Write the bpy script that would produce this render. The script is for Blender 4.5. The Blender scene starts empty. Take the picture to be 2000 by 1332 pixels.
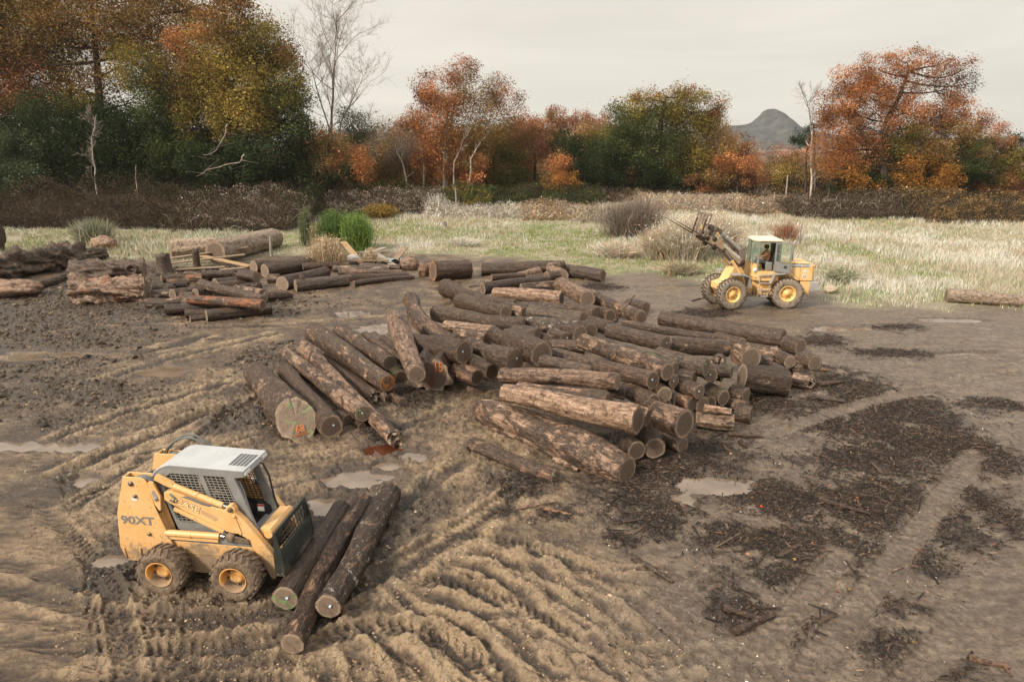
import bpy, bmesh, math, random
import numpy as np
from mathutils import Vector, Matrix, Euler, Quaternion

sc = bpy.context.scene
COL = sc.collection
R_ = math.radians
rng = np.random.default_rng(7)
random.seed(11)

# ------------------------------------------------------------------ camera (a drone about 7 m up)
F_PX, PITCH, CAM_H = 1333.0, R_(15.95), 7.25
_c, _s = math.cos(PITCH), math.sin(PITCH)
cam_d = bpy.data.cameras.new("camera")
cam_d.sensor_width = 36.0
cam_d.lens = 36.0 * F_PX / 2000.0
cam_d.clip_end = 9000
cam_d.clip_start = 0.1
cam = bpy.data.objects.new("camera", cam_d)
COL.objects.link(cam)
cam.location = (0, 0, CAM_H)
cam.rotation_euler = (R_(90) - PITCH, 0, 0)
sc.camera = cam


def ray(px, py):
    u = (px - 1000.0) / F_PX
    v = (py - 666.0) / F_PX
    return np.array((u, _c - v * _s, -(_s + v * _c)))


def G(px, py, z=0.0):
    """ground point seen at that place of the photograph"""
    d = ray(px, py)
    t = (z - CAM_H) / d[2]
    return np.array((d[0] * t, d[1] * t))


def AT(px, py, Y):
    """point at distance Y seen at that place of the photograph"""
    d = ray(px, py)
    t = Y / d[1]
    return np.array((d[0] * t, Y, CAM_H + d[2] * t))


# ------------------------------------------------------------------ noise
def _hash(ix, iy, seed):
    with np.errstate(over='ignore'):
        h = (ix.astype(np.uint32) * np.uint32(374761393)) ^ (iy.astype(np.uint32) * np.uint32(668265263)) ^ np.uint32((seed * 2246822519) & 0xFFFFFFFF)
        h = (h ^ (h >> np.uint32(13))) * np.uint32(1274126177)
        h = (h ^ (h >> np.uint32(16))) * np.uint32(2654435761)
        h = h ^ (h >> np.uint32(15))
    return h.astype(np.float64) / 4294967295.0


def vnoise(x, y, seed=0):
    x = np.asarray(x, float); y = np.asarray(y, float)
    ix = np.floor(x); iy = np.floor(y)
    fx = x - ix; fy = y - iy
    fx = fx * fx * (3 - 2 * fx); fy = fy * fy * (3 - 2 * fy)
    ix = ix.astype(np.int64); iy = iy.astype(np.int64)
    a = _hash(ix, iy, seed); b = _hash(ix + 1, iy, seed)
    c = _hash(ix, iy + 1, seed); d = _hash(ix + 1, iy + 1, seed)
    return (a * (1 - fx) + b * fx) * (1 - fy) + (c * (1 - fx) + d * fx) * fy


def fbm(x, y, o=4, seed=0, g=0.5):
    t = 0.0; amp = 1.0; tot = 0.0
    for k in range(o):
        t = t + amp * vnoise(x, y, seed + 17 * k); tot += amp
        x = x * 2.03 + 3.1; y = y * 2.03 + 1.7; amp *= g
    return t / tot


def sstep(a, b, x):
    t = np.clip((x - a) / (b - a), 0, 1)
    return t * t * (3 - 2 * t)


# ------------------------------------------------------------------ objects and tags
def tag(o, label=None, cat=None, group=None, kind=None):
    if label: o["label"] = label
    if cat: o["category"] = cat
    if group: o["group"] = group
    if kind: o["kind"] = kind
    return o


def empty(name, loc=(0, 0, 0), rz=0.0):
    o = bpy.data.objects.new(name, None)
    COL.objects.link(o)
    o.location = loc
    o.rotation_euler = (0, 0, rz)
    o.empty_display_size = 0.2
    return o


def mesh_np(name, v, faces_flat, loop_tot, mats=(), parent=None, smooth=False, matidx=None, link=True):
    """fast mesh from numpy arrays"""
    me = bpy.data.meshes.new(name)
    v = np.asarray(v, np.float32)
    faces_flat = np.asarray(faces_flat, np.int32)
    loop_tot = np.asarray(loop_tot, np.int32)
    me.vertices.add(len(v)); me.vertices.foreach_set("co", v.ravel())
    me.loops.add(len(faces_flat)); me.loops.foreach_set("vertex_index", faces_flat)
    me.polygons.add(len(loop_tot))
    st = np.zeros(len(loop_tot), np.int32)
    st[1:] = np.cumsum(loop_tot)[:-1]
    me.polygons.foreach_set("loop_start", st)
    me.polygons.foreach_set("loop_total", loop_tot)
    if smooth: me.polygons.foreach_set("use_smooth", np.ones(len(loop_tot), bool))
    if matidx is not None: me.polygons.foreach_set("material_index", np.asarray(matidx, np.int32))
    me.update(calc_edges=True)
    for m in mats: me.materials.append(m)
    o = bpy.data.objects.new(name, me)
    if link: COL.objects.link(o)
    if parent is not None: o.parent = parent
    return o


def pt_attr(o, name, arr):
    arr = np.asarray(arr, np.float32)
    if arr.ndim == 1:
        a = o.data.attributes.new(name, 'FLOAT', 'POINT'); a.data.foreach_set("value", arr)
    else:
        if arr.shape[1] == 3: arr = np.hstack([arr, np.ones((len(arr), 1), np.float32)])
        a = o.data.attributes.new(name, 'FLOAT_COLOR', 'POINT'); a.data.foreach_set("color", arr.ravel())


class MB:
    """collects shapes and builds them as one mesh"""

    def __init__(s):
        s.v = []; s.f = []; s.m = []; s.sm = []

    def add(s, vs, fs, mi=0, smooth=False):
        b = len(s.v)
        s.v += [tuple(map(float, q)) for q in vs]
        for f in fs:
            s.f.append(tuple(b + i for i in f)); s.m.append(mi); s.sm.append(smooth)

    def box(s, c, d, rot=None, mi=0):
        hx, hy, hz = d[0] / 2, d[1] / 2, d[2] / 2
        vs = [Vector((x * hx, y * hy, z * hz)) for x in (-1, 1) for y in (-1, 1) for z in (-1, 1)]
        if rot is not None:
            M = Euler(rot).to_matrix(); vs = [M @ q for q in vs]
        c = Vector(c)
        s.add([q + c for q in vs], [(0, 1, 3, 2), (4, 6, 7, 5), (0, 4, 5, 1), (2, 3, 7, 6), (0, 2, 6, 4), (1, 5, 7, 3)], mi)
        return s

    def span(s, lo, hi, mi=0):
        return s.box([(a + b) / 2 for a, b in zip(lo, hi)], [abs(b - a) for a, b in zip(lo, hi)], None, mi)

    def bar(s, a, b, w, h=None, up=(0, 0, 1), mi=0):
        """rectangular bar from a to b, width w (sideways), height h (along up)"""
        h = w if h is None else h
        a = Vector(a); b = Vector(b); d = (b - a).normalized(); up = Vector(up)
        sd = d.cross(up)
        if sd.length < 1e-4: sd = d.cross(Vector((1, 0, 0)))
        sd.normalize(); u = sd.cross(d).normalized()
        vs = []
        for p in (a, b):
            for i, j in ((-1, -1), (1, -1), (1, 1), (-1, 1)):
                vs.append(p + sd * (i * w / 2) + u * (j * h / 2))
        s.add(vs, [(3, 2, 1, 0), (4, 5, 6, 7), (0, 1, 5, 4), (1, 2, 6, 5), (2, 3, 7, 6), (3, 0, 4, 7)], mi)
        return s

    def prism(s, poly, y0, y1, mi=0, axis='y'):
        """polygon (in xz for axis y, in xy for axis z, in yz for axis x) extruded"""
        n = len(poly)
        def P(p, t):
            if axis == 'y': return (p[0], t, p[1])
            if axis == 'z': return (p[0], p[1], t)
            return (t, p[0], p[1])
        vs = [P(p, y0) for p in poly] + [P(p, y1) for p in poly]
        ar = sum(poly[i][0] * poly[(i + 1) % n][1] - poly[(i + 1) % n][0] * poly[i][1] for i in range(n))
        flip = (ar > 0) ^ (y1 < y0) ^ (axis == 'y')
        f1 = tuple(range(n)); f2 = tuple(range(n, 2 * n))
        sides = [(i, (i + 1) % n, n + (i + 1) % n, n + i) for i in range(n)]
        if flip: fs = [f1[::-1], f2] + sides
        else: fs = [f1, f2[::-1]] + [q[::-1] for q in sides]
        s.add(vs, fs, mi)
        return s

    def tube(s, pts, r, n=8, cap=True, mi=0, smooth=True):
        pts = [Vector(p) for p in pts]
        rs = list(r) if hasattr(r, '__len__') else [r] * len(pts)
        vs = []; fs = []
        ref = None
        for i, p in enumerate(pts):
            d = (pts[min(i + 1, len(pts) - 1)] - pts[max(i - 1, 0)])
            if d.length < 1e-9: d = Vector((0, 0, 1))
            d.normalize()
            if ref is None:
                ref = Vector((0, 0, 1)) if abs(d.z) < 0.9 else Vector((1, 0, 0))
            a = (ref - d * ref.dot(d))
            if a.length < 1e-5: a = d.orthogonal()
            a.normalize(); ref = a
            b = d.cross(a)
            for k in range(n):
                t = 2 * math.pi * k / n
                vs.append(p + (a * math.cos(t) + b * math.sin(t)) * rs[i])
        for i in range(len(pts) - 1):
            for k in range(n):
                fs.append((i * n + k, i * n + (k + 1) % n, (i + 1) * n + (k + 1) % n, (i + 1) * n + k))
        s.add(vs, fs, mi, smooth)
        if cap:
            b = len(pts) - 1
            s.add(vs[:n], [tuple(range(n))[::-1]], mi)
            s.add(vs[b * n:], [tuple(range(n))], mi)
        return s

    def lathe(s, prof, c, axis='y', n=24, mi=0, smooth=True, closed=False):
        """profile of (radius, along) turned round an axis through c"""
        c = Vector(c); vs = []; fs = []
        for r, t in prof:
            for k in range(n):
                a = 2 * math.pi * k / n
                if axis == 'y': q = Vector((r * math.cos(a), t, r * math.sin(a)))
                elif axis == 'x': q = Vector((t, r * math.cos(a), r * math.sin(a)))
                else: q = Vector((r * math.cos(a), r * math.sin(a), t))
                vs.append(c + q)
        m = len(prof)
        for i in range(m if closed else m - 1):
            j = (i + 1) % m
            for k in range(n):
                fs.append((i * n + k, i * n + (k + 1) % n, j * n + (k + 1) % n, j * n + k))
        s.add(vs, fs, mi, smooth)
        return s

    def build(s, name, mats, parent=None, bevel=0.0, fix=True):
        me = bpy.data.meshes.new(name)
        me.from_pydata(s.v, [], s.f)
        if not isinstance(mats, (list, tuple)): mats = [mats]
        for m in mats: me.materials.append(m)
        me.polygons.foreach_set("material_index", s.m)
        me.polygons.foreach_set("use_smooth", s.sm)
        if fix:
            bm = bmesh.new(); bm.from_mesh(me)
            bmesh.ops.recalc_face_normals(bm, faces=bm.faces)
            bm.to_mesh(me); bm.free()
        me.update()
        o = bpy.data.objects.new(name, me)
        COL.objects.link(o)
        if parent is not None: o.parent = parent
        if bevel:
            b = o.modifiers.new("bevel", 'BEVEL'); b.width = bevel; b.segments = 2; b.limit_method = 'ANGLE'; b.angle_limit = R_(40)
        return o


def text_mesh(name, txt, size, mat, parent, M, extrude=0.002, squash=1.0, bold=0.0):
    cu = bpy.data.curves.new(name, 'FONT')
    cu.body = txt; cu.size = size; cu.extrude = extrude; cu.offset = bold
    cu.align_x = 'CENTER'; cu.align_y = 'CENTER'; cu.resolution_u = 3
    t = bpy.data.objects.new(name, cu); COL.objects.link(t)
    bpy.context.view_layer.update()
    me = bpy.data.meshes.new_from_object(t.evaluated_get(bpy.context.evaluated_depsgraph_get()))
    bpy.data.objects.remove(t); bpy.data.curves.remove(cu)
    me.name = name; me.materials.clear(); me.materials.append(mat)
    o = bpy.data.objects.new(name, me); COL.objects.link(o)
    if parent is not None: o.parent = parent
    o.matrix_local = M @ Matrix.Diagonal((squash, 1, 1, 1))
    return o


# ------------------------------------------------------------------ material helpers
class NT:
    def __init__(s, name):
        s.m = bpy.data.materials.new(name); s.m.use_nodes = True
        s.t = s.m.node_tree; s.n = s.t.nodes; s.l = s.t.links
        s.n.clear()
        s.out = s.n.new('ShaderNodeOutputMaterial')
        s.p = s.n.new('ShaderNodeBsdfPrincipled')
        s.l.new(s.p.outputs[0], s.out.inputs[0])

    def node(s, typ, **kw):
        n = s.n.new('ShaderNode' + typ)
        for k, v in kw.items(): setattr(n, k, v)
        return n

    def set(s, n, key, val):
        sock = n.inputs[key] if not hasattr(key, 'links') else key
        if hasattr(val, 'is_linked') or hasattr(val, 'links'): s.l.new(val, sock)
        else:
            if isinstance(val, (tuple, list)) and len(val) == 3 and sock.type == 'RGBA': val = (*val, 1)
            sock.default_value = val

    def coord(s, kind='Object', scale=(1, 1, 1), loc=None):
        tc = s.node('TexCoord'); mp = s.node('Mapping')
        s.l.new(tc.outputs[kind], mp.inputs[0]); mp.inputs['Scale'].default_value = scale
        if loc is not None:
            if hasattr(loc, 'links'): s.l.new(loc, mp.inputs['Location'])
            else: mp.inputs['Location'].default_value = loc
        return mp.outputs[0]

    def noise(s, vec, scale, detail=4, rough=0.55, dist=0.0):
        n = s.node('TexNoise'); n.inputs['Scale'].default_value = scale
        n.inputs['Detail'].default_value = detail; n.inputs['Roughness'].default_value = rough
        n.inputs['Distortion'].default_value = dist
        if vec is not None: s.l.new(vec, n.inputs['Vector'])
        return n.outputs['Fac']

    def ramp(s, fac, stops, interp='LINEAR'):
        r = s.node('ValToRGB'); r.color_ramp.interpolation = interp
        e = r.color_ramp.elements
        while len(e) < len(stops): e.new(0.5)
        for el, (p, c) in zip(e, stops):
            el.position = p
            el.color = (*c, 1) if hasattr(c, '__len__') else (c, c, c, 1)
        s.l.new(fac, r.inputs[0]); return r.outputs[0]

    def mix(s, fac, a, b, typ='MIX'):
        m = s.node('Mix', data_type='RGBA', blend_type=typ)
        s.set(m, m.inputs[0], fac); s.set(m, m.inputs[6], a); s.set(m, m.inputs[7], b)
        return m.outputs[2]

    def math(s, op, a, b=0.0, clamp=False):
        m = s.node('Math', operation=op, use_clamp=clamp)
        s.set(m, m.inputs[0], a); s.set(m, m.inputs[1], b); return m.outputs[0]

    def attr(s, name, kind='GEOMETRY'):
        a = s.node('Attribute', attribute_type=kind, attribute_name=name); return a

    def bump(s, h, strength=0.4, dist=0.02):
        b = s.node('Bump'); b.inputs['Strength'].default_value = strength; b.inputs['Distance'].default_value = dist
        s.l.new(h, b.inputs['Height']); s.l.new(b.outputs[0], s.p.inputs['Normal'])

    def fin(s, color=None, rough=0.7, spec=0.5, metal=0.0):
        if color is not None: s.set(s.p, 'Base Color', color)
        s.set(s.p, 'Roughness', rough)
        s.set(s.p, 'Specular IOR Level', spec)
        s.p.inputs['Metallic'].default_value = metal
        return s.m
# ------------------------------------------------------------------ sky, sun, air
SUN_EL, SUN_AZ = R_(38), R_(-128)      # azimuth from +Y, clockwise seen from above: behind the camera and to the left
w = bpy.data.worlds.new("World"); sc.world = w; w.use_nodes = True
nt = w.node_tree; nt.nodes.clear()
wo = nt.nodes.new('ShaderNodeOutputWorld'); bg = nt.nodes.new('ShaderNodeBackground')
sky = nt.nodes.new('ShaderNodeTexSky'); sky.sky_type = 'NISHITA'; sky.sun_disc = False
sky.sun_elevation = SUN_EL; sky.sun_rotation = SUN_AZ; sky.air_density = 1.0; sky.dust_density = 2.0
tc = nt.nodes.new('ShaderNodeTexCoord'); sx = nt.nodes.new('ShaderNodeSeparateXYZ')
nt.links.new(tc.outputs['Generated'], sx.inputs[0])
# overcast cloud deck: brighter towards the zenith, faint streaky bands
mp = nt.nodes.new('ShaderNodeMapping'); mp.inputs['Scale'].default_value = (1.2, 1.2, 9.0)
nt.links.new(tc.outputs['Generated'], mp.inputs[0])
nz = nt.nodes.new('ShaderNodeTexNoise'); nz.inputs['Scale'].default_value = 1.6; nz.inputs['Detail'].default_value = 5; nz.inputs['Distortion'].default_value = 0.6
nt.links.new(mp.outputs[0], nz.inputs['Vector'])
rp = nt.nodes.new('ShaderNodeValToRGB')
rp.color_ramp.elements[0].position = 0.0; rp.color_ramp.elements[0].color = (6.5, 6.1, 5.35, 1)
rp.color_ramp.elements[1].position = 1.0; rp.color_ramp.elements[1].color = (16.0, 15.4, 14.4, 1)
e = rp.color_ramp.elements.new(0.30); e.color = (7.8, 7.15, 6.3, 1)
nt.links.new(sx.outputs['Z'], rp.inputs[0])
mr = nt.nodes.new('ShaderNodeMapRange'); mr.inputs['From Min'].default_value = 0.3; mr.inputs['From Max'].default_value = 0.75
mr.inputs['To Min'].default_value = 0.84; mr.inputs['To Max'].default_value = 1.06
nt.links.new(nz.outputs['Fac'], mr.inputs[0])
mu = nt.nodes.new('ShaderNodeMix'); mu.data_type = 'RGBA'; mu.blend_type = 'MULTIPLY'; mu.inputs[0].default_value = 1.0
nt.links.new(rp.outputs[0], mu.inputs[6]); nt.links.new(mr.outputs[0], mu.inputs[7])
mx = nt.nodes.new('ShaderNodeMix'); mx.data_type = 'RGBA'; mx.inputs[0].default_value = 0.94
nt.links.new(sky.outputs[0], mx.inputs[6]); nt.links.new(mu.outputs[2], mx.inputs[7])
nt.links.new(mx.outputs[2], bg.inputs[0]); bg.inputs[1].default_value = 0.11
nt.links.new(bg.outputs[0], wo.inputs[0])

sun_d = bpy.data.lights.new("sun", 'SUN'); sun_d.energy = 4.6; sun_d.angle = R_(9); sun_d.color = (1.0, 0.90, 0.76)
sun = bpy.data.objects.new("sun", sun_d); COL.objects.link(sun)
_dir = Vector((math.sin(SUN_AZ) * math.cos(SUN_EL), math.cos(SUN_AZ) * math.cos(SUN_EL), math.sin(SUN_EL)))
sun.rotation_euler = (-_dir).to_track_quat('-Z', 'Y').to_euler()

sc.view_settings.view_transform = 'Standard'; sc.view_settings.look = 'None'
sc.view_settings.exposure = 0.2; sc.view_settings.gamma = 1.0
sc.render.engine = 'CYCLES'
sc.cycles.max_bounces = 6; sc.cycles.diffuse_bounces = 2; sc.cycles.glossy_bounces = 3
sc.cycles.transmission_bounces = 4; sc.cycles.transparent_max_bounces = 8; sc.cycles.volume_bounces = 1
sc.cycles.use_denoising = True

# the air: far things fade to pale blue grey
hz = MB(); hz.span((-2600, -60, -3), (2600, 2100, 130)); hz_o = hz.build("haze", [], None)
hm_ = bpy.data.materials.new("air"); hm_.use_nodes = True; hn = hm_.node_tree; hn.nodes.clear()
ho = hn.nodes.new('ShaderNodeOutputMaterial'); hv = hn.nodes.new('ShaderNodeVolumePrincipled')
hv.inputs['Color'].default_value = (.90, .93, .97, 1); hv.inputs['Density'].default_value = .00010; hv.inputs['Anisotropy'].default_value = .2
hn.links.new(hv.outputs[0], ho.inputs['Volume']); hz_o.data.materials.append(hm_); tag(hz_o, kind="stuff")
# ------------------------------------------------------------------ the ground: one sheet from under the drone to the horizon
def world_line(pts):
    return np.array([G(*p) for p in pts])

def poly_dist(x, y, line, reach):
    """distance to a polyline, signed side, and arc length along it (inf beyond reach)"""
    D = np.full(x.shape, 1e9); S = np.zeros(x.shape)
    lo = line.min(0) - reach; hi = line.max(0) + reach
    m = (x > lo[0]) & (x < hi[0]) & (y > lo[1]) & (y < hi[1])
    if not m.any(): return D, S
    xx = x[m]; yy = y[m]; d = np.full(xx.shape, 1e9); s_ = np.zeros(xx.shape); sg = np.ones(xx.shape); acc = 0.0
    for a, b in zip(line[:-1], line[1:]):
        v = b - a; L = np.hypot(*v)
        if L < 1e-6: continue
        t = np.clip(((xx - a[0]) * v[0] + (yy - a[1]) * v[1]) / L ** 2, 0, 1)
        ex = xx - a[0] - t * v[0]; ey = yy - a[1] - t * v[1]
        q = np.hypot(ex, ey); k = q < d
        d[k] = q[k]; s_[k] = acc + t[k] * L; sg[k] = np.sign(v[0] * ey[k] - v[1] * ex[k])
        acc += L
    D[m] = d * sg; S[m] = s_
    return D, S

def smooth_line(pts, n=4):
    p = world_line(pts)
    for _ in range(2):
        q = [p[0]]
        for a, b in zip(p[:-1], p[1:]): q += [a * .75 + b * .25, a * .25 + b * .75]
        p = np.array(q + [p[-1]])
    return p

def cr(x, y): return (700 + x * .325, 900 + y * .325)
RUTS = [  # photograph places, half width m, depth m, berm m
    ([cr(60, 1010), cr(200, 1130), cr(430, 1329), cr(560, 1420)], .13, .10, .10),
    ([cr(110, 1000), cr(420, 1060), cr(620, 1190), cr(800, 1360)], .12, .10, .09),
    ([cr(240, 890), cr(520, 930), cr(740, 1080), cr(980, 1340)], .12, .09, .08),
    ([cr(330, 810), cr(700, 900), cr(900, 1030), cr(1150, 1180), cr(1300, 1400)], .11, .08, .07),
    ([cr(450, 690), cr(700, 800), cr(960, 980), cr(1250, 1150), cr(1700, 1330)], .11, .07, .07),
    ([cr(520, 600), cr(760, 660), cr(960, 800), cr(1150, 960), cr(1380, 1090), cr(2000, 1180)], .12, .07, .06),
    ([cr(620, 530), cr(880, 610), cr(1150, 690), cr(1420, 830), cr(1560, 1000)], .11, .06, .06),
    ([cr(850, 520), cr(1250, 600), cr(1420, 690), cr(1850, 740)], .10, .05, .06),
    ([cr(900, 640), cr(1250, 860), cr(1520, 1010)], .09, .05, .05),
    ([cr(-30, 800), cr(400, 590), cr(800, 340), cr(960, 200)], .16, .05, .04),
    ([cr(200, 330), cr(480, 130), cr(640, 0)], .14, .04, .04),
    ([cr(960, 1010), cr(1300, 1110), cr(1500, 1240), cr(1700, 1420)], .11, .06, .06),
    ([(690, 1240), (700, 1290), (690, 1360)], .12, .09, .08), ([(640, 1280), (660, 1360)], .12, .08, .08),
    ([(0, 900), (130, 850), (300, 790), (480, 740)], .16, .06, .05), ([(0, 800), (150, 760), (330, 700), (560, 650)], .18, .05, .05),
    ([(40, 960), (190, 900), (330, 840), (470, 790)], .14, .07, .06), ([(120, 1010), (240, 930), (300, 880)], .14, .06, .06),
    ([(0, 720), (160, 690), (300, 690), (420, 650)], .18, .06, .05),
]
TREADS0 = [([(-60, 1185), (150, 1232), (380, 1238), (560, 1190), (680, 1120)], .16, .05, .15), ([(560, 1290), (640, 1245), (760, 1215), (900, 1262), (1030, 1360)], .17, .06, .16), ([(740, 1120), (940, 1150), (1120, 1235), (1260, 1360)], .17, .05, .16),
    ([(90, 1000), (170, 1075), (240, 1190), (250, 1340)], .16, .05, .15), ([(820, 1040), (1010, 1055), (1200, 1140), (1400, 1300)], .16, .04, .15)]
TREADS = [  # tyre tracks with bar marks: line, half width, depth, bar pitch
    ([(-80, 1120), (120, 1185), (320, 1215), (560, 1205), (700, 1150), (860, 1060), (1010, 960)], .19, .07, .16),
    ([(-80, 1225), (100, 1262), (300, 1272), (520, 1262), (640, 1210)], .19, .08, .16),
    ([(-60, 1320), (150, 1345), (360, 1345), (560, 1335)], .18, .07, .16),
    ([(-60, 1075), (60, 1120), (180, 1150), (250, 1165)], .17, .06, .16),
    ([(240, 1000), (380, 860), (470, 800), (520, 770)], .17, .05, .16),
    ([(500, 900), (620, 900), (760, 850), (880, 800)], .16, .03, .15),
    ([(1520, 1400), (1660, 1200), (1790, 1040), (1900, 890)], .24, .03, .2),
    ([(1700, 1420), (1850, 1250), (2030, 1080)], .24, .03, .2),
    ([(1400, 1380), (1520, 1230), (1640, 1090)], .2, .03, .2), ([(1560, 830), (1760, 770), (1990, 730)], .22, .025, .2),
    ([(0, 560 + 40), (260, 640), (520, 640), (760, 620)], .25, .03, .2),
    ([(560, 700), (740, 640), (860, 600), (960, 560)], .25, .025, .2),
]
_rr = random.Random(5)
for _k in range(16):
    _x, _y = _rr.uniform(690, 1150), _rr.uniform(1040, 1290); _a = _rr.uniform(.25, .95) if _x > 800 else _rr.uniform(.5, 1.2); _l = _rr.uniform(80, 200); _b = _rr.uniform(-.25, .25)
    RUTS.append(([(_x, _y), (_x + _l * math.cos(_a), _y + _l * math.sin(_a)), (_x + 1.9 * _l * math.cos(_a + _b), _y + 1.9 * _l * math.sin(_a + _b))], _rr.uniform(.05, .10), _rr.uniform(.02, .05), _rr.uniform(.02, .05)))
for _k in range(12):
    _x, _y = _rr.uniform(-20, 420), _rr.uniform(760, 1010); _a = -_rr.uniform(.3, .55); _l = _rr.uniform(60, 130)
    RUTS.append(([(_x, _y), (_x + _l * math.cos(_a), _y + _l * math.sin(_a)), (_x + 1.9 * _l * math.cos(_a + .1), _y + 1.9 * _l * math.sin(_a + .1))], _rr.uniform(.07, .13), _rr.uniform(.03, .06), _rr.uniform(.03, .06)))
RUTS = [(a, b * _rr.uniform(.75, 1.55), c * _rr.uniform(.6, 1.3), d * _rr.uniform(.45, 1.35)) for a, b, c, d in RUTS]
RUTS = [(smooth_line(a), b, c, d) for a, b, c, d in RUTS]
TREADS = [(smooth_line(a), b, c, d) for a, b, c, d in TREADS + TREADS0]

# puddles: place, half width m along x, half depth m along y
PUD = [((318, 722), 1.05, 1.0), ((105, 690), 2.6, .5), ((20, 700), 1.6, .5), ((130, 872), .85, .5), ((20, 868), .8, .45), ((165, 935), .5, .3),
       ((690, 935), 1.0, .55), ((640, 985), .6, .4), ((1405, 950), .95, .75), ((1340, 975), .5, .4), ((735, 640), 1.3, 1.2), ((690, 612), 1.0, .8),
       ((215, 1090), .35, .3), ((800, 890), .5, .3), ((1850, 625), 1.8, .5), ((760, 905), .4, .3), ((1330, 560), 2.2, .5), ((1640, 640), 1.6, .5), ((1900, 690), 1.2, .3), ((742, 878), .55, .5), ((1412, 942), .38, .3), ((808, 893), .3, .22)]
PUD = [(G(*p), a * .85, b * .8) for p, a, b in PUD]
WATER_Z = -0.060

# bark and rotten-wood litter: place in the photograph, half sizes in photograph units
BARK = [((1640, 755), 80, 32), ((1730, 800), 150, 32), ((1620, 830), 60, 30), ((1760, 860), 130, 32), ((1690, 905), 100, 30), ((1850, 870), 90, 36),
        ((1480, 970), 80, 26), ((1560, 985), 130, 40), ((1440, 1050), 85, 34), ((1560, 1070), 130, 46), ((1660, 1000), 60, 60), ((1720, 960), 60, 30), ((1800, 1010), 110, 55),
        ((1760, 1085), 75, 36), ((1920, 990), 55, 60), ((1900, 900), 70, 40), ((1540, 1130), 130, 30), ((1470, 1200), 80, 32), ((1590, 1240), 90, 40), ((1800, 1290), 90, 50), ((1730, 1180), 70, 25),
        ((1240, 980), 80, 45), ((1290, 1020), 50, 25), ((1215, 1055), 35, 16), ((1020, 945), 55, 25), ((1090, 1005), 40, 16), ((1330, 880), 120, 45), ((1300, 920), 90, 30), ((1480, 790), 90, 16),
        ((1600, 665), 50, 10), ((1380, 610), 60, 8), ((1180, 560), 40, 6), ((800, 780), 60, 20), ((740, 850), 40, 14), ((430, 610), 130, 8), ((1740, 690), 90, 8), ((1760, 640), 40, 6), ((1950, 790), 50, 12), ((985, 1000), 22, 12)]
SOIL = [((60, 620), 230, 62), ((240, 560), 180, 26), ((60, 700), 170, 60), ((50, 780), 120, 40), ((330, 540), 150, 20), ((200, 770), 90, 26), ((100, 830), 60, 20), ((250, 1110), 90, 60), ((360, 600), 200, 22), ((60, 960), 90, 20),
        ((560, 700), 90, 20), ((470, 820), 60, 26), ((660, 1000), 60, 60), ((820, 1000), 40, 50), ((740, 1080), 50, 60), ((600, 1200), 50, 30)]

def blob_world(c, rx, ry):
    a = G(*c); b = G(c[0] + rx, c[1]); n_ = G(c[0], c[1] - ry); f_ = G(c[0], c[1] + ry)
    return a, abs(b[0] - a[0]), abs(n_[1] - f_[1]) / 2, (n_ + f_) / 2

BARKW = [blob_world(*q) for q in BARK]; SOILW = [blob_world(*q) for q in SOIL]
def blobs(x, y, L, seed, k_=1.0, amp=1.5):
    m = np.zeros(x.shape)
    n_ = .6 * (fbm(x * 1.4, y * 1.4, 4, seed) - .5) + .75 * (fbm(x * 5, y * 5, 4, seed + 1, .65) - .5)
    for a, rx, ry, c in L:
        sel = (np.abs(x - c[0]) < rx * 2.2) & (np.abs(y - c[1]) < ry * 2.2)
        if not sel.any(): continue
        q = np.hypot((x[sel] - c[0]) / (rx * k_), (y[sel] - c[1]) / (ry * k_)) + n_[sel] * amp
        m[sel] = np.maximum(m[sel], sstep(1.45, .35, q))
    return m

_edge = [(-900, 575), (-300, 575), (0, 535), (150, 505), (330, 520), (480, 505), (640, 492), (740, 488), (860, 497), (1000, 508), (1150, 528), (1300, 545), (1420, 556), (1600, 578), (1800, 596), (2000, 617), (2600, 690), (3200, 760)]
_ew = np.array([G(*p) for p in _edge]); _ea = _ew[:, 0] / _ew[:, 1]
def grassiness(x, y):
    yb = np.interp(x / np.maximum(y, 1), _ea, _ew[:, 1])
    d = y - yb + (fbm(x * .35, y * .35, 4, 5) - .5) * 7
    return sstep(-1.2, 1.8, d)

def forest(x, y):
    return np.maximum(sstep(92, 100, y + (fbm(x * .1, y * .1, 3, 6) - .5) * 12), sstep(66, 72, y) * sstep(-9, -14, x))

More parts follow.
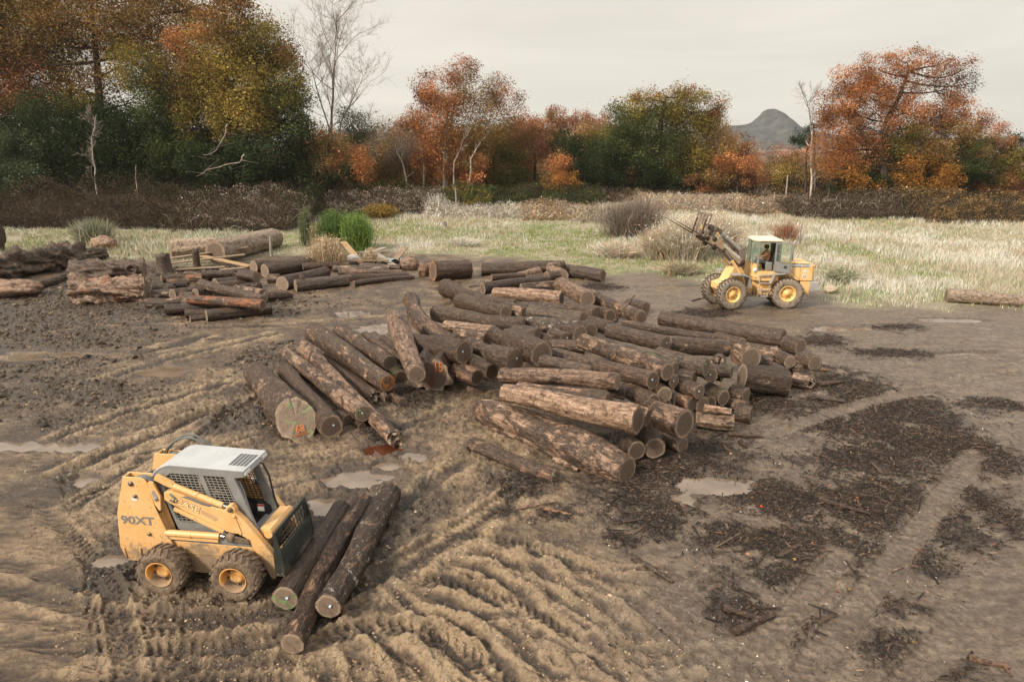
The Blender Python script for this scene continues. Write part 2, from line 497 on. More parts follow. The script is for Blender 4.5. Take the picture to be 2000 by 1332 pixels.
def ground_fields(x, y):
    sh = x.shape; x = x.ravel(); y = y.ravel()
    fo = forest(x, y); gr = grassiness(x, y) * (1 - fo)
    right = sstep(-.5, 3.5, x - (y - 12) * .12)               # firmer gravelly side
    far = np.maximum(sstep(17, 26, y), fo)
    mud = (1 - right * .75) * (1 - far * .55) * (1 - gr)
    h = (fbm(x * .16, y * .16, 3, 1) - .5) * .16 * (1 - gr) + (fbm(x * .06, y * .06, 3, 2) - .5) * .5 * gr * sstep(40, 60, y)
    # clods: churned mud, drawn out along the way the machines drove
    u = x * .86 + y * .5; v = -x * .5 + y * .86
    rid = 1 - np.abs(2 * fbm(u * .9, v * 2.6, 4, 9) - 1)
    cl = fbm(x * 6, y * 6, 4, 12, .6); cl2 = fbm(x * 19, y * 19, 3, 13, .6)
    patch = sstep(.35, .62, fbm(x * .5, y * .5, 3, 15))
    torn = 1 - np.abs(2 * fbm(x * 3.2 + cl * .6, y * 3.2, 4, 19, .62) - 1)
    h += mud * ((rid - .6) * .11 + (cl - .5) * (.08 + .10 * patch) + (torn - .65) * (.05 + .07 * patch) + (cl2 - .5) * (.03 + .035 * patch))
    h += (1 - mud) * ((cl - .5) * .022 + (cl2 - .5) * .012)
    dry = (fbm(x * 1.3, y * 1.3, 4, 21) - .5) * .9 + .36 + (rid - .6) * .2  # dryness of the mud; painted shade of hollows and cracks is mixed in below
    dark = np.zeros(x.shape)
    for L, w_, dp, bm in RUTS:
        d, s_ = poly_dist(x, y, L, 1.2); m = np.abs(d) < 1.0
        if not m.any(): continue
        dd = d[m]; ss = s_[m]; q = np.abs(dd)
        wob = 1 + .5 * (vnoise(ss * 3, np.sign(dd) * 5, 31) - .5)
        wv = w_ * wob
        lump = .10 + 1.15 * (1 - np.abs(2 * fbm(ss * 4.5, dd * 7, 4, 33, .62) - 1)) ** 1.5 * (.4 + .9 * vnoise(ss * 1.7, np.sign(dd) * 3, 35)) + .6 * (fbm(ss * 15, dd * 16, 3, 37, .6) - .5)
        end = sstep(0, .5, ss) * sstep(0, .4, ss.max() + .01 - ss)
        h[m] += (fbm(ss * 22, dd * 22, 3, 38, .6) - .5) * .035 * np.exp(-((q - 1.6 * wv) / (1.0 * wv)) ** 2)
        fl = -dp * np.exp(-(q / wv) ** 4) + bm * lump * np.exp(-((q - 1.75 * wv) / (.72 * wv)) ** 2)
        h[m] = h[m] * (1 - .45 * np.exp(-(q / (1.6 * wv)) ** 4)) + fl * end
        dry[m] += end * (.55 * np.exp(-((q - 1.75 * wv) / (.8 * wv)) ** 2) * lump - .42 * np.exp(-(q / wv) ** 4))  # crumbled berms paler; wet troughs darker, with the hollows' shade painted in
    for L, w_, dp, pt in TREADS:
        d, s_ = poly_dist(x, y, L, 1.2); m = np.abs(d) < .9
        if not m.any(): continue
        dd = d[m]; ss = s_[m]; q = np.abs(dd)
        inside = sstep(w_ * 1.15, w_ * .9, q)
        bars = np.tanh(2.2 * np.sin(2 * math.pi * (ss / pt + .55 * q / w_ + .12 * np.sign(dd)) + .9 * (fbm(ss * 2, dd * 4, 2, 41) - .5) * 4))
        wear = .25 + .75 * sstep(.30, .62, fbm(ss * .7, dd * 2, 3, 43))
        fl = inside * (-dp * .8 + bars * .024 * wear * min(1, dp / .05)) + dp * .9 * np.exp(-((q - 1.45 * w_) / (.4 * w_)) ** 2) * (.2 + fbm(ss * 5, dd * 6, 3, 45))
        h[m] = h[m] * (1 - .8 * inside) + fl
        dry[m] += -.18 * inside + .16 * inside * bars * wear + .35 * np.exp(-((q - 1.45 * w_) / (.45 * w_)) ** 2) * fbm(ss * 5, dd * 6, 3, 45)
    wet = np.zeros(x.shape); K_ = np.zeros(x.shape); E_ = np.zeros(x.shape)
    for c, a, b in PUD:
        sel = (np.abs(x - c[0]) < a * 2.2) & (np.abs(y - c[1]) < b * 2.2)
        if not sel.any(): continue
        q = np.hypot((x[sel] - c[0]) / a, (y[sel] - c[1]) / b) + (fbm(x[sel] * 1.6, y[sel] * 3.2, 4, 51, .6) - .5) * 1.5
        k = sstep(1.3, .6, q)
        h[sel] = h[sel] * (1 - .8 * k) - .165 * k * (.5 + 1.0 * fbm(x[sel] * 4, y[sel] * 6, 4, 53, .6))
        K_[sel] = np.maximum(K_[sel], k); E_[sel] = np.maximum(E_[sel], (np.hypot((x[sel] - c[0]) / a, (y[sel] - c[1]) / b) < 1.36) * 1.0)
        wet[sel] = np.maximum(wet[sel], sstep(1.9, .9, q))
    m = (E_ > .5) & (K_ < .25); h[m] = np.maximum(h[m], WATER_Z + .012)      # rims stand above the water
    clod = 1 - np.abs(2 * fbm(x * 7.5 + cl, y * 7.5, 3, 55, .6) - 1)
    fine_ = mud * (1 - np.clip(K_, 0, 1)); h += fine_ * (clod - .62) * .055; dry += fine_ * (clod - .62) * .55  # pits and cracks between clods darkened: crevice shade painted into the mud tone
    bark = blobs(x, y, BARKW, 61, 1.18, 2.3)
    tr = np.ones(x.shape)
    for L, w_, dp, pt in TREADS[6:10]:
        d, s_ = poly_dist(x, y, L, 1.0); tr *= sstep(.18, .42, np.abs(d))
    bark *= tr
    h += bark * (fbm(x * 9, y * 9, 3, 63) * .04)
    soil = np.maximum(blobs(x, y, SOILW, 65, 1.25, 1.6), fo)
    h += soil * (1 - fo) * ((fbm(x * 2.2, y * 2.2, 4, 57, .6) - .5) * .20 + (clod - .6) * .06)
    h = h * (1 - sstep(60, 110, y) * .3)
    return [a.reshape(sh) for a in (h, gr, np.clip(dry, 0, 1), wet, bark, soil, right)]

def hgt(x, y):
    return float(ground_fields(np.array([[float(x)]]), np.array([[float(y)]]))[0][0, 0])

NA, NR = 860, 900
aa = np.linspace(-1.0, 1.0, NA); aa = aa * .80 + np.sign(aa) * np.clip(np.abs(aa) - .92, 0, 1) * 8.0
yy = 1 / np.linspace(1 / 6.3, 1 / 140.0, NR)
yy = np.concatenate([[2.0, 3.5, 5.0], yy, [155, 175, 200, 240, 300, 400, 600, 900, 1400, 2200, 4000, 7000]])
A, Yg = np.meshgrid(aa, yy)
X = A * Yg
gh, g_gr, g_dry_shade, g_wet, g_bark, g_soil, g_right = ground_fields(X, Yg)
nr, nc = X.shape
idx = np.arange(nr * nc).reshape(nr, nc)
q = np.stack([idx[:-1, :-1], idx[:-1, 1:], idx[1:, 1:], idx[1:, :-1]], -1).reshape(-1, 4)
gm = NT("mud_and_grass_ground")
def ground_material(t):
    pos = t.node('NewGeometry').outputs['Position']
    mk = t.attr('mask').outputs['Color']; m2 = t.attr('mask2').outputs['Color']
    s1 = t.node('SeparateColor'); t.l.new(mk, s1.inputs[0]); s2 = t.node('SeparateColor'); t.l.new(m2, s2.inputs[0])
    gr, dry, wet = s1.outputs; bark, soil, right = s2.outputs
    n_big = t.noise(pos, .9, 5, .6); n_mid = t.noise(pos, 5, 5, .62); n_fin = t.noise(pos, 38, 4, .65); n_cl = t.noise(pos, 13, 7, .7, .3); n_spk = t.noise(pos, 55, 2, .5)
    mp_ = t.node('Mapping'); t.l.new(pos, mp_.inputs[0]); mp_.inputs['Rotation'].default_value = (0, 0, .55); mp_.inputs['Scale'].default_value = (.55, 1.9, 1)
    n_str = t.noise(mp_.outputs[0], 1.5, 6, .68, .4)
    dry = t.math('ADD', dry, t.math('MULTIPLY', t.math('SUBTRACT', n_str, .5), 1.1))
    d1 = t.math('ADD', dry, t.math('MULTIPLY', t.math('SUBTRACT', n_mid, .5), .9))
    mud = t.ramp(d1, [(.10, (.026, .016, .010)), (.40, (.095, .062, .036)), (.72, (.205, .142, .084)), (1.0, (.315, .226, .137))])
    grav = t.ramp(t.math('ADD', n_mid, t.math('MULTIPLY', t.math('SUBTRACT', n_str, .5), .7)), [(.22, (.055, .039, .028)), (.5, (.145, .107, .076)), (.78, (.25, .195, .145))])
    c = t.mix(t.math('MULTIPLY', right, .8), mud, grav)
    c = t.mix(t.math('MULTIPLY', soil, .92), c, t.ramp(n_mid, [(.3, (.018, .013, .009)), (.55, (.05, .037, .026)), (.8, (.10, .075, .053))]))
    c = t.mix(t.ramp(n_cl, [(.34, .75), (.50, 0.0)]), c, (.042, .029, .02))
    c = t.mix(t.ramp(n_cl, [(.58, 0.0), (.72, .45)]), c, t.mix(right, (.36, .27, .18), (.34, .285, .225)))
    c = t.mix(t.ramp(n_fin, [(.3, .38), (.62, 0.0)]), c, (.06, .045, .033))
    litter = t.ramp(n_mid, [(.28, (.010, .007, .006)), (.55, (.026, .018, .014)), (.78, (.075, .053, .04))])
    bk = t.math('MULTIPLY', bark, t.ramp(n_mid, [(.3, .55), (.5, 1.0)]), True)
    c = t.mix(bk, c, litter)
    pebble = t.ramp(n_spk, [(.71, 0.0), (.75, .8)])
    c = t.mix(t.math('MULTIPLY', pebble, t.math('MULTIPLY_ADD', right, .5)), c, (.42, .39, .35))
    grass = t.ramp(n_mid, [(.25, (.16, .135, .085)), (.5, (.25, .215, .145)), (.75, (.36, .315, .23))])
    green = t.ramp(t.noise(pos, .22, 4, .6), [(.45, 0.0), (.62, .8)])
    grass = t.mix(green, grass, (.12, .15, .05))
    c = t.mix(gr, c, grass)
    w_ = t.ramp(t.math('ADD', wet, t.math('MULTIPLY', t.math('SUBTRACT', n_big, .5), .6)), [(.35, 0.0), (.8, 1.0)])
    c = t.mix(t.math('MULTIPLY', w_, .7), c, (.06, .043, .031))
    t.set(t.p, 'Base Color', c)
    ro = t.ramp(n_big, [(.35, .26), (.65, .66)])
    ro = t.mix(t.math('MULTIPLY', w_, .7), ro, (.22, .22, .22))
    ro = t.mix(gr, ro, (.9, .9, .9))
    t.set(t.p, 'Roughness', ro); t.set(t.p, 'Specular IOR Level', .45)
    hb = t.math('ADD', t.math('ADD', t.math('MULTIPLY', n_mid, .8), t.math('MULTIPLY', n_cl, 1.1)), t.math('MULTIPLY', n_fin, .5))
    t.bump(hb, .9, .045)
    return t.m
ground_material(gm)
ground = mesh_np("ground", np.stack([X, Yg, gh], -1).reshape(-1, 3), q.ravel(), np.full(len(q), 4), [gm.m], smooth=True)
tag(ground, kind="structure")
pt_attr(ground, "mask", np.stack([g_gr, g_dry_shade, g_wet], -1).reshape(-1, 3))
pt_attr(ground, "mask2", np.stack([g_bark, g_soil, g_right], -1).reshape(-1, 3))

wm = NT("muddy_water")
_n = wm.noise(wm.coord('Object'), 1.2, 3)
wm.fin(wm.ramp(_n, [(.3, (.10, .072, .05)), (.7, (.20, .15, .11))]), .03, .5)
wm.p.inputs['IOR'].default_value = 1.62
tea = NT('tannin_water'); tea.fin((.06, .018, .008), .04, .5); tea.p.inputs['IOR'].default_value = 1.5
for kp, (c, a, b) in enumerate(PUD):
    n_ = 40; vs = [(math.cos(t) * a * 1.25, math.sin(t) * b * 1.25, 0) for t in np.linspace(0, 2 * math.pi, n_, endpoint=False)]
    mb = MB(); mb.add(vs, [tuple(range(n_))]); o = mb.build("puddle", tea.m if kp >= len(PUD) - 3 else wm.m); o.location = (c[0], c[1], WATER_Z + .0015 * (kp % 5)); tag(o, kind="structure")
# logs: butt and cut end centres, radii, (peeled, mossy, grey, orange), bend, tone of the cut wood, which ends are cut, group, label, extras
LOGS = [
    ((-1.789, 39.363, 0.334), (3.096, 39.895, 0.34), 0.387, 0.391, (0.15, 0.1, 0.3, 0), 0, 0.50, 'a', 'logs of the big pile in the yard', 'long dark log lying level at the very back of the big pile', {}),
    ((3.143, 39.03, 0.318), (5.058, 37.522, 0.298), 0.361, 0.339, (0.2, 0, 0.2, 0.1), 0, 0.50, 'b', 'logs of the big pile in the yard', 'short dark log with tan cut end at the back right of the pile', {'stub': 1}),
    ((2.145, 37.768, 0.686), (2.881, 38.566, 0.658), 0.305, 0.276, (0.6, 0, 0, 0.4), 0, 0.50, 'b', 'logs of the big pile in the yard', 'stubby pale log with frayed orange side on top of the pile', {}),
    ((2.151, 37.222, 0.675), (2.573, 34.913, 0.761), 0.237, 0.372, (0.7, 0, 0, 0.2), 0, 0.80, 'b', 'logs of the big pile in the yard', 'pale forked log with double oval cut end atop the pile', {}),
    ((1.743, 33.976, 0.889), (2.347, 34.328, 0.889), 0.276, 0.286, (0.3, 0, 0.2, 0.1), 0, 0.50, 'b', 'logs of the big pile in the yard', 'short round log wedged below the pale forked log', {}),
    ((-1.219, 33.67, 0.589), (1.476, 37.97, 0.433), 0.215, 0.263, (0.75, 0, 0.2, 0.1), 0, 0.50, 'b', 'logs of the big pile in the yard', 'thin pinkish peeled log slanting upward behind the mossy log', {}),
    ((-1.027, 33.777, 0.907), (0.652, 34.34, 0.907), 0.157, 0.143, (0.1, 0.2, 0.2, 0), 0, 0.50, 'b', 'logs of the big pile in the yard', 'thin dark log lying flat under the pinkish peeled log', {}),
    ((0.131, 34.49, 0.481), (1.717, 36.16, 0.481), 0.264, 0.218, (0.1, 0.3, 0.4, 0), 0, 0.50, 'b', 'logs of the big pile in the yard', 'small grey log with round end near the top of the pile', {}),
    ((-1.389, 31.641, 0.776), (1.818, 33.538, 0.823), 0.295, 0.226, (0.1, 0.35, 0.3, 0), -10, 0.50, 'b', 'logs of the big pile in the yard', 'mossy dark log slanting up below the small grey log', {}),
    ((0.422, 31.62, 0.78), (2.035, 32.138, 0.78), 0.221, 0.280, (0.5, 0, 0.1, 0.7), 0, 0.70, 'b', 'logs of the big pile in the yard', 'orange brown log with round pale cut end', {}),
    ((-0.784, 29.288, 1.046), (2.08, 27.976, 1.106), 0.246, 0.301, (0.95, 0, 0.1, 0.05), 0, 0.10, 'b', 'logs of the big pile in the yard', 'fuzzy light tan log lying level across the pile', {}),
    ((3.331, 29.238, 0.943), (5.085, 26.062, 0.754), 0.324, 0.283, (0.55, 0.2, 0.25, 0.1), 0, 0.50, 'b', 'logs of the big pile in the yard', 'long pale log sloping down on the right of the pile back', {}),
    ((2.251, 31.493, 0.989), (3.118, 27.573, 1.178), 0.348, 0.339, (0.75, 0.1, 0.4, 0.1), 0, 0.50, 'b', 'logs of the big pile in the yard', 'broken pale grey log sloping down before the sloping log', {}),
    ((5.387, 30.819, 0.221), (5.999, 29.837, 0.251), 0.253, 0.294, (0.15, 0.1, 0.3, 0), 0, 0.50, 'b', 'logs of the big pile in the yard', 'short log with tall oval cut end at the pile right back', {}),
    ((0.407, 26.45, 1.15), (2.123, 25.961, 1.15), 0.171, 0.158, (0.2, 0.2, 0.3, 0), 0, 0.50, 'b', 'logs of the big pile in the yard', 'slim log with small ringed end under the fuzzy tan log', {}),
    ((2.166, 25.578, 1.24), (3.126, 24.544, 1.24), 0.270, 0.332, (0.25, 0.1, 0.2, 0.1), 0, 0.40, 'b', 'logs of the big pile in the yard', 'log with broken pinkish end beside the dark orange stub', {}),
    ((3.355, 25.218, 1.15), (3.658, 24.672, 1.15), 0.237, 0.267, (0.4, 0, 0, 0.6), 0, 0.25, 'b', 'logs of the big pile in the yard', 'stub with dark orange end next to the pinkish ended log', {}),
    ((-0.3, 25.961, 1.15), (0.509, 25.156, 1.15), 0.274, 0.260, (0.45, 0.1, 0.2, 0.1), 0, 0.50, 'b', 'logs of the big pile in the yard', 'pale streaked log end poking out under the rooted log', {}),
    ((-2.212, 28.127, 0.973), (-0.24, 24.924, 1.246), 0.313, 0.258, (0.15, 0.45, 0.3, 0), 0, 0.50, 'b', 'logs of the big pile in the yard', 'mossy log lying under the rooted log', {}),
    ((-3.281, 33.386, 0.451), (-0.475, 27.42, 0.851), 0.330, 0.296, (0.3, 0, 0.1, 0.15), 0, 0.15, 'b', 'logs of the big pile in the yard', 'brown log with a knobby root end and dangling roots', {'root': 1}),
    ((0.619, 24.699, 1.3), (2.508, 23.684, 1.3), 0.276, 0.257, (0.1, 0.5, 0.45, 0), 0, 0.60, 'b', 'logs of the big pile in the yard', 'grey green mossy log with round pinkish end', {}),
    ((-3.024, 26.581, 0.82), (-1.141, 24.59, 1.009), 0.328, 0.276, (0.1, 0.4, 0.25, 0), 0, 0.50, 'b', 'logs of the big pile in the yard', 'dark mossy log lying behind the log with tan patches', {}),
    ((0.502, 23.569, 1.15), (2.338, 22.948, 1.15), 0.292, 0.244, (0.25, 0.2, 0.6, 0), 0, 0.50, 'b', 'logs of the big pile in the yard', 'grey log with a whitish lichen patch', {'lichen': 1}),
    ((2.353, 22.468, 1.3), (2.628, 22.001, 1.3), 0.266, 0.282, (0.2, 0, 0.2, 0.1), 0, 0.55, 'b', 'logs of the big pile in the yard', 'log end tucked behind the big reddish cut end', {}),
    ((1.934, 22.132, 1.3), (2.237, 21.614, 1.3), 0.288, 0.303, (0.3, 0, 0.1, 0.3), 0, 0.65, 'b', 'logs of the big pile in the yard', 'big reddish cut end above the pale crossing log', {}),
    ((-1.271, 23.468, 1.27), (0.402, 23.07, 1.27), 0.277, 0.267, (0.3, 0.15, 0.2, 0.1), 0, 0.60, 'b', 'logs of the big pile in the yard', 'brown log with square tan patches on its side', {}),
    ((0.52, 22.273, 1.15), (1.334, 21.374, 1.15), 0.185, 0.183, (0.35, 0.2, 0.2, 0), 0, 0.75, 'b', 'logs of the big pile in the yard', 'small log with pale round end and white tag', {'tagc': 1}),
    ((1.328, 22.028, 1.195), (1.756, 21.46, 1.195), 0.235, 0.242, (0.35, 0, 0.1, 0.1), 0, 0.65, 'b', 'logs of the big pile in the yard', 'log with reddish ringed end beside the small pale one', {'tagc': 1}),
    ((-2.384, 23.653, 1.057), (-0.639, 22.721, 1.187), 0.196, 0.129, (1, 0, 0, 0.1), 0, 0.90, 'b', 'logs of the big pile in the yard', 'frayed splintered pale log torn along its length', {}),
    ((-1.924, 23.022, 0.968), (-0.821, 22.169, 0.968), 0.232, 0.258, (0.35, 0, 0.1, 0.1), 0, 0.30, 'b', 'logs of the big pile in the yard', 'log with dark ringed end beneath the frayed pale log', {}),
    ((-0.618, 21.916, 1.27), (-0.212, 20.909, 1.27), 0.234, 0.244, (0.2, 0.1, 0.2, 0), 0, 0.35, 'b', 'logs of the big pile in the yard', 'log with tilted oval end left of the great dark log', {'tagc': 1}),
    ((-0.119, 20.391, 1.48), (0.855, 18.794, 1.48), 0.364, 0.382, (0.08, 0.1, 0.1, 0), 0, 0.45, 'b', 'logs of the big pile in the yard', 'great dark log with tall brown oval end mid pile', {}),
    ((-1.426, 21.485, 1.018), (-0.73, 20.462, 1.018), 0.230, 0.225, (0.25, 0.1, 0.2, 0), 0, 0.75, 'b', 'logs of the big pile in the yard', 'log with yellowish round end left of the grey wedge end', {'tagc': 1}),
    ((-0.611, 19.484, 1.3), (0.074, 18.788, 1.3), 0.280, 0.383, (0.1, 0.1, 0.3, 0), 0, 0.60, 'b', 'logs of the big pile in the yard', 'log with large grey wedge shaped cut end', {'tagc': 1}),
    ((-1.412, 20.498, 0.674), (-0.612, 19.611, 0.674), 0.258, 0.265, (0.1, 0.1, 0.1, 0), 0, 0.15, 'b', 'logs of the big pile in the yard', 'dark log with split blackened end on the ground', {}),
    ((-1.882, 20.286, 0.553), (-1.058, 19.427, 0.553), 0.269, 0.254, (0.6, 0, 0.1, 0), 0, 0.10, 'b', 'logs of the big pile in the yard', 'half peeled log lying low before the dark split one', {}),
    ((-3.243, 21.576, 1.014), (-1.472, 20.028, 1.15), 0.334, 0.383, (0.05, 0.1, 0.1, 0), 0, 0.35, 'b', 'logs of the big pile in the yard', 'thick black barked log with hollow cream rimmed end', {'tagc': 1}),
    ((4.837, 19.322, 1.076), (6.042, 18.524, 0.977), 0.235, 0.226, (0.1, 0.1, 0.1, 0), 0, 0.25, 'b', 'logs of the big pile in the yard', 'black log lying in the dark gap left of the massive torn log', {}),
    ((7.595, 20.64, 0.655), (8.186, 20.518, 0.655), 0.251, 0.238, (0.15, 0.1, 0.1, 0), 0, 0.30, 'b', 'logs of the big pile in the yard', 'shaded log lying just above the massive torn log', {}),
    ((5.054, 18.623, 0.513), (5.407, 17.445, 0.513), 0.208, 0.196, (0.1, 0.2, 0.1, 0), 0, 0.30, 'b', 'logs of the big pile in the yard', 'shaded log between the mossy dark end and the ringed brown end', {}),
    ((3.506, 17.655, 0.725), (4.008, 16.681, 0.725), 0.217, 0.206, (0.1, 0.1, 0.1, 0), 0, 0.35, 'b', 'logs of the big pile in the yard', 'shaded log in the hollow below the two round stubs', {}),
    ((1.22, 20.811, 1.15), (2.289, 20.525, 1.15), 0.223, 0.220, (0.2, 0.1, 0.2, 0), 0, 0.35, 'b', 'logs of the big pile in the yard', 'shaded log lying behind the tip of the rough brown log', {}),
    ((0.085, 21.909, 1.36), (0.834, 21.428, 1.36), 0.208, 0.229, (0.2, 0.3, 0.2, 0), 0, 0.40, 'b', 'logs of the big pile in the yard', 'mossy log bridging the great dark log and the lichen log', {}),
    ((2.704, 23.285, 1.27), (3.329, 22.581, 1.27), 0.247, 0.254, (0.1, 0.3, 0.2, 0), 0, 0.30, 'b', 'logs of the big pile in the yard', 'mossy log in the hollow right of the big reddish end', {}),
    ((-2.586, 24.171, 0.606), (-1.825, 23.396, 0.606), 0.287, 0.250, (0.1, 0.1, 0.1, 0), 0, 0.20, 'b', 'logs of the big pile in the yard', 'black log in the hollow behind the hollow ended log', {}),
    ((-0.837, 27.268, 1.165), (0.102, 26.681, 1.165), 0.191, 0.188, (0.2, 0.2, 0.2, 0), 0, 0.40, 'b', 'logs of the big pile in the yard', 'thin dark log in the gap under the fuzzy tan log', {}),
    ((6.223, 27.725, 0.315), (10.159, 24.589, 0.309), 0.301, 0.363, (0.02, 0.2, 0.35, 0), 0, 0.40, 'b', 'logs of the big pile in the yard', 'biggest long dark grey log across the right top of the pile', {}),
    ((4.014, 24.16, 1.011), (7.033, 22.846, 0.826), 0.152, 0.155, (0.25, 0.15, 0.2, 0.05), 0, 0.50, 'b', 'logs of the big pile in the yard', 'thin long brown log beside the biggest dark grey log', {}),
    ((7.31, 23.546, 0.656), (7.903, 22.539, 0.656), 0.206, 0.247, (0.2, 0.1, 0.3, 0), 0, 0.70, 'b', 'logs of the big pile in the yard', 'log with round ringed end below the biggest grey log', {'tagc': 1}),
    ((3.246, 22.087, 1.311), (4.784, 20.44, 1.305), 0.253, 0.269, (0.2, 0.15, 0.35, 0), 0, 0.60, 'b', 'logs of the big pile in the yard', 'barked log with white dotted end near the right wing top', {'tagc': 1}),
    ((5.114, 21.194, 1.069), (6.98, 21.047, 0.994), 0.290, 0.273, (0.35, 0.05, 0.25, 0.05), 0, 0.60, 'b', 'logs of the big pile in the yard', 'ridged brown log with knobby side right of the white dotted one', {}),
    ((7.176, 20.484, 1.015), (7.29, 19.891, 1.015), 0.361, 0.362, (0.5, 0, 0.1, 0.1), 0, 0.50, 'b', 'logs of the big pile in the yard', 'upright looking block with pale face between two logs', {}),
    ((8.286, 21.959, 0.566), (8.851, 21.797, 0.566), 0.266, 0.269, (0.5, 0, 0.1, 0.1), 0, 0.60, 'b', 'logs of the big pile in the yard', 'flaky barked log end under the biggest grey log', {'tagc': 1}),
    ((10.018, 24.016, 0.309), (10.352, 23.463, 0.32), 0.303, 0.314, (0.1, 0.15, 0.3, 0), 0, 0.60, 'b', 'logs of the big pile in the yard', 'dark log with slanted oval end right of the biggest log', {}),
    ((8.81, 21.36, 0.587), (8.912, 20.853, 0.587), 0.217, 0.212, (0.3, 0.3, 0.2, 0), 0, 0.70, 'b', 'logs of the big pile in the yard', 'small pale log end with dark ring at the right tip', {}),
    ((9.895, 22.411, 0.225), (10.134, 21.762, 0.247), 0.259, 0.284, (0.3, 0, 0.2, 0.1), 0, 0.60, 'b', 'logs of the big pile in the yard', 'log with grey oval end furthest to the right of the pile', {}),
    ((9.189, 21.649, 0.271), (9.318, 21.334, 0.271), 0.191, 0.208, (0.2, 0, 0.1, 0), 0, 0.40, 'b', 'logs of the big pile in the yard', 'brown log end low at the right tip of the pile', {}),
    ((9.141, 21.049, 0.324), (9.283, 20.855, 0.324), 0.140, 0.153, (0.3, 0, 0.1, 0.1), 0, 0.60, 'b', 'logs of the big pile in the yard', 'smallest round log end low at the right tip', {}),
    ((8.778, 20.197, 0.217), (9.212, 19.956, 0.204), 0.247, 0.233, (0.5, 0, 0.1, 0.3), 0, 0.10, 'b', 'logs of the big pile in the yard', 'charred splintered log on the ground at the right end', {}),
    ((6.883, 19.349, 0.605), (8.194, 19.362, 0.425), 0.409, 0.442, (0.3, 0.25, 0.2, 0), 0, 0.40, 'b', 'logs of the big pile in the yard', 'massive log with a torn pale lower side on the right', {'tagc': 1}),
    ((6.231, 19.554, 1.113), (6.044, 19.092, 1.113), 0.173, 0.211, (0.3, 0.1, 0.3, 0.0), 0, 0.55, 'b', 'logs of the big pile in the yard', 'grey log end with splintered rim behind the long grey log', {}),
    ((5.87, 18.231, 1.199), (6.136, 18.075, 1.199), 0.222, 0.190, (0.1, 0.6, 0.1, 0.1), 0, 0.30, 'b', 'logs of the big pile in the yard', 'mossy split wedge in the gap of the right wing', {}),
    ((5.477, 18.342, 1.109), (5.544, 18.012, 1.109), 0.193, 0.210, (0.2, 0.1, 0.1, 0.2), 0, 0.60, 'b', 'logs of the big pile in the yard', 'reddish oval end with blue tag beneath the long grey log', {'tagc': 1}),
    ((4.18, 18.778, 1.428), (5.332, 17.805, 1.418), 0.279, 0.260, (0.15, 0.3, 0.4, 0), 0, 0.50, 'b', 'logs of the big pile in the yard', 'long grey log with green paint fleck at its end', {'paint': 'greendot'}),
    ((4.642, 17.922, 1.14), (4.983, 17.663, 1.14), 0.199, 0.216, (0.2, 0.2, 0.2, 0), 0, 0.25, 'b', 'logs of the big pile in the yard', 'dark round log end under the long grey log', {}),
    ((6.385, 18.7, 0.376), (6.708, 18.359, 0.376), 0.209, 0.230, (0.25, 0.1, 0.2, 0), 0, 0.55, 'b', 'logs of the big pile in the yard', 'log end with pale rim above the low peeled log', {}),
    ((5.596, 18.359, 0.501), (5.895, 17.838, 0.501), 0.267, 0.236, (0.05, 0.6, 0.1, 0), 0, 0.30, 'b', 'logs of the big pile in the yard', 'mossy dark log end deep in the right wing', {}),
    ((6.112, 18.301, 0.164), (6.608, 17.916, 0.172), 0.185, 0.202, (0.5, 0.05, 0.1, 0.1), 0, 0.40, 'b', 'logs of the big pile in the yard', 'half peeled log with bluish worn end', {}),
    ((6.154, 17.478, 0.189), (6.508, 17.29, 0.213), 0.217, 0.244, (0.1, 0.1, 0.1, 0.1), 0, 0.20, 'b', 'logs of the big pile in the yard', 'dark low log beside the worn bluish one', {}),
    ((5.043, 17.293, 0.554), (5.119, 17.162, 0.554), 0.233, 0.247, (0.2, 0.4, 0.1, 0.1), 0, 0.70, 'b', 'logs of the big pile in the yard', 'pinkish log end with green moss on its left', {}),
    ((4.561, 17.539, 0.99), (4.961, 17.011, 0.99), 0.215, 0.219, (0.35, 0, 0.15, 0.05), 0, 0.65, 'b', 'logs of the big pile in the yard', 'brown log with pale ringed end right of the two stubs', {'tagc': 1}),
    ((5.075, 16.837, 0.598), (5.708, 16.571, 0.598), 0.114, 0.084, (0.8, 0, 0, 0.1), 0, 0.50, 'b', 'logs of the big pile in the yard', 'thin peeled strip log above the low peeled log', {}),
    ((4.902, 16.912, 0.26), (5.816, 16.632, 0.282), 0.210, 0.236, (0.7, 0, 0.1, 0.05), 0, 0.40, 'b', 'logs of the big pile in the yard', 'low peeled log lying at the front right corner', {}),
    ((4.206, 17.033, 0.772), (4.318, 16.972, 0.772), 0.162, 0.162, (0.2, 0.1, 0.2, 0), 0, 0.45, 'b', 'logs of the big pile in the yard', 'grey stub end left of the flaky stub', {}),
    ((4.52, 17.267, 0.649), (4.777, 16.962, 0.649), 0.184, 0.214, (0.6, 0, 0.1, 0.05), 0, 0.30, 'b', 'logs of the big pile in the yard', 'flaky stub with dark oval end low in the pile', {}),
    ((3.821, 17.076, 1.089), (3.925, 16.514, 1.089), 0.172, 0.218, (0.3, 0, 0.1, 0), 0, 0.60, 'b', 'logs of the big pile in the yard', 'round grey log end below the mossy knotted log', {}),
    ((3.985, 17.755, 1.187), (4.333, 17.268, 1.187), 0.187, 0.208, (0.35, 0, 0.1, 0.1), 0, 0.70, 'b', 'logs of the big pile in the yard', 'log with pale round end under the mossy knotted log', {'tagc': 1}),
    ((2.862, 19.554, 1.39), (4.464, 17.757, 1.39), 0.172, 0.193, (0.2, 0.75, 0.2, 0.1), 0, 0.65, 'b', 'logs of the big pile in the yard', 'mossy green log with a sawn knot on its side', {'knot': 1}),
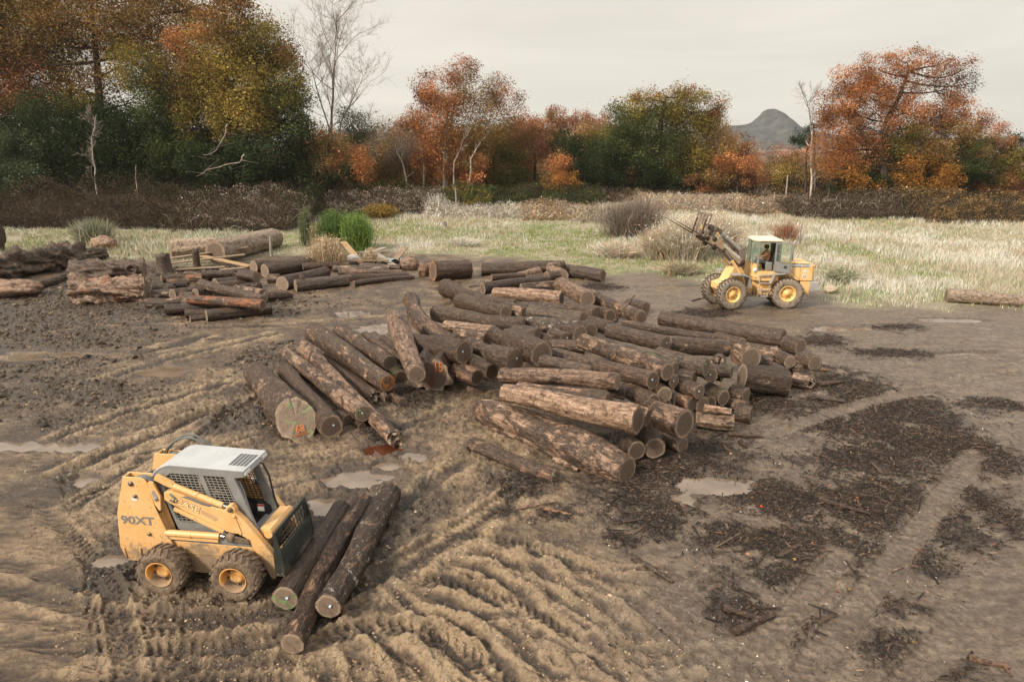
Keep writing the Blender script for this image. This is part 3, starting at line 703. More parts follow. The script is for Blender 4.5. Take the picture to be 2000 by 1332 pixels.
    ((2.152, 20.056, 1.514), (4.064, 16.925, 1.574), 0.239, 0.235, (0.55, 0, 0.3, 0), 0, 0.45, 'b', 'logs of the big pile in the yard', 'smooth pale brown log crossing the middle of the pile', {}),
    ((0.844, 18.255, 1.45), (2.119, 17.296, 1.45), 0.186, 0.167, (0.3, 0, 0.2, 0), 0, 0.50, 'a', 'logs of the big pile in the yard', 'short log with pale left tip under the long brown logs', {}),
    ((1.269, 19.908, 1.15), (3.645, 16.706, 1.414), 0.195, 0.253, (0.2, 0.05, 0.35, 0), 0, 0.30, 'b', 'logs of the big pile in the yard', 'long rough brown log running under the smooth pale one', {'tagc': 1}),
    ((2.472, 16.534, 1.15), (2.884, 16.534, 1.15), 0.161, 0.185, (0.4, 0, 0.3, 0), 0, 0.40, 'b', 'logs of the big pile in the yard', 'grey stub end behind the straight peeled log', {}),
    ((3.068, 17.314, 0.954), (3.609, 16.313, 0.954), 0.231, 0.235, (0.3, 0.1, 0.3, 0), 0, 0.30, 'b', 'logs of the big pile in the yard', 'grey barked log with dark oval end behind the front logs', {}),
    ((3.453, 15.948, 1.009), (3.553, 15.733, 1.009), 0.185, 0.208, (0.2, 0, 0.2, 0.1), 0, 0.70, 'b', 'logs of the big pile in the yard', 'pinkish oval log end tucked behind the grey barked log', {}),
    ((2.406, 16.01, 1.019), (3.303, 15.437, 0.91), 0.215, 0.231, (0.5, 0, 0.1, 0.1), 0, 0.50, 'b', 'logs of the big pile in the yard', 'grey round end just behind the peeled tan log', {}),
    ((3.511, 15.035, 1.124), (3.945, 14.482, 1.139), 0.332, 0.357, (0.55, 0.15, 0.1, 0.1), 0, 0.30, 'b', 'logs of the big pile in the yard', 'thick tan log with large dark oval end', {}),
    ((3.7, 16.137, 0.183), (4.2, 15.427, 0.188), 0.210, 0.215, (0.55, 0.05, 0.3, 0), 0, 0.55, 'b', 'logs of the big pile in the yard', 'low grey log with frayed top in front of the thick tan one', {}),
    ((3.314, 16.036, 0.315), (3.404, 14.947, 0.318), 0.258, 0.261, (0.1, 0.1, 0.1, 0), 0, 0.40, 'b', 'logs of the big pile in the yard', 'dark log with ringed oval end on the ground at the front', {}),
    ((2.796, 15.246, 0.321), (2.952, 14.811, 0.321), 0.227, 0.240, (0.2, 0.1, 0.2, 0), 0, 0.20, 'b', 'logs of the big pile in the yard', 'dark log butt just right of the giant trunk end', {}),
    ((0.168, 16.903, 1.175), (2.348, 15.763, 1.26), 0.148, 0.177, (0.45, 0, 0.1, 0.2), 0, 0.40, 'b', 'logs of the big pile in the yard', 'slim peeled log second in the front stack', {}),
    ((-0.287, 18.115, 1.073), (2.669, 16.301, 1.521), 0.208, 0.217, (0.7, 0, 0.05, 0.15), -6, 0.85, 'b', 'logs of the big pile in the yard', 'straight peeled log with pale end topmost of the front stack', {}),
    ((-0.201, 16.77, 1.063), (2.891, 14.549, 1.205), 0.224, 0.349, (0.85, 0, 0.0, 0.25), 0, 0.30, 'b', 'logs of the big pile in the yard', 'peeled tan log with thick dark end above the giant trunk', {}),
    ((-0.921, 17.66, 0.302), (2.578, 13.888, 0.269), 0.345, 0.307, (0.5, 0, 0.35, 0.05), 0, 0.45, 'b', 'logs of the big pile in the yard', 'giant swollen pale trunk at the front of the pile', {'bulge': 1}),
    ((-0.997, 15.526, 0.159), (0.973, 13.754, 0.158), 0.183, 0.182, (0.4, 0, 0.15, 0.1), 0, 0.40, 'b', 'logs of the big pile in the yard', 'short loose log with green dotted end before the giant trunk', {'paint': 'greendot'}),
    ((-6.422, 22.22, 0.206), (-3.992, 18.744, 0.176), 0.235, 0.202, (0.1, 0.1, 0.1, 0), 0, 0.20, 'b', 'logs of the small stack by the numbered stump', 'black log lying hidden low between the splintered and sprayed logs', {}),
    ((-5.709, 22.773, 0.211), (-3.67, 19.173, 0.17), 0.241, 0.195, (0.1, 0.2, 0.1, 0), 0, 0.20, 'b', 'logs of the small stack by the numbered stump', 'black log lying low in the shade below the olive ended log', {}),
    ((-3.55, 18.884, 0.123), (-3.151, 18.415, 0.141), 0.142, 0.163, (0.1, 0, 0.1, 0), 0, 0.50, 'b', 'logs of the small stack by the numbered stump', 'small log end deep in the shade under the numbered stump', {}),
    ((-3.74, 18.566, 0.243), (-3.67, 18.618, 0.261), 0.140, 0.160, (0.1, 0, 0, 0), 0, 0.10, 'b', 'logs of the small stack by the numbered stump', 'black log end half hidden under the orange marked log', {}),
    ((-4.147, 21.685, 0.16), (-3.52, 20.522, 0.191), 0.184, 0.219, (0.05, 0.9, 0.1, 0), 0, 0.10, 'b', 'logs of the small stack by the numbered stump', 'mossy green log end between the stack and the numbered stump', {}),
    ((-4.743, 24.141, 0.45), (-4.081, 22.592, 0.4), 0.152, 0.143, (0.3, 0.3, 0.2, 0.2), 0, 0.50, 'b', 'logs of the small stack by the numbered stump', 'barky split slab leaning behind the thin whip of a log', {}),
    ((-5.342, 23.827, 0.677), (-3.578, 21.571, 0.369), 0.137, 0.164, (0.2, 0.2, 0.3, 0), 0, 0.60, 'b', 'logs of the small stack by the numbered stump', 'thin log like a pole with pale ring end', {}),
    ((-6.362, 24.354, 0.65), (-3.936, 20.93, 0.54), 0.293, 0.248, (0.35, 0.35, 0.3, 0), 0, 0.55, 'b', 'logs of the small stack by the numbered stump', 'mossy log with olive cut end beside the thin pole', {}),
    ((-7.149, 23.787, 0.781), (-3.658, 18.956, 0.539), 0.373, 0.259, (0.4, 0.25, 0.25, 0.05), 0, 0.35, 'b', 'logs of the small stack by the numbered stump', 'long log with mossy top and orange sprayed cut end', {'paint': 'orange'}),
    ((-4.156, 17.0, 0.096), (-3.978, 16.786, 0.098), 0.111, 0.113, (0.2, 0.1, 0.1, 0), 0, 0.50, 'b', 'logs of the small stack by the numbered stump', 'little broken stub lying under the tapered log', {}),
    ((-4.736, 17.501, 0.14), (-4.42, 17.087, 0.148), 0.161, 0.171, (0.2, 0.1, 0.2, 0), 0, 0.50, 'b', 'logs of the small stack by the numbered stump', 'low log butt peeping out under the tapered log', {}),
    ((-7.104, 22.374, 0.62), (-2.949, 15.815, 0.178), 0.259, 0.204, (0.6, 0, 0.1, 0.15), 0, 0.50, 'b', 'logs of the small stack by the numbered stump', 'splintered log reaching furthest to the front with torn tip', {}),
    ((-7.764, 22.283, 0.45), (-3.898, 16.702, 0.499), 0.212, 0.231, (0.6, 0, 0.25, 0.15), 0, 0.55, 'b', 'logs of the small stack by the numbered stump', 'tapered peeled log with blue tag and green dot on its end', {'tagc': 1, 'paint': 'greendot'}),
    ((-7.315, 20.944, 0.235), (-4.666, 16.334, 0.28), 0.267, 0.317, (0.1, 0.05, 0.15, 0.1), 0, 0.25, 'b', 'logs of the small stack by the numbered stump', 'log with a large dark heart and cream rim second from left', {'tagc': 1}),
    ((-8.142, 20.563, 0.321), (-5.568, 16.371, 0.446), 0.361, 0.492, (0.35, 0, 0.3, 0), 0, 0.80, 'b', 'logs of the small stack by the numbered stump', 'thick trunk with pale grey cut end sprayed orange and green', {'paint': 'mark', 'mitre': 0.75}),
    ((-2.274, 21.341, 0.527), (-2.42, 19.598, 0.537), 0.575, 0.585, (0.1, 0.1, 0.1, 0), 0, 0.20, 'b', 'logs of the small stack by the numbered stump', 'wide fluted stump with number painted orange on dark end', {'paint': '15', 'flute': 1}),
    ((-2.027, 23.007, 0.5), (-4.024, 26.197, 1.5), 0.339, 0.297, (0.45, 0.05, 0.2, 0.1), -30, 0.40, 'b', 'logs of the small stack by the numbered stump', 'curved log rearing up between the two stacks', {}),
    ((-4.042, 23.198, 1.343), (-2.732, 18.494, 0.974), 0.374, 0.276, (0.75, 0, 0.3, 0.05), 0, 0.55, 'b', 'logs of the small stack by the numbered stump', 'ragged peeled log with round grey end above the numbered stump', {}),
    ((-17.968, 34.331, 0.134), (-18.376, 33.98, 0.132), 0.154, 0.153, (0.3, 0, 0.1, 0.1), 0, 0.60, 'b', 'logs of the far left pile', 'short dark log end beside the great split trunk', {}),
    ((-17.472, 34.757, 0.14), (-17.748, 34.599, 0.135), 0.161, 0.155, (0.3, 0, 0.1, 0.4), 0, 0.60, 'b', 'logs of the far left pile', 'short stub with a pale end in the far left heap', {}),
    ((-17.848, 35.63, 0.143), (-17.358, 35.806, 0.139), 0.165, 0.160, (0.3, 0, 0.1, 0.4), 0, 0.60, 'b', 'logs of the far left pile', 'stub with bright orange end facing left', {}),
    ((-15.056, 37.306, 0.244), (-17.938, 37.088, 0.206), 0.278, 0.235, (0.4, 0.05, 0.1, 0.7), 0, 0.60, 'b', 'logs of the far left pile', 'rusty orange sided log behind the diagonal one', {}),
    ((-17.018, 37.697, 0.171), (-18.734, 38.809, 0.15), 0.197, 0.173, (0.5, 0, 0.1, 0.2), 0, 0.70, 'b', 'logs of the far left pile', 'light topped thin log at the back of the far left heap', {}),
    ((-14.28, 37.024, 0.218), (-15.585, 35.257, 0.267), 0.248, 0.303, (0.1, 0.15, 0.2, 0), 0, 0.50, 'b', 'logs of the far left pile', 'long black log at the back of the far left heap', {}),
    ((-13.955, 30.549, 0.181), (-16.919, 31.021, 0.225), 0.207, 0.257, (0.4, 0, 0.1, 0.1), 0, 0.40, 'b', 'logs of the far left pile', 'low brown log stub nearest to the split trunk', {}),
    ((-13.923, 35.836, 0.211), (-15.232, 34.843, 0.217), 0.241, 0.247, (0.2, 0.1, 0.1, 0.1), 0, 0.40, 'b', 'logs of the far left pile', 'dark log behind the diagonal log in the middle of the heap', {}),
    ((-15.27, 36.918, 0.516), (-16.815, 36.598, 0.527), 0.220, 0.231, (0.3, 0.1, 0.1, 0.3), 0, 0.50, 'b', 'logs of the far left pile', 'brown log end at the upper back of the far left heap', {}),
    ((-17.444, 36.346, 0.189), (-18.425, 35.896, 0.199), 0.217, 0.228, (0.4, 0, 0.2, 0.2), 0, 0.50, 'b', 'logs of the far left pile', 'brown log lying behind the stub cluster of the heap', {}),
    ((-18.479, 37.567, 0.196), (-19.252, 36.947, 0.192), 0.224, 0.220, (0.3, 0, 0.3, 0.3), 0, 0.50, 'b', 'logs of the far left pile', 'rusty brown log at the left back of the heap', {}),
    ((-13.197, 35.083, 0.206), (-14.184, 33.611, 0.209), 0.236, 0.239, (0.3, 0, 0.2, 0.1), 0, 0.40, 'b', 'logs of the far left pile', 'dark brown log beneath the thin peeled log of the heap', {}),
    ((-11.308, 29.948, 0.187), (-12.868, 29.501, 0.195), 0.215, 0.223, (0.1, 0, 0.1, 0.1), 0, 0.30, 'b', 'logs of the far left pile', 'shaded black log between the two long front logs of the heap', {}),
    ((-17.247, 34.17, 0.278), (-18.1, 33.765, 0.288), 0.230, 0.240, (0.4, 0, 0.2, 0.3), 0, 0.45, 'b', 'logs of the far left pile', 'reddish brown log end right of the great split trunk', {}),
    ((-16.528, 32.874, 0.238), (-17.538, 32.711, 0.237), 0.271, 0.270, (0.4, 0, 0.1, 0.2), 0, 0.40, 'b', 'logs of the far left pile', 'brown log end resting above the low brown stub', {}),
    ((-15.563, 33.502, 0.305), (-16.335, 32.171, 0.353), 0.226, 0.278, (0.3, 0, 0.1, 0.5), 0, 0.50, 'b', 'logs of the far left pile', 'log with orange rimmed end in the stub cluster', {}),
    ((-16.31, 34.83, 0.182), (-16.689, 35.089, 0.16), 0.208, 0.184, (0.4, 0, 0.2, 0.1), 0, 0.60, 'b', 'logs of the far left pile', 'grey stub end high in the stub cluster', {}),
    ((-15.841, 33.769, 0.176), (-16.449, 33.523, 0.184), 0.202, 0.211, (0.4, 0, 0.2, 0.1), 0, 0.85, 'b', 'logs of the far left pile', 'pale log end in the middle of the stub cluster', {}),
    ((-15.366, 32.982, 0.341), (-15.454, 32.67, 0.353), 0.198, 0.211, (0.4, 0, 0.2, 0.1), 0, 0.80, 'b', 'logs of the far left pile', 'round pale end beside the pale log end of the cluster', {}),
    ((-15.278, 32.074, 0.321), (-15.878, 32.034, 0.33), 0.193, 0.202, (0.3, 0, 0.1, 0.1), 0, 0.60, 'b', 'logs of the far left pile', 'thin ended log low in the stub cluster', {}),
    ((-15.142, 31.75, 0.252), (-15.874, 31.7, 0.256), 0.167, 0.172, (0.3, 0, 0.0, 0.9), 0, 0.50, 'b', 'logs of the far left pile', 'log with vivid orange end low in the stub cluster', {}),
    ((-14.52, 30.42, 0.445), (-15.619, 30.226, 0.448), 0.160, 0.164, (0.5, 0, 0.1, 0.2), 0, 0.85, 'b', 'logs of the far left pile', 'yellowish stub end just above the round front end', {}),
    ((-12.046, 32.295, 0.415), (-13.815, 33.548, 0.398), 0.194, 0.176, (0.6, 0, 0.2, 0.1), 0, 0.50, 'b', 'logs of the far left pile', 'thin peeled log at the right back of the far left heap', {}),
    ((-10.701, 32.604, 0.278), (-11.841, 31.974, 0.301), 0.196, 0.221, (0.4, 0, 0.15, 0.1), 0, 0.90, 'a', 'logs of the far left pile', 'log with a pale broken tip at the right of the heap', {}),
    ((-12.997, 30.626, 0.196), (-14.095, 29.988, 0.238), 0.208, 0.253, (0.1, 0.1, 0.1, 0), 0, 0.80, 'b', 'logs of the far left pile', 'dark log with small pale end under the orange streaked log', {}),
    ((-13.372, 29.186, 0.173), (-14.231, 28.936, 0.195), 0.199, 0.223, (0.1, 0.1, 0.1, 0), 0, 0.85, 'b', 'logs of the far left pile', 'black log with pale oval end low at the heap front', {}),
    ((-12.464, 30.156, 0.388), (-15.173, 29.103, 0.348), 0.250, 0.246, (0.1, 0.1, 0.15, 0), 0, 0.75, 'b', 'logs of the far left pile', 'log with the big pinkish round end at the heap front', {}),
    ((-13.227, 28.547, 0.131), (-13.718, 28.234, 0.133), 0.151, 0.154, (0.1, 0.1, 0.1, 0), 0, 0.85, 'b', 'logs of the far left pile', 'smallest log with pale end at the very front of the heap', {}),
    ((-10.781, 29.747, 0.251), (-13.013, 28.244, 0.301), 0.236, 0.246, (0.05, 0.1, 0.1, 0.1), 0, 0.85, 'b', 'logs of the far left pile', 'long black log lying along the front of the heap', {}),
    ((-14.2, 29.374, 0.76), (-10.726, 28.655, 0.651), 0.199, 0.237, (0.35, 0, 0.05, 0.62), 0, 0.20, 'b', 'logs of the far left pile', 'log with a long bright orange streak along its side', {}),
    ((-11.612, 31.283, 0.355), (-15.867, 34.315, 0.435), 0.200, 0.295, (0.3, 0.1, 0.35, 0), 0, 0.80, 'b', 'logs of the far left pile', 'long grey brown log lying diagonally on top of the heap', {}),
    ((-13.632, 41.956, 0.268), (-15.239, 39.891, 0.365), 0.303, 0.408, (0.1, 0.1, 0.25, 0), 0, 0.85, 'b', 'logs lying along the grass edge', 'log with tall pale end behind the thick brown one', {}),
    ((-12.813, 37.016, 0.222), (-13.387, 37.065, 0.228), 0.253, 0.260, (0.3, 0.2, 0.2, 0), 0, 0.50, 'b', 'logs lying along the grass edge', 'short stubby log lying left of the ringed log', {}),
    ((-11.829, 41.741, 0.332), (-14.167, 38.685, 0.36), 0.372, 0.402, (0.15, 0.05, 0.3, 0), 0, 0.80, 'b', 'logs lying along the grass edge', 'thick brown log rising to the right by the dry reeds', {}),
    ((-10.667, 38.7, 0.277), (-11.945, 34.92, 0.353), 0.314, 0.395, (0.2, 0.05, 0.35, 0), 0, 0.95, 'b', 'logs lying along the grass edge', 'log with a bright ringed end facing left', {}),
    ((-8.805, 36.175, 0.296), (-11.205, 34.721, 0.296), 0.334, 0.334, (0.1, 0, 0.75, 0), 0, 0.90, 'b', 'logs lying along the grass edge', 'straight grey log with a short branch stub on top', {'stub': 2}),
    ((-14.422, 35.79, 0.678), (-13.285, 35.077, 0.687), 0.275, 0.285, (0.15, 0.2, 0.2, 0), 0, 0.60, 'b', 'logs lying along the grass edge', 'grey mossy log low at the left end of the edge row', {}),
    ((-10.502, 40.855, 0.367), (-12.381, 40.061, 0.363), 0.208, 0.205, (0.2, 0.1, 0.3, 0.1), 0, 0.40, 'b', 'logs lying along the grass edge', 'thin brown log behind the thick log by the dry reeds', {}),
    ((-6.71, 40.719, 0.166), (-9.212, 41.268, 0.184), 0.191, 0.211, (0.4, 0, 0.5, 0.1), 0, 0.50, 'b', 'logs lying along the grass edge', 'pale grey log at the back right of the edge row', {}),
    ((-7.324, 40.425, 0.189), (-10.675, 40.383, 0.18), 0.189, 0.206, (0.5, 0, 0.3, 0.1), 0, 0.20, 'b', 'logs lying along the grass edge', 'light brown log at the back of the edge row', {}),
    ((-6.378, 39.281, 0.145), (-10.031, 39.105, 0.204), 0.168, 0.234, (0.5, 0, 0.7, 0), 0, 0.30, 'b', 'logs lying along the grass edge', 'grey weathered log in the middle of the edge row', {}),
    ((-5.865, 38.341, 0.157), (-9.056, 37.31, 0.218), 0.180, 0.249, (0.4, 0, 0.4, 0), 0, 0.20, 'b', 'logs lying along the grass edge', 'brown log with blotched bark low in the edge row', {}),
    ((-5.548, 37.936, 0.126), (-8.451, 35.841, 0.171), 0.146, 0.169, (0.1, 0.1, 0.3, 0), 14, 0.20, 'b', 'logs lying along the grass edge', 'thin crooked dark log at the front of the edge row', {}),
    ((-2.428, 38.618, 0.465), (-4.41, 37.653, 0.541), 0.512, 0.589, (0.1, 0.25, 0.2, 0.1), 0, 0.30, 'b', 'logs lying along the grass edge', 'thick dark log with orange rimmed end by the gravel road', {'rim': 'orange'}),
    ((24.112, 31.097, 0.25), (20.988, 32.327, 0.302), 0.283, 0.340, (0.2, 0, 1.9, 0), 0, 0.60, 'b', 'logs lying along the grass edge', 'pale log lying in the grass edge at the right', {}),
    ((-20.334, 46.708, 0.61), (-22.687, 45.2, 0.654), 0.657, 0.700, (0.2, 0, 2.0, 0), 0, 0.90, 'b', 'logs lying along the grass edge', 'yellowish debarked log on the far left rubble', {}),
    ((-19.099, 43.78, 0.697), (-17.482, 50.251, 0.708), 0.741, 0.752, (0.2, 0, 2.0, 0), 0, 0.50, 'b', 'logs lying along the grass edge', 'tan weathered trunk sloping beside the yellowish log', {}),
    ((-3.468, 12.432, 0.166), (-3.682, 9.502, 0.189), 0.191, 0.217, (0.1, 0, 0.1, 0.05), 0, 0.75, 'b', 'logs beside the compact loader', 'dark log with green sprayed cut end against the loader frame', {'tagc': 1, 'paint': 'green'}),
    ((-3.049, 12.677, 0.169), (-3.258, 8.494, 0.155), 0.194, 0.178, (0.45, 0.1, 0.15, 0.05), 8, 0.80, 'b', 'logs beside the compact loader', 'crooked log with cracked grey cut end reaching nearest the camera', {'knot': 1}),
    ((-2.576, 12.909, 0.23), (-2.892, 9.176, 0.282), 0.262, 0.210, (0.35, 0, 0.1, 0.1), 0, 0.65, 'b', 'logs beside the compact loader', 'dark log with pale blotches and a tan cut end', {'tagc': 1, 'lichen': 1})]
# ------------------------------------------------------------------ log materials
bk = NT("log_bark")
def bark_material(t):
    seed = t.node('ObjectInfo').outputs['Random']
    off = t.node('CombineXYZ'); t.l.new(t.math('MULTIPLY', seed, 37.0), off.inputs[0]); t.l.new(t.math('MULTIPLY', seed, 91.0), off.inputs[1])
    v1 = t.coord('Object', (1, 1, 1), off.outputs[0]); v2 = t.coord('Object', (.16, 1, 1), off.outputs[0]); v3 = t.coord('Object', (.45, 1, 1), off.outputs[0])
    peel = t.attr('peel', 'OBJECT').outputs['Fac']; moss = t.attr('moss', 'OBJECT').outputs['Fac']
    grey = t.attr('grey', 'OBJECT').outputs['Fac']; orange = t.attr('orange', 'OBJECT').outputs['Fac']; lich = t.attr('lichen', 'OBJECT').outputs['Fac']
    fib = t.noise(v2, 34, 5, .65); pat = t.noise(v3, 3.4, 5, .62, .6); fine = t.noise(v1, 40, 3, .6); blot = t.noise(v1, 2.2, 4, .6)
    c = t.ramp(fib, [(.30, (.012, .007, .005)), (.48, (.046, .028, .019)), (.64, (.10, .064, .043)), (.82, (.215, .15, .10))])
    gy = t.ramp(fib, [(.30, (.028, .020, .015)), (.5, (.10, .073, .055)), (.75, (.27, .21, .165))])
    c = t.mix(t.math('MULTIPLY', grey, t.ramp(blot, [(.25, .6), (.55, 1.1)]), True), c, gy)
    gy = t.mix(t.math('SUBTRACT', grey, 1.0, True), gy, t.ramp(fib, [(.3, (.16, .12, .085)), (.5, (.33, .265, .20)), (.75, (.48, .41, .33))]))
    c = t.mix(t.math('SUBTRACT', grey, 1.0, True), c, gy)
    wood = t.ramp(t.noise(v2, 14, 5, .6), [(.25, (.075, .045, .030)), (.45, (.175, .112, .073)), (.62, (.31, .222, .158)), (.8, (.50, .41, .32))])
    wood = t.mix(1.0, wood, t.ramp(t.math('FRACT', t.math('MULTIPLY', seed, 31.7)), [(0.0, (1, 1, 1)), (.3, (1.25, 1.3, 1.4)), (.6, (.8, .68, .6)), (.8, (1.35, 1.4, 1.5)), (1.0, (1, .85, .75))]), 'MULTIPLY')
    pf = t.math('ADD', pat, t.math('MULTIPLY', t.math('SUBTRACT', peel, .42), .46))
    pm = t.ramp(pf, [(.53, 0.0), (.59, 1.0)])
    c = t.mix(pm, c, wood)
    of = t.math('ADD', t.noise(v3, 2.1, 4, .55, .4), t.math('MULTIPLY', t.math('SUBTRACT', orange, .5), .38))
    c = t.mix(t.math('MULTIPLY', t.ramp(of, [(.56, 0.0), (.62, .9)]), t.ramp(orange, [(.05, 0.0), (.3, 1.0)])), c, t.ramp(fib, [(.3, (.10, .035, .014)), (.7, (.32, .125, .045))]))
    mf = t.math('ADD', t.noise(v1, 4.5, 4, .65), t.math('MULTIPLY', t.math('SUBTRACT', moss, .5), .45))
    geo = t.node('NewGeometry'); sp = t.node('SeparateXYZ'); t.l.new(geo.outputs['Normal'], sp.inputs[0])
    mf = t.math('ADD', mf, t.math('MULTIPLY', sp.outputs[2], .08))
    c = t.mix(t.ramp(mf, [(.57, 0.0), (.68, .85)]), c, t.ramp(fine, [(.3, (.045, .05, .022)), (.7, (.125, .13, .06))]))
    lf = t.math('ADD', t.noise(v1, 5.5, 5, .7), t.math('MULTIPLY', lich, .10))
    c = t.mix(t.ramp(lf, [(.70, 0.0), (.73, .9)]), c, (.52, .50, .46))
    c = t.mix(t.ramp(t.noise(v1, 7, 5, .7, .8), [(.40, .75), (.52, 0.0)]), c, (.016, .011, .008))
    c = t.mix(t.ramp(t.noise(v3, 24, 4, .65), [(.60, 0.0), (.68, .7)]), c, (.34, .245, .165))
    c = t.mix(t.ramp(fine, [(.30, .6), (.5, 0.0)]), c, (.014, .010, .007))
    c = t.mix(1.0, c, t.ramp(t.math('FRACT', t.math('MULTIPLY', seed, 17.3)), [(0.0, (.66, .58, .53)), (.3, (1.0, .91, .84)), (.6, (.75, .74, .72)), (.8, (1.2, 1.1, 1.0)), (1.0, (.9, .80, .72))]), 'MULTIPLY')
    t.set(t.p, 'Base Color', c)
    t.set(t.p, 'Roughness', t.ramp(pat, [(.3, .62), (.7, .38)])); t.set(t.p, 'Specular IOR Level', .35)
    t.bump(t.math('ADD', t.math('ADD', fib, t.math('MULTIPLY', fine, .3)), t.math('MULTIPLY', pm, -.5)), 1.0, .03)
    return t.m
bark_material(bk)
ck = NT("cut_wood")
def cut_material(t):
    v = t.coord('Object')
    tone = t.attr('tone', 'OBJECT').outputs['Fac']; rad = t.attr('radius', 'OBJECT').outputs['Fac']
    rim = t.attr('rim', 'OBJECT').outputs['Fac']; pg = t.attr('paint_green', 'OBJECT').outputs['Fac']; po = t.attr('paint_orange', 'OBJECT').outputs['Fac']
    sp = t.node('SeparateXYZ'); t.l.new(v, sp.inputs[0])
    d = t.math('SQRT', t.math('ADD', t.math('POWER', sp.outputs[1], 2.0), t.math('POWER', sp.outputs[2], 2.0)))
    wob = t.noise(v, 6, 3, .5)
    r = t.math('ADD', t.math('DIVIDE', d, rad), t.math('MULTIPLY', t.math('SUBTRACT', wob, .5), .35))
    rings = t.noise(t.mix(0.0, v, v), 3, 2)
    sn = t.math('SINE', t.math('MULTIPLY', r, 46.0))
    dirt = t.noise(v, 9, 5, .65)
    heart_d = t.mix(t.math('MULTIPLY', dirt, .6), (.045, .026, .018), (.12, .078, .056))
    heart_l = t.mix(t.math('MULTIPLY', dirt, .8), (.17, .118, .084), (.36, .275, .20))
    heart = t.mix(tone, heart_d, heart_l)
    sap = t.mix(t.math('MULTIPLY', rim, 1.0), (.31, .225, .155), (.38, .17, .06))
    c = t.mix(t.ramp(r, [(.74, 0.0), (.82, .8)]), heart, sap)
    c = t.mix(t.ramp(r, [(.93, 0.0), (1.0, .85)]), c, (.07, .05, .038))
    c = t.mix(t.ramp(r, [(.0, .35), (.16, 0.0)]), c, (.09, .06, .045))
    c = t.mix(t.math('MULTIPLY', t.math('ADD', sn, 1.0), .09), c, (.09, .06, .045))
    c = t.mix(t.ramp(dirt, [(.48, 0.0), (.7, .75)]), c, (.06, .044, .034))
    an = t.math('ARCTAN2', sp.outputs[1], sp.outputs[2]); ck1 = t.noise(None, 1); cv = t.node('CombineXYZ'); t.l.new(t.math('MULTIPLY', an, 2.2), cv.inputs[0]); t.l.new(t.node('ObjectInfo').outputs['Random'], cv.inputs[1]); t.l.new(t.math('MULTIPLY', d, 1.5), cv.inputs[2])
    crk = t.noise(cv.outputs[0], 2.0, 2, .5)
    c = t.mix(t.math('MULTIPLY', t.ramp(t.math('ABSOLUTE', t.math('SUBTRACT', crk, .5)), [(.0, 1.0), (.018, 0.0)]), t.ramp(r, [(.45, .5), (.8, .0)])), c, (.02, .013, .009))
    gf = t.math('MULTIPLY', t.ramp(pg, [(.0, 0.0), (.1, 1.0)]), t.ramp(t.math('ADD', t.noise(v, 4, 4, .6, .5), t.math('MULTIPLY', pg, .22)), [(.62, 0.0), (.72, .8)]))
    c = t.mix(gf, c, (.13, .26, .085))
    of = t.math('MULTIPLY', po, t.ramp(t.noise(v, 7, 4, .7, 1.2), [(.5, 0.0), (.56, .9)]))
    c = t.mix(of, c, (.50, .17, .035))
    t.fin(c, .75, .3)
    t.bump(t.math('ADD', dirt, t.math('MULTIPLY', sn, .15)), .5, .012)
ck_m = cut_material(ck); ck_m = ck.m
def flat_mat(name, col, rough=.6, metal=0.0, spec=.5):
    t = NT(name); return t.fin(col, rough, spec, metal)
tag_m = flat_mat("tag_plastic", (.55, .72, .80), .4)
green_spray = flat_mat("green_spray_paint", (.07, .34, .11), .5)
orange_spray = flat_mat("orange_spray_paint", (.50, .14, .035), .55)
root_m = bk.m

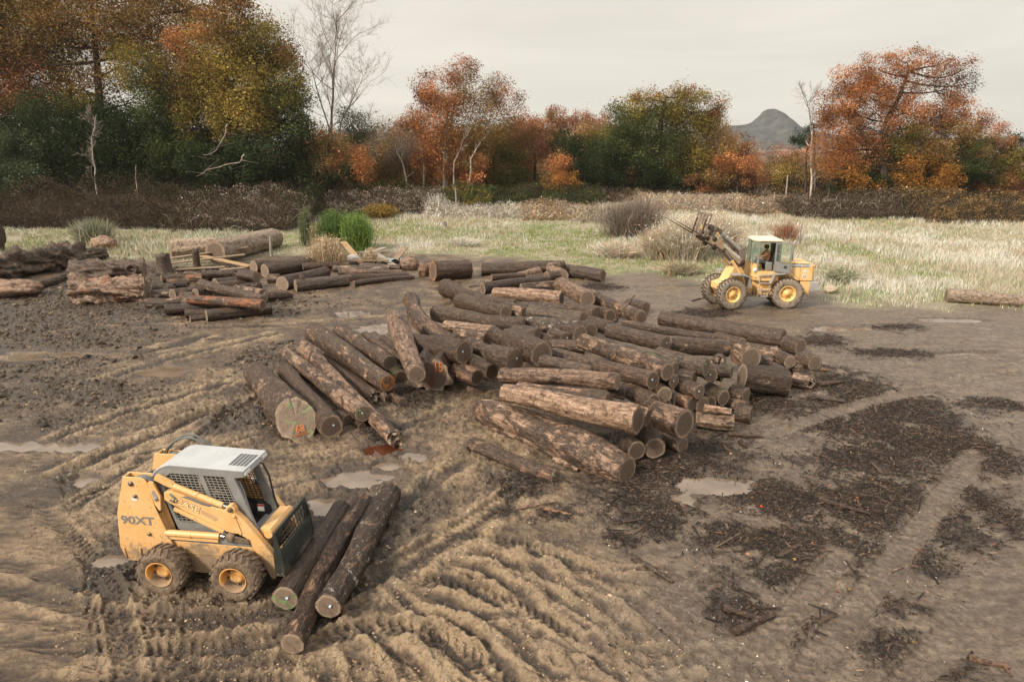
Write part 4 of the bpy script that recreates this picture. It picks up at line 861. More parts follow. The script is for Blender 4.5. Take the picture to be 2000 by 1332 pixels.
NB = 44
def log_shape(L, ra, rb, bend, seed, ex):
    """rings of a log lying along x from -L/2 to L/2; returns ring array (n, NB, 3) and centre line"""
    n = max(14, int(L / .075))
    t = np.linspace(0, 1, n)[:, None]; th = np.linspace(0, 2 * math.pi, NB, endpoint=False)[None]
    r = ra + (rb - ra) * t
    if ex.get('bulge'):
        r = r * (1 + .55 * np.exp(-((t - .76) / .17) ** 2) + .42 * np.exp(-((t - .36) / .25) ** 2) - .35 * np.exp(-((t - 0) / .07) ** 2))
    u = np.cos(th) * 2.2; v_ = np.sin(th) * 2.2
    lob = fbm(u + t * L * .35 + seed, v_ + t * L * .25 + seed * 1.7, 3, 71) - .5
    ridge = fbm(np.cos(th) * 9 + t * L * .9 + seed, np.sin(th) * 9 - t * L * .6, 3, 73) - .5
    lump = fbm(np.cos(th) * 3 + t * L * 2.2, np.sin(th) * 3 + seed + t * L * 1.8, 3, 75) - .5
    if ex.get('gnarl'): r = r * (1 + 1.1 * lump + .9 * lob + .5 * ridge)
    r = r * (1 + .26 * lob + .13 * ridge + .12 * lump)
    if ex.get('flute'):
        r = r * (1 + .16 * np.cos(5 * th + 1.0) + .09 * np.cos(8 * th + 2))
    if ex.get('root'):
        r = r * (1 + .45 * np.exp(-((t - .03) / .06) ** 2) + .35 * np.exp(-((t - .17) / .05) ** 2) - .1 * np.exp(-((t - .1) / .02) ** 2))
    if ex.get('knot'):
        r = r * (1 + .5 * np.exp(-((t - .62) * L / .22) ** 2) * np.exp(-((np.mod(th - 1.2 + math.pi, 2 * math.pi) - math.pi) / .5) ** 2))
    a = fbm(t * L * .5 + seed, t * 0 + 3.3, 2, 77) - .5
    cy = bend * np.sin(math.pi * t) + a * .10 * min(1, L / 3); cz = (fbm(t * L * .5 + seed, t * 0 + 9.1, 2, 78) - .5) * .10 * min(1, L / 3)
    f = np.minimum(np.minimum(t, 1 - t) * 4, 1)
    cy = cy * f; cz = cz * f
    x = (t - .5) * L + 0 * th
    if ex.get('mitre_b'): x = x + sstep(.6, 1, t) * np.cos(th) * ex['mitre_b'] * rb
    if ex.get('mitre'): x = x - sstep(.72, 1, t) * np.sin(th) * ex['mitre'] * rb
    P = np.stack([x, r * np.cos(th) + cy, r * np.sin(th) + cz], -1)
    return P

def cap_mesh(ring, out, jag, seed):
    """a cut end: closed disc that fits the ring, pushed out a little, origin at its centre"""
    c = ring.mean(0); vs = [c + np.array((out * .3, 0, 0))]
    fr = (.35, .7, .93, 1.0)
    for k, f in enumerate(fr):
        q = c + (ring - c) * f
        q[:, 0] += 0
        q = q + np.array((out * (.3 if k < 3 else 0), 0, 0))
        if jag: q[:, 0] += jag * (vnoise(np.cos(np.linspace(0, 6.28, NB)) * 3 + seed + k, np.sin(np.linspace(0, 6.28, NB)) * 3, 5) - .3) * np.sign(out)
        vs += list(q)
    fs = []
    for i in range(NB): fs.append((0, 1 + i, 1 + (i + 1) % NB))
    for k in range(len(fr) - 1):
        b = 1 + k * NB
        for i in range(NB): fs.append((b + i, b + NB + i, b + NB + (i + 1) % NB, b + (i + 1) % NB))
    if out < 0: fs = [f[::-1] for f in fs]
    vs = np.array(vs) - c
    return vs, fs, c

def make_log(A, B, ra, rb, st, bend, tone, faces, grp, label, ex, k):
    A = np.array(A); B = np.array(B); d = B - A; L = float(np.linalg.norm(d)); d = d / L
    X = Vector(d); Zu = Vector((0, 0, 1)); Yv = Zu.cross(X).normalized(); Zv = X.cross(Yv)
    M = Matrix((X, Yv, Zv)).transposed().to_4x4(); M.translation = Vector((A + B) / 2)
    P = log_shape(L, ra, rb, -bend * .012, k * 3.7, ex)
    n = len(P); idx = np.arange(n * NB).reshape(n, NB)
    j = np.roll(np.arange(NB), -1)
    q = np.stack([idx[:-1], idx[1:], idx[1:][:, j], idx[:-1][:, j]], -1).reshape(-1, 4)
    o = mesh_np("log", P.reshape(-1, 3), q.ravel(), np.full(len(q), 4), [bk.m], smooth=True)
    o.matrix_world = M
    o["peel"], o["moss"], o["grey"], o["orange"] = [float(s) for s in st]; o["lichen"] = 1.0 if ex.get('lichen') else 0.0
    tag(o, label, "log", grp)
    for which, ring, out in (('a', P[0], -1), ('b', P[-1], 1)):
        seen = which in faces
        jag = .0
        if ex.get('root') and which == 'a': jag = .12
        vs, fs, c = cap_mesh(ring, out * .02, jag, k)
        if seen and 'splint' in label: vs[:, 0] += .35 * (fbm(vs[:, 1] * 14 + k, vs[:, 2] * 14, 2, 5) - .4)
        me = bpy.data.meshes.new("cut_end"); me.from_pydata([tuple(v) for v in vs], [], fs); me.materials.append(ck.m); me.update()
        e = bpy.data.objects.new("cut_end", me); COL.objects.link(e); e.parent = o; e.location = tuple(c)
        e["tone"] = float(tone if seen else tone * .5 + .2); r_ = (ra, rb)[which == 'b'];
        e["radius"] = float(np.linalg.norm(ring - ring.mean(0), axis=1).mean())
        e["rim"] = 1.0 if ex.get('rim') else 0.0
        pn = ex.get('paint') if seen else None
        e["paint_green"] = {'green': .45, 'mark': .35, 'greendot': .25}.get(pn, 0.0); e["paint_orange"] = 1.0 if pn == 'orange' else 0.0
        if seen and ex.get('tagc'):
            mb = MB(); s = max(.028, r_ * .10); mb.box((out * .022, r_ * .18 * (1 if k % 2 else -1), r_ * .12), (.012, s * 1.5, s * 1.2), (.3 * k, 0, 0)); mb.build("tag", tag_m, e)
        if pn == 'greendot':
            mb = MB(); mb.lathe([(0, .026), (r_ * .09, .025), (r_ * .10, 0)], (0, -r_ * .4, r_ * .45), 'x', 14); mb.build("paint_dot", green_spray, e)
        if pn in ('15', 'mark'):
            Mt = Matrix(((0, 0, 1, .035), (1, 0, 0, 0), (0, 1, 0, r_ * .42), (0, 0, 0, 1)))
            if pn == '15': Mt.translation = (.03, r_ * .36, r_ * .5); text_mesh("painted_number", "15", r_ * .75, orange_spray, e, Mt, .004, .72)
            else:
                m_ = ex.get('mitre', 0); nn = math.sqrt(1 + m_ * m_); upv = np.array((-m_, 0, 1)) / nn; no = np.array((1, 0, m_)) / nn; ctr = np.array((.02, r_ * .05, 0)) + no * .02 - upv * r_ * .5
                Mt = Matrix(((0, upv[0], no[0], ctr[0]), (1, 0, 0, ctr[1]), (0, upv[2], no[2], ctr[2]), (0, 0, 0, 1))); text_mesh("painted_number", "68", r_ * .55, orange_spray, e, Mt, .004, .9)
                q0 = ctr - upv * r_ * .33; mb = MB(); mb.bar(tuple(q0 + np.array((0, -r_ * .3, 0))), tuple(q0 + upv * .03 + np.array((0, r_ * .35, 0))), .012, .04); mb.build("painted_line", orange_spray, e)
    if ex.get('flute'):
        vs, fs, c = cap_mesh(P[-1], .02, 0, k)
        mb = MB(); rr = rb
        hole = [(-.12 * rr, -.62 * rr), (.1 * rr, -.5 * rr), (.2 * rr, -.15 * rr), (.05 * rr, .22 * rr), (-.1 * rr, .05 * rr), (-.2 * rr, -.3 * rr)]
        mb.prism(hole, .018, .03, axis='x'); h_ = mb.build("heart_rot", flat_mat("rotten_heart", (.09, .035, .018), .9), o); h_.location = tuple(c)
    def stubm(x, ang, ln, r0, r1, lean=.0):
        i = int(round((x / L + .5) * (n - 1))); ctr = P[i].mean(0)
        dr = np.array((lean, math.cos(ang), math.sin(ang))); dr /= np.linalg.norm(dr)
        mb = MB(); mb.tube([ctr + dr * (ra * .5), ctr + dr * (ra + ln * .4), ctr + dr * (ra + ln)], [r0 * 1.25, r0, r1], 14)
        s = mb.build("branch_stub", bk.m, o); s["peel"] = .4; s["moss"] = 0.0; s["grey"] = float(st[2]); s["orange"] = .2; s["lichen"] = 0.0
    if ex.get('stub') == 1: stubm(L * .12, -1.9, .35, .16, .12)
    if ex.get('stub') == 2: stubm(L * .30, 1.5, .22, .14, .09, .5)
    if ex.get('knot'):
        stubm(L * .12, 1.25, .03, ra * .55, ra * .4, .0)
    if ex.get('root'):
        for (xx, an, ln) in ((-.33 * L, -1.3, .5), (-.36 * L, -1.0, .42), (-.25 * L, -1.5, .25)):
            i = int(round((xx / L + .5) * (n - 1))); ctr = P[i].mean(0)
            pts = [ctr + np.array((0, math.cos(an), math.sin(an))) * (ra * .7 + s * ln) + np.array((-.25 * s * s * ln, .04 * math.sin(5 * s), 0)) for s in np.linspace(0, 1, 6)]
            mb = MB(); mb.tube(pts, [.06, .05, .045, .035, .03, .015], 7); s = mb.build("root", bk.m, o); s["peel"] = .3; s["moss"] = 0.0; s["grey"] = 0.0; s["orange"] = .3; s["lichen"] = 0.0
    return o

for k, q in enumerate(LOGS):
    make_log(*q, k)
# ------------------------------------------------------------------ machine materials
def paint_mat(name, col, col2, mud_lo, mud_hi, mud=(.20, .145, .098), rough=.42, scratch=(.09, .05, .03), amount=1.0):
    """weathered paint: fading, scratches, dried mud that thickens towards the wheels"""
    t = NT(name); v = t.coord('Object'); geo = t.node('NewGeometry')
    n1 = t.noise(v, 2.6, 5, .6); n2 = t.noise(v, 17, 5, .68); n3 = t.noise(v, 60, 3, .6)
    c = t.mix(t.ramp(n1, [(.35, 0.0), (.7, .8)]), col, col2)
    tc_ = t.node('TexCoord'); sp = t.node('SeparateXYZ'); t.l.new(t.attr('pos').outputs['Vector'], sp.inputs[0])
    c = t.mix(t.ramp(n2, [(.60, 0.0), (.70, .8 * amount)]), c, scratch)
    c = t.mix(t.ramp(n2, [(.3, .35 * amount), (.45, 0.0)]), c, mud)
    mr = t.node('MapRange'); t.l.new(sp.outputs[2], mr.inputs[0]); mr.inputs[1].default_value = mud_hi; mr.inputs[2].default_value = mud_lo; mr.inputs[3].default_value = 0.0; mr.inputs[4].default_value = 1.0
    lowm = t.math('ADD', mr.outputs[0], t.math('MULTIPLY', t.math('SUBTRACT', t.math('ADD', n1, t.math('MULTIPLY', n2, .8)), .9), 1.1))
    m = t.ramp(lowm, [(.45, 0.0), (.72, .92)])
    c = t.mix(m, c, t.ramp(n2, [(.3, tuple(q * .6 for q in mud)), (.7, tuple(q * 1.25 for q in mud))]))
    t.set(t.p, 'Base Color', c); t.set(t.p, 'Roughness', t.mix(m, (rough,) * 3, (.85,) * 3)); t.set(t.p, 'Specular IOR Level', .45)
    t.bump(t.math('ADD', n2, t.math('MULTIPLY', n3, .4)), .18, .01)
    return t.m
yellow = paint_mat("yellow_machine_paint", (.66, .365, .135), (.70, .45, .215), .25, 1.35)
yellow2 = paint_mat("pale_yellow_machine_paint", (.68, .40, .145), (.72, .50, .25), .35, 1.3, amount=.9)
rimp = paint_mat('orange_wheel_paint', (.60, .27, .06), (.62, .36, .13), .12, .62, amount=1.2)
greyp = paint_mat("grey_cab_paint", (.165, .165, .158), (.25, .245, .235), .3, .95, mud=(.22, .18, .14), rough=.5, scratch=(.33, .32, .3))
roof_sky_lit = paint_mat("grey_cab_paint_sky_lit", (.33, .34, .345), (.42, .43, .43), -5, -4, mud=(.30, .29, .27), rough=.45, scratch=(.2, .19, .18), amount=.5)  # cab grey made paler: light from the sky painted into the roof colour
blackp = paint_mat("black_green_frame_paint", (.014, .019, .017), (.03, .037, .033), .1, .8, mud=(.16, .125, .09), rough=.45, scratch=(.13, .12, .10))
rustp = paint_mat("worn_grey_brown_steel", (.12, .085, .062), (.22, .18, .145), -5, -4, mud=(.22, .15, .10), rough=.7, scratch=(.06, .03, .02))
greys = paint_mat("worn_grey_steel", (.25, .23, .21), (.36, .34, .32), -5, -4, mud=(.24, .17, .12), rough=.55, scratch=(.12, .07, .045))
mudm = NT("caked_mud"); _v = mudm.coord('Object'); _a = mudm.noise(_v, 12, 5, .65); _b = mudm.noise(_v, 45, 4, .6)
mudm.fin(mudm.ramp(_a, [(.3, (.075, .052, .036)), (.5, (.16, .112, .074)), (.75, (.27, .20, .14))]), mudm.ramp(_a, [(.35, .4), (.6, .85)]), .4); mudm.bump(mudm.math('ADD', _a, mudm.math('MULTIPLY', _b, .6)), 1.0, .03); mudm = mudm.m
dustt = NT("dusty_tyre_rubber"); _v = dustt.coord('Object'); _a = dustt.noise(_v, 6, 5, .65)
dustt.fin(dustt.ramp(_a, [(.32, (.045, .036, .028)), (.45, (.20, .16, .12)), (.75, (.30, .245, .185))]), .85, .3); dustt.bump(_a, .5, .02); dustt = dustt.m
treadm = NT("dark_muddy_tread"); _v = treadm.coord('Object'); _a = treadm.noise(_v, 9, 5, .65)
treadm.fin(treadm.ramp(_a, [(.35, (.03, .022, .017)), (.7, (.12, .085, .06))]), .85, .3); treadm.bump(_a, .6, .03); treadm = treadm.m
chrome = flat_mat("chromed_rod", (.62, .62, .62), .18, 1.0)
darkm = flat_mat("black_interior", (.018, .018, .017), .6)
bolt_m = flat_mat("dull_bolt_steel", (.16, .13, .10), .5, .6)
rubber_hose = flat_mat("hose_rubber", (.09, .10, .10), .55)
white_m = flat_mat("white_sticker", (.62, .60, .56), .5); red_m = flat_mat("red_sticker", (.45, .05, .03), .5)
decal_m = flat_mat("grey_decal", (.17, .165, .16), .55); decal_w = flat_mat("pale_decal", (.66, .58, .45), .55); decal_o = flat_mat("pale_orange_decal", (.78, .50, .22), .5)
wire_m = flat_mat("grey_wire_mesh", (.25, .24, .22), .55); wire_d = flat_mat("black_wire_mesh", (.02, .022, .02), .5)
lens_m = flat_mat("lamp_lens", (.62, .64, .62), .12, 0, .8)
glassm = NT("tinted_cab_glass"); glassm.p.inputs['Transmission Weight'].default_value = .93; glassm.fin((.70, .80, .72), .02, .6); glassm.p.inputs['IOR'].default_value = 1.12; glassm = glassm.m
skin_m = flat_mat("skin", (.46, .24, .16), .55)

def stamp_pos(root):
    """write each vertex's place on the machine so that the mud gathers low on it"""
    bpy.context.view_layer.update()
    inv = root.matrix_world.inverted()
    st = [root]
    while st:
        o = st.pop(); st += list(o.children)
        if o.type != 'MESH' or 'pos' in o.data.attributes: continue
        M = inv @ o.matrix_world
        co = np.empty(len(o.data.vertices) * 3, np.float32); o.data.vertices.foreach_get("co", co); co = co.reshape(-1, 3)
        Mn = np.array(M); p = co @ Mn[:3, :3].T + Mn[:3, 3]
        a = o.data.attributes.new('pos', 'FLOAT_VECTOR', 'POINT'); a.data.foreach_set("vector", p.astype(np.float32).ravel())

def clip_seg(poly, p, d):
    """part of the line p + t d inside a convex polygon"""
    t0, t1 = -1e9, 1e9; n = len(poly)
    ar = sum(poly[i][0] * poly[(i + 1) % n][1] - poly[(i + 1) % n][0] * poly[i][1] for i in range(n))
    s = 1 if ar > 0 else -1
    for i in range(n):
        a, b = poly[i], poly[(i + 1) % n]
        nx, ny = -(b[1] - a[1]) * s, (b[0] - a[0]) * s
        den = nx * d[0] + ny * d[1]; num = nx * (a[0] - p[0]) + ny * (a[1] - p[1])
        if abs(den) < 1e-9:
            if num > 0: return None
            continue
        t = num / den
        if den > 0: t0 = max(t0, t)
        else: t1 = min(t1, t)
    return (t0, t1) if t1 > t0 else None

def wire_grid(mb, poly, to3, du, dv, r, slant=0.0):
    us = [p[0] for p in poly]; vs = [p[1] for p in poly]
    u = min(us) + du * .5 - 2
    while u < max(us) + 2:
        k = clip_seg(poly, (u, 0), (slant, 1.0))
        if k: mb.bar(to3(u + slant * k[0], k[0]), to3(u + slant * k[1], k[1]), r)
        u += du
    v = min(vs) + dv * .5
    while v < max(vs):
        k = clip_seg(poly, (0, v), (1.0, 0.0))
        if k: mb.bar(to3(k[0], v), to3(k[1], v), r)
        v += dv

def wheel(parent, c, R, W, rimR, tyre_mat, rim_mat, lugs, lug_h, side, tread_mat=None, dish=.6, mud=True, seed=0, hub=True):
    """wheel part (the rim) with its tyre as sub-part; side -1: the dished face looks to -y"""
    w_ = empty("wheel_rim", c)
    COL.objects.unlink(w_); bpy.data.objects.remove(w_)
    h = W / 2; s = side
    mb = MB()
    mb.lathe([(rimR * 1.02, s * h * .92), (rimR * 1.06, s * h * .98), (rimR * .98, s * h * .98), (rimR * .88, s * h * .80), (rimR * .82, s * h * (1 - dish) * 1.0 + s * .02), (rimR * .80, s * h * (1 - dish) - s * .02),
              (rimR * .55, s * h * (1 - dish)), (rimR * .5, s * h * (1 - dish) + s * .03), (rimR * .30, s * h * (1 - dish) + s * .035), (rimR * .28, s * h * (1 - dish) + s * (.07 if hub else .03)), (0.0, s * h * (1 - dish) + s * (.075 if hub else .032))], (0, 0, 0), 'y', 32)
    mb.lathe([(rimR * 1.02, -s * h * .9), (rimR * .85, -s * h * .5), (rimR * .4, -s * h * .4), (0, -s * h * .4)], (0, 0, 0), 'y', 24)
    rim = mb.build("wheel", rim_mat, parent); rim.location = c
    for k in range(8):
        a = 2 * math.pi * k / 8 + .2
        mb = MB(); mb.lathe([(0, s * .03), (.018, s * .03), (.018, -s * .01)], (0, 0, 0), 'y', 6, smooth=False)
        nt_ = mb.build("wheel_nut", bolt_m, rim); nt_.location = (rimR * .66 * math.cos(a), s * h * (1 - dish), rimR * .66 * math.sin(a))
    mb = MB(); Rb = R - lug_h
    prof = [(rimR, -h * .86), (rimR + .03, -h * .98), (rimR + (Rb - rimR) * .55, -h * 1.04), (Rb * .96, -h * .98), (Rb, -h * .82), (Rb * 1.005, 0), (Rb, h * .82), (Rb * .96, h * .98), (rimR + (Rb - rimR) * .55, h * 1.04), (rimR + .03, h * .98), (rimR, h * .86)]
    n = 64; vs = []; fs = []
    # finer side walls with lumps of mud
    pr = []
    for (r0, y0), (r1, y1) in zip(prof[:-1], prof[1:]):
        for t in (0, .5): pr.append((r0 + (r1 - r0) * t, y0 + (y1 - y0) * t))
    pr.append(prof[-1])
    prr = np.array(pr); th = np.linspace(0, 2 * math.pi, n, endpoint=False)
    Rr = prr[:, 0][:, None] + 0 * th; Yr = prr[:, 1][:, None] + 0 * th
    if mud:
        nz_ = fbm(np.cos(th)[None] * 4 + Yr * 9 + seed, np.sin(th)[None] * 4 + Yr * 7 + seed, 4, 83) - .5
        wgt = sstep(rimR + .01, rimR + .08, Rr)
        Rr = Rr + nz_ * .05 * wgt; Yr = Yr + np.sign(Yr) * nz_ * .035 * wgt
    V = np.stack([Rr * np.cos(th), Yr, Rr * np.sin(th)], -1).reshape(-1, 3); m = len(pr)
    for i in range(m - 1):
        for k in range(n): fs.append((i * n + k, i * n + (k + 1) % n, (i + 1) * n + (k + 1) % n, (i + 1) * n + k))
    mb.add(V, fs, 0, True)
    rr_ = random.Random(seed)
    for k in range(lugs):
        for sd in (-1, 1):
            a = 2 * math.pi * (k + (.5 if sd > 0 else 0)) / lugs
            sw = .62 * math.pi * 2 / lugs
            hh = lug_h * (rr_.uniform(.75, 1.15))
            q = []
            for (yy_, aa_, wd) in ((sd * h * .02, a + sw * .9, .30), (sd * h * .55, a + sw * .35, .33), (sd * h * 1.0, a, .42)):
                for da in (-wd, wd):
                    for r in (Rb * .97, Rb + hh * (1 if abs(yy_) < h * .9 else .55)):
                        ang = aa_ + da * math.pi / lugs
                        q.append((r * math.cos(ang), yy_, r * math.sin(ang)))
            f = []
            for i in (0, 4):
                f += [(i, i + 1, i + 5, i + 4), (i + 2, i + 6, i + 7, i + 3), (i + 1, i + 3, i + 7, i + 5)]
            f += [(0, 2, 3, 1), (8, 9, 11, 10)]
            mb.add(q, f, 1)
    ty = mb.build("tyre", [tyre_mat, tread_mat or tyre_mat], rim)
    return rim

# ------------------------------------------------------------------ people
def skinned(name, bones, radii, colour_of, mats, parent, sub=1):
    """one continuous body grown over a skeleton; bones: list of (a, b); colour_of(point) gives the material slot"""
    names = list(radii); ix = {n: i for i, n in enumerate(names)}
    me = bpy.data.meshes.new(name)
    me.from_pydata([radii[n][0] for n in names], [(ix[a], ix[b]) for a, b in bones], [])
    o = bpy.data.objects.new(name, me); COL.objects.link(o)
    sk = o.modifiers.new("skin", 'SKIN'); sk.use_smooth_shade = True
    for n in names:
        r = radii[n][1]; r = (r, r) if not hasattr(r, '__len__') else r
        sv = me.skin_vertices[0].data[ix[n]]; sv.radius = r; sv.use_root = (n == 'pelvis')
    ss = o.modifiers.new("sub", 'SUBSURF'); ss.levels = sub; ss.render_levels = sub
    bpy.context.view_layer.update()
    m2 = bpy.data.meshes.new_from_object(o.evaluated_get(bpy.context.evaluated_depsgraph_get()))
    bpy.data.objects.remove(o); bpy.data.meshes.remove(me)
    m2.name = name; m2.materials.clear()
    for m in mats: m2.materials.append(m)
    mi = [colour_of(p.center) for p in m2.polygons]
    m2.polygons.foreach_set("material_index", mi); m2.polygons.foreach_set("use_smooth", [True] * len(mi))
    o = bpy.data.objects.new(name, m2); COL.objects.link(o)
    if parent is not None: o.parent = parent
    return o

def seated_person(loc, rz, top_m, leg_m, cap_m, label, hands, bulk=1.0):
    """a driver on a seat whose cushion top is at the origin; faces +x"""
    B = bulk
    J = {'pelvis': ((0, 0, .10), (.155 * B, .12 * B)), 'waist': ((-.03, 0, .24), (.15 * B, .125 * B)), 'chest': ((-.02, 0, .42), (.17 * B, .125 * B)), 'neckb': ((0, 0, .56), .075),
         'neck': ((.02, 0, .62), .055), 'head': ((.045, 0, .70), (.078, .09)), 'crown': ((.045, 0, .79), (.07, .08))}
    bones = [('pelvis', 'waist'), ('waist', 'chest'), ('chest', 'neckb'), ('neckb', 'neck'), ('neck', 'head'), ('head', 'crown')]
    for s, n in ((-1, 'r'), (1, 'l')):
        hx, hy, hz = hands[0 if s < 0 else 1]
        J['sh' + n] = ((0, s * .19 * B, .52), .075 * B); el = ((.10 + hx) / 2 - .02, s * .27, (.50 + hz) / 2 - .10)
        J['el' + n] = (el, .055 * B); J['wr' + n] = ((hx - .05, hy, hz), .036); J['pa' + n] = ((hx, hy, hz + .005), (.042, .022))
        bones += [('chest', 'sh' + n), ('sh' + n, 'el' + n), ('el' + n, 'wr' + n), ('wr' + n, 'pa' + n)]
        for k, (dy, ln) in enumerate(((-.03, .065), (-.01, .075), (.012, .07), (.032, .055))):
            a = n + 'f%d' % k
            J[a + 'a'] = ((hx + .05, hy + dy, hz + .012), .0095); J[a + 'b'] = ((hx + .05 + ln * .5, hy + dy, hz - .012), .009); J[a + 'c'] = ((hx + .05 + ln * .35, hy + dy, hz - .045), .008)
            bones += [('pa' + n, a + 'a'), (a + 'a', a + 'b'), (a + 'b', a + 'c')]
        J[n + 't1'] = ((hx + .02, hy - s * .05, hz - .01), .011); J[n + 't2'] = ((hx + .055, hy - s * .055, hz - .035), .0095); bones += [('pa' + n, n + 't1'), (n + 't1', n + 't2')]
        J['hip' + n] = ((.06, s * .10, .07), .10 * B); J['kn' + n] = ((.46, s * .13, .10), .072); J['an' + n] = ((.56, s * .13, -.30), .048); J['to' + n] = ((.72, s * .14, -.36), .042)
        bones += [('pelvis', 'hip' + n), ('hip' + n, 'kn' + n), ('kn' + n, 'an' + n), ('an' + n, 'to' + n)]
    hl = [Vector(hands[0]), Vector(hands[1])]
    def col(p):
        if p.z > .60: return 0
        if min((p - h).length for h in hl) < .10 and p.x > .25: return 0
        if p.z < -.27: return 3
        if p.z < .17 and (p.x > .02 or p.z < .13): return 2
        return 1
    o = skinned("person", bones, J, col, [skin_m, top_m, leg_m, darkm], None)
    o.location = loc; o.rotation_euler = (0, 0, rz); tag(o, label, "person")
    # face: nose, eyes, ears, mouth
    mb = MB(); mb.tube([(.118, 0, .735), (.142, 0, .705), (.125, 0, .695)], [.010, .017, .012], 8)
    for s in (-1, 1): mb.lathe([(0, -.012), (.028, -.008), (.03, .004), (0, .010)], (.035, s * .082, .712), 'y', 10)
    mb.build("nose_and_ears", skin_m, o)
    mb = MB()
    for s in (-1, 1): mb.lathe([(0, .007), (.009, .004), (.010, -.004)], (.118, s * .032, .735), 'x', 8)
    mb.box((.122, 0, .668), (.012, .045, .007)); mb.build("eyes_and_mouth", darkm, o)
    mb = MB(); mb.lathe([(.100, .755), (.104, .78), (.098, .82), (.07, .855), (0, .868)], (.045, 0, 0), 'z', 20)
    mb.prism([(.10, -.075), (.20, -.06), (.225, 0), (.20, .06), (.10, .075)], .752, .764, axis='z'); mb.build("cap", cap_m, o)
    mb = MB(); mb.lathe([(.094, .70), (.099, .73), (.100, .758)], (.030, 0, 0), 'z', 20); mb.build("hair", flat_mat("dark_hair", (.03, .02, .014), .7), o)
    return o
# ------------------------------------------------------------------ the compact (skid steer) loader in the foreground
SK = empty("compact_loader", (-5.155, 10.648, -.02), R_(-6.9))
tag(SK, "muddy yellow compact skid steer loader with grey mesh cab and fork frame", "loader")
mb = MB(); mb.prism([(-1.36, .46), (-1.22, .38), (-.32, .235), (.80, .235), (.95, .36), (.96, .69), (.88, .80), (-.57, .83), (-1.36, .83)], -.5, .5)
body = mb.build("body", yellow, SK, .012)
mb = MB(); mb.prism([(-.5, .60), (.94, .60), (.94, .625), (-.5, .625)], -.512, -.5); mb.prism([(-.5, .60), (.94, .60), (.94, .625), (-.5, .625)], .5, .512); mb.build("side_crease", yellow, body)
mb = MB(); mb.span((-1.46, -.35, .50), (-.80, .35, 1.62)); mb.prism([(-1.46, 1.62), (-.8, 1.62), (-.8, 1.75), (-1.3, 1.70)], -.35, .35); mb.build("engine_cover", darkm, SK, .02)
mb = MB(); mb.span((-1.50, -.36, .55), (-1.46, .36, 1.55)); dr = mb.build("rear_door", yellow, SK, .01)
TP = [(-1.238, 2.004), (-.93, 2.0), (-.865, 1.975), (-.827, 1.93), (-.74, 1.458), (-.50, .70), (-.52, .60), (-1.0, .55), (-1.215, .421), (-1.427, .435), (-1.508, .669), (-1.453, 1.322)]
TI = [(-1.28, 2.0), (-.84, 2.0), (-.66, 1.40), (-.50, .70), (-1.2, .6), (-1.5, .68), (-1.453, 1.322)]
for s in (-1, 1):
    mb = MB()
    mb.prism(TP, s * .55, s * .525); mb.prism(TI, s * .375, s * .352)
    mb.prism([(-1.238, 2.004), (-1.453, 1.322), (-1.508, .669), (-1.49, .669), (-1.433, 1.322), (-1.218, 2.0)], s * .525, s * .375)
    mb.prism([(-.76, 1.3), (-.74, 1.3), (-.52, .66), (-.54, .66)], s * .525, s * .375)
    tw = mb.build("rear_tower", yellow, SK, .006)
    for (x, z, r) in ((-1.108, 1.889, .045), (-1.069, 1.663, .035), (-.92, .96, .035)):
        mb = MB(); mb.lathe([(0, s * .585), (r * .55, s * .585), (r * .55, s * .567), (r, s * .567), (r, s * .55)], (x, 0, z), 'y', 18); mb.build("pivot_pin", bolt_m, tw)
    for k in range(3):
        mb = MB(); mb.tube([(-1.1 + .35 * (t - .0) , s * (.42 + .035 * k), 1.93 + .07 * math.sin(math.pi * t) - .04 * t) for t in np.linspace(0, 1, 9)], .017, 7); mb.build("hose", rubber_hose, tw)
    for k_ in range(2):
        if s > 0:
            mb = MB(); mb.tube([(-1.18 + 1.0 * t + .03 * k_, .44 + .05 * k_, 1.92 + (.33 + .04 * k_) * math.sin(math.pi * min(1, t * 1.02)) ** .8 + .1 * t) for t in np.linspace(0, 1, 18)], .017, 8); mb.build("hose", rubber_hose, tw)
    if s < 0:
        M = Matrix(((1, 0, 0, -1.10), (0, 0, -1, -.553), (0, 1, 0, 1.195), (0, 0, 0, 1)))
        text_mesh("lettering", "90XT", .205, decal_m, tw, M, .0015, 1.28, .006)
        mb = MB(); mb.span((-1.135, -.552, 1.575), (-1.035, -.5545, 1.625)); mb.build("sticker", white_m, tw)
        mb = MB(); mb.bar((-1.43, -.56, .66), (-1.41, -.56, .44), .02); mb.bar((-1.41, -.56, .44), (-1.14, -.56, .435), .02); mb.bar((-1.14, -.56, .435), (-1.13, -.56, .68), .028); mb.build("tow_bracket", yellow, tw, .003)
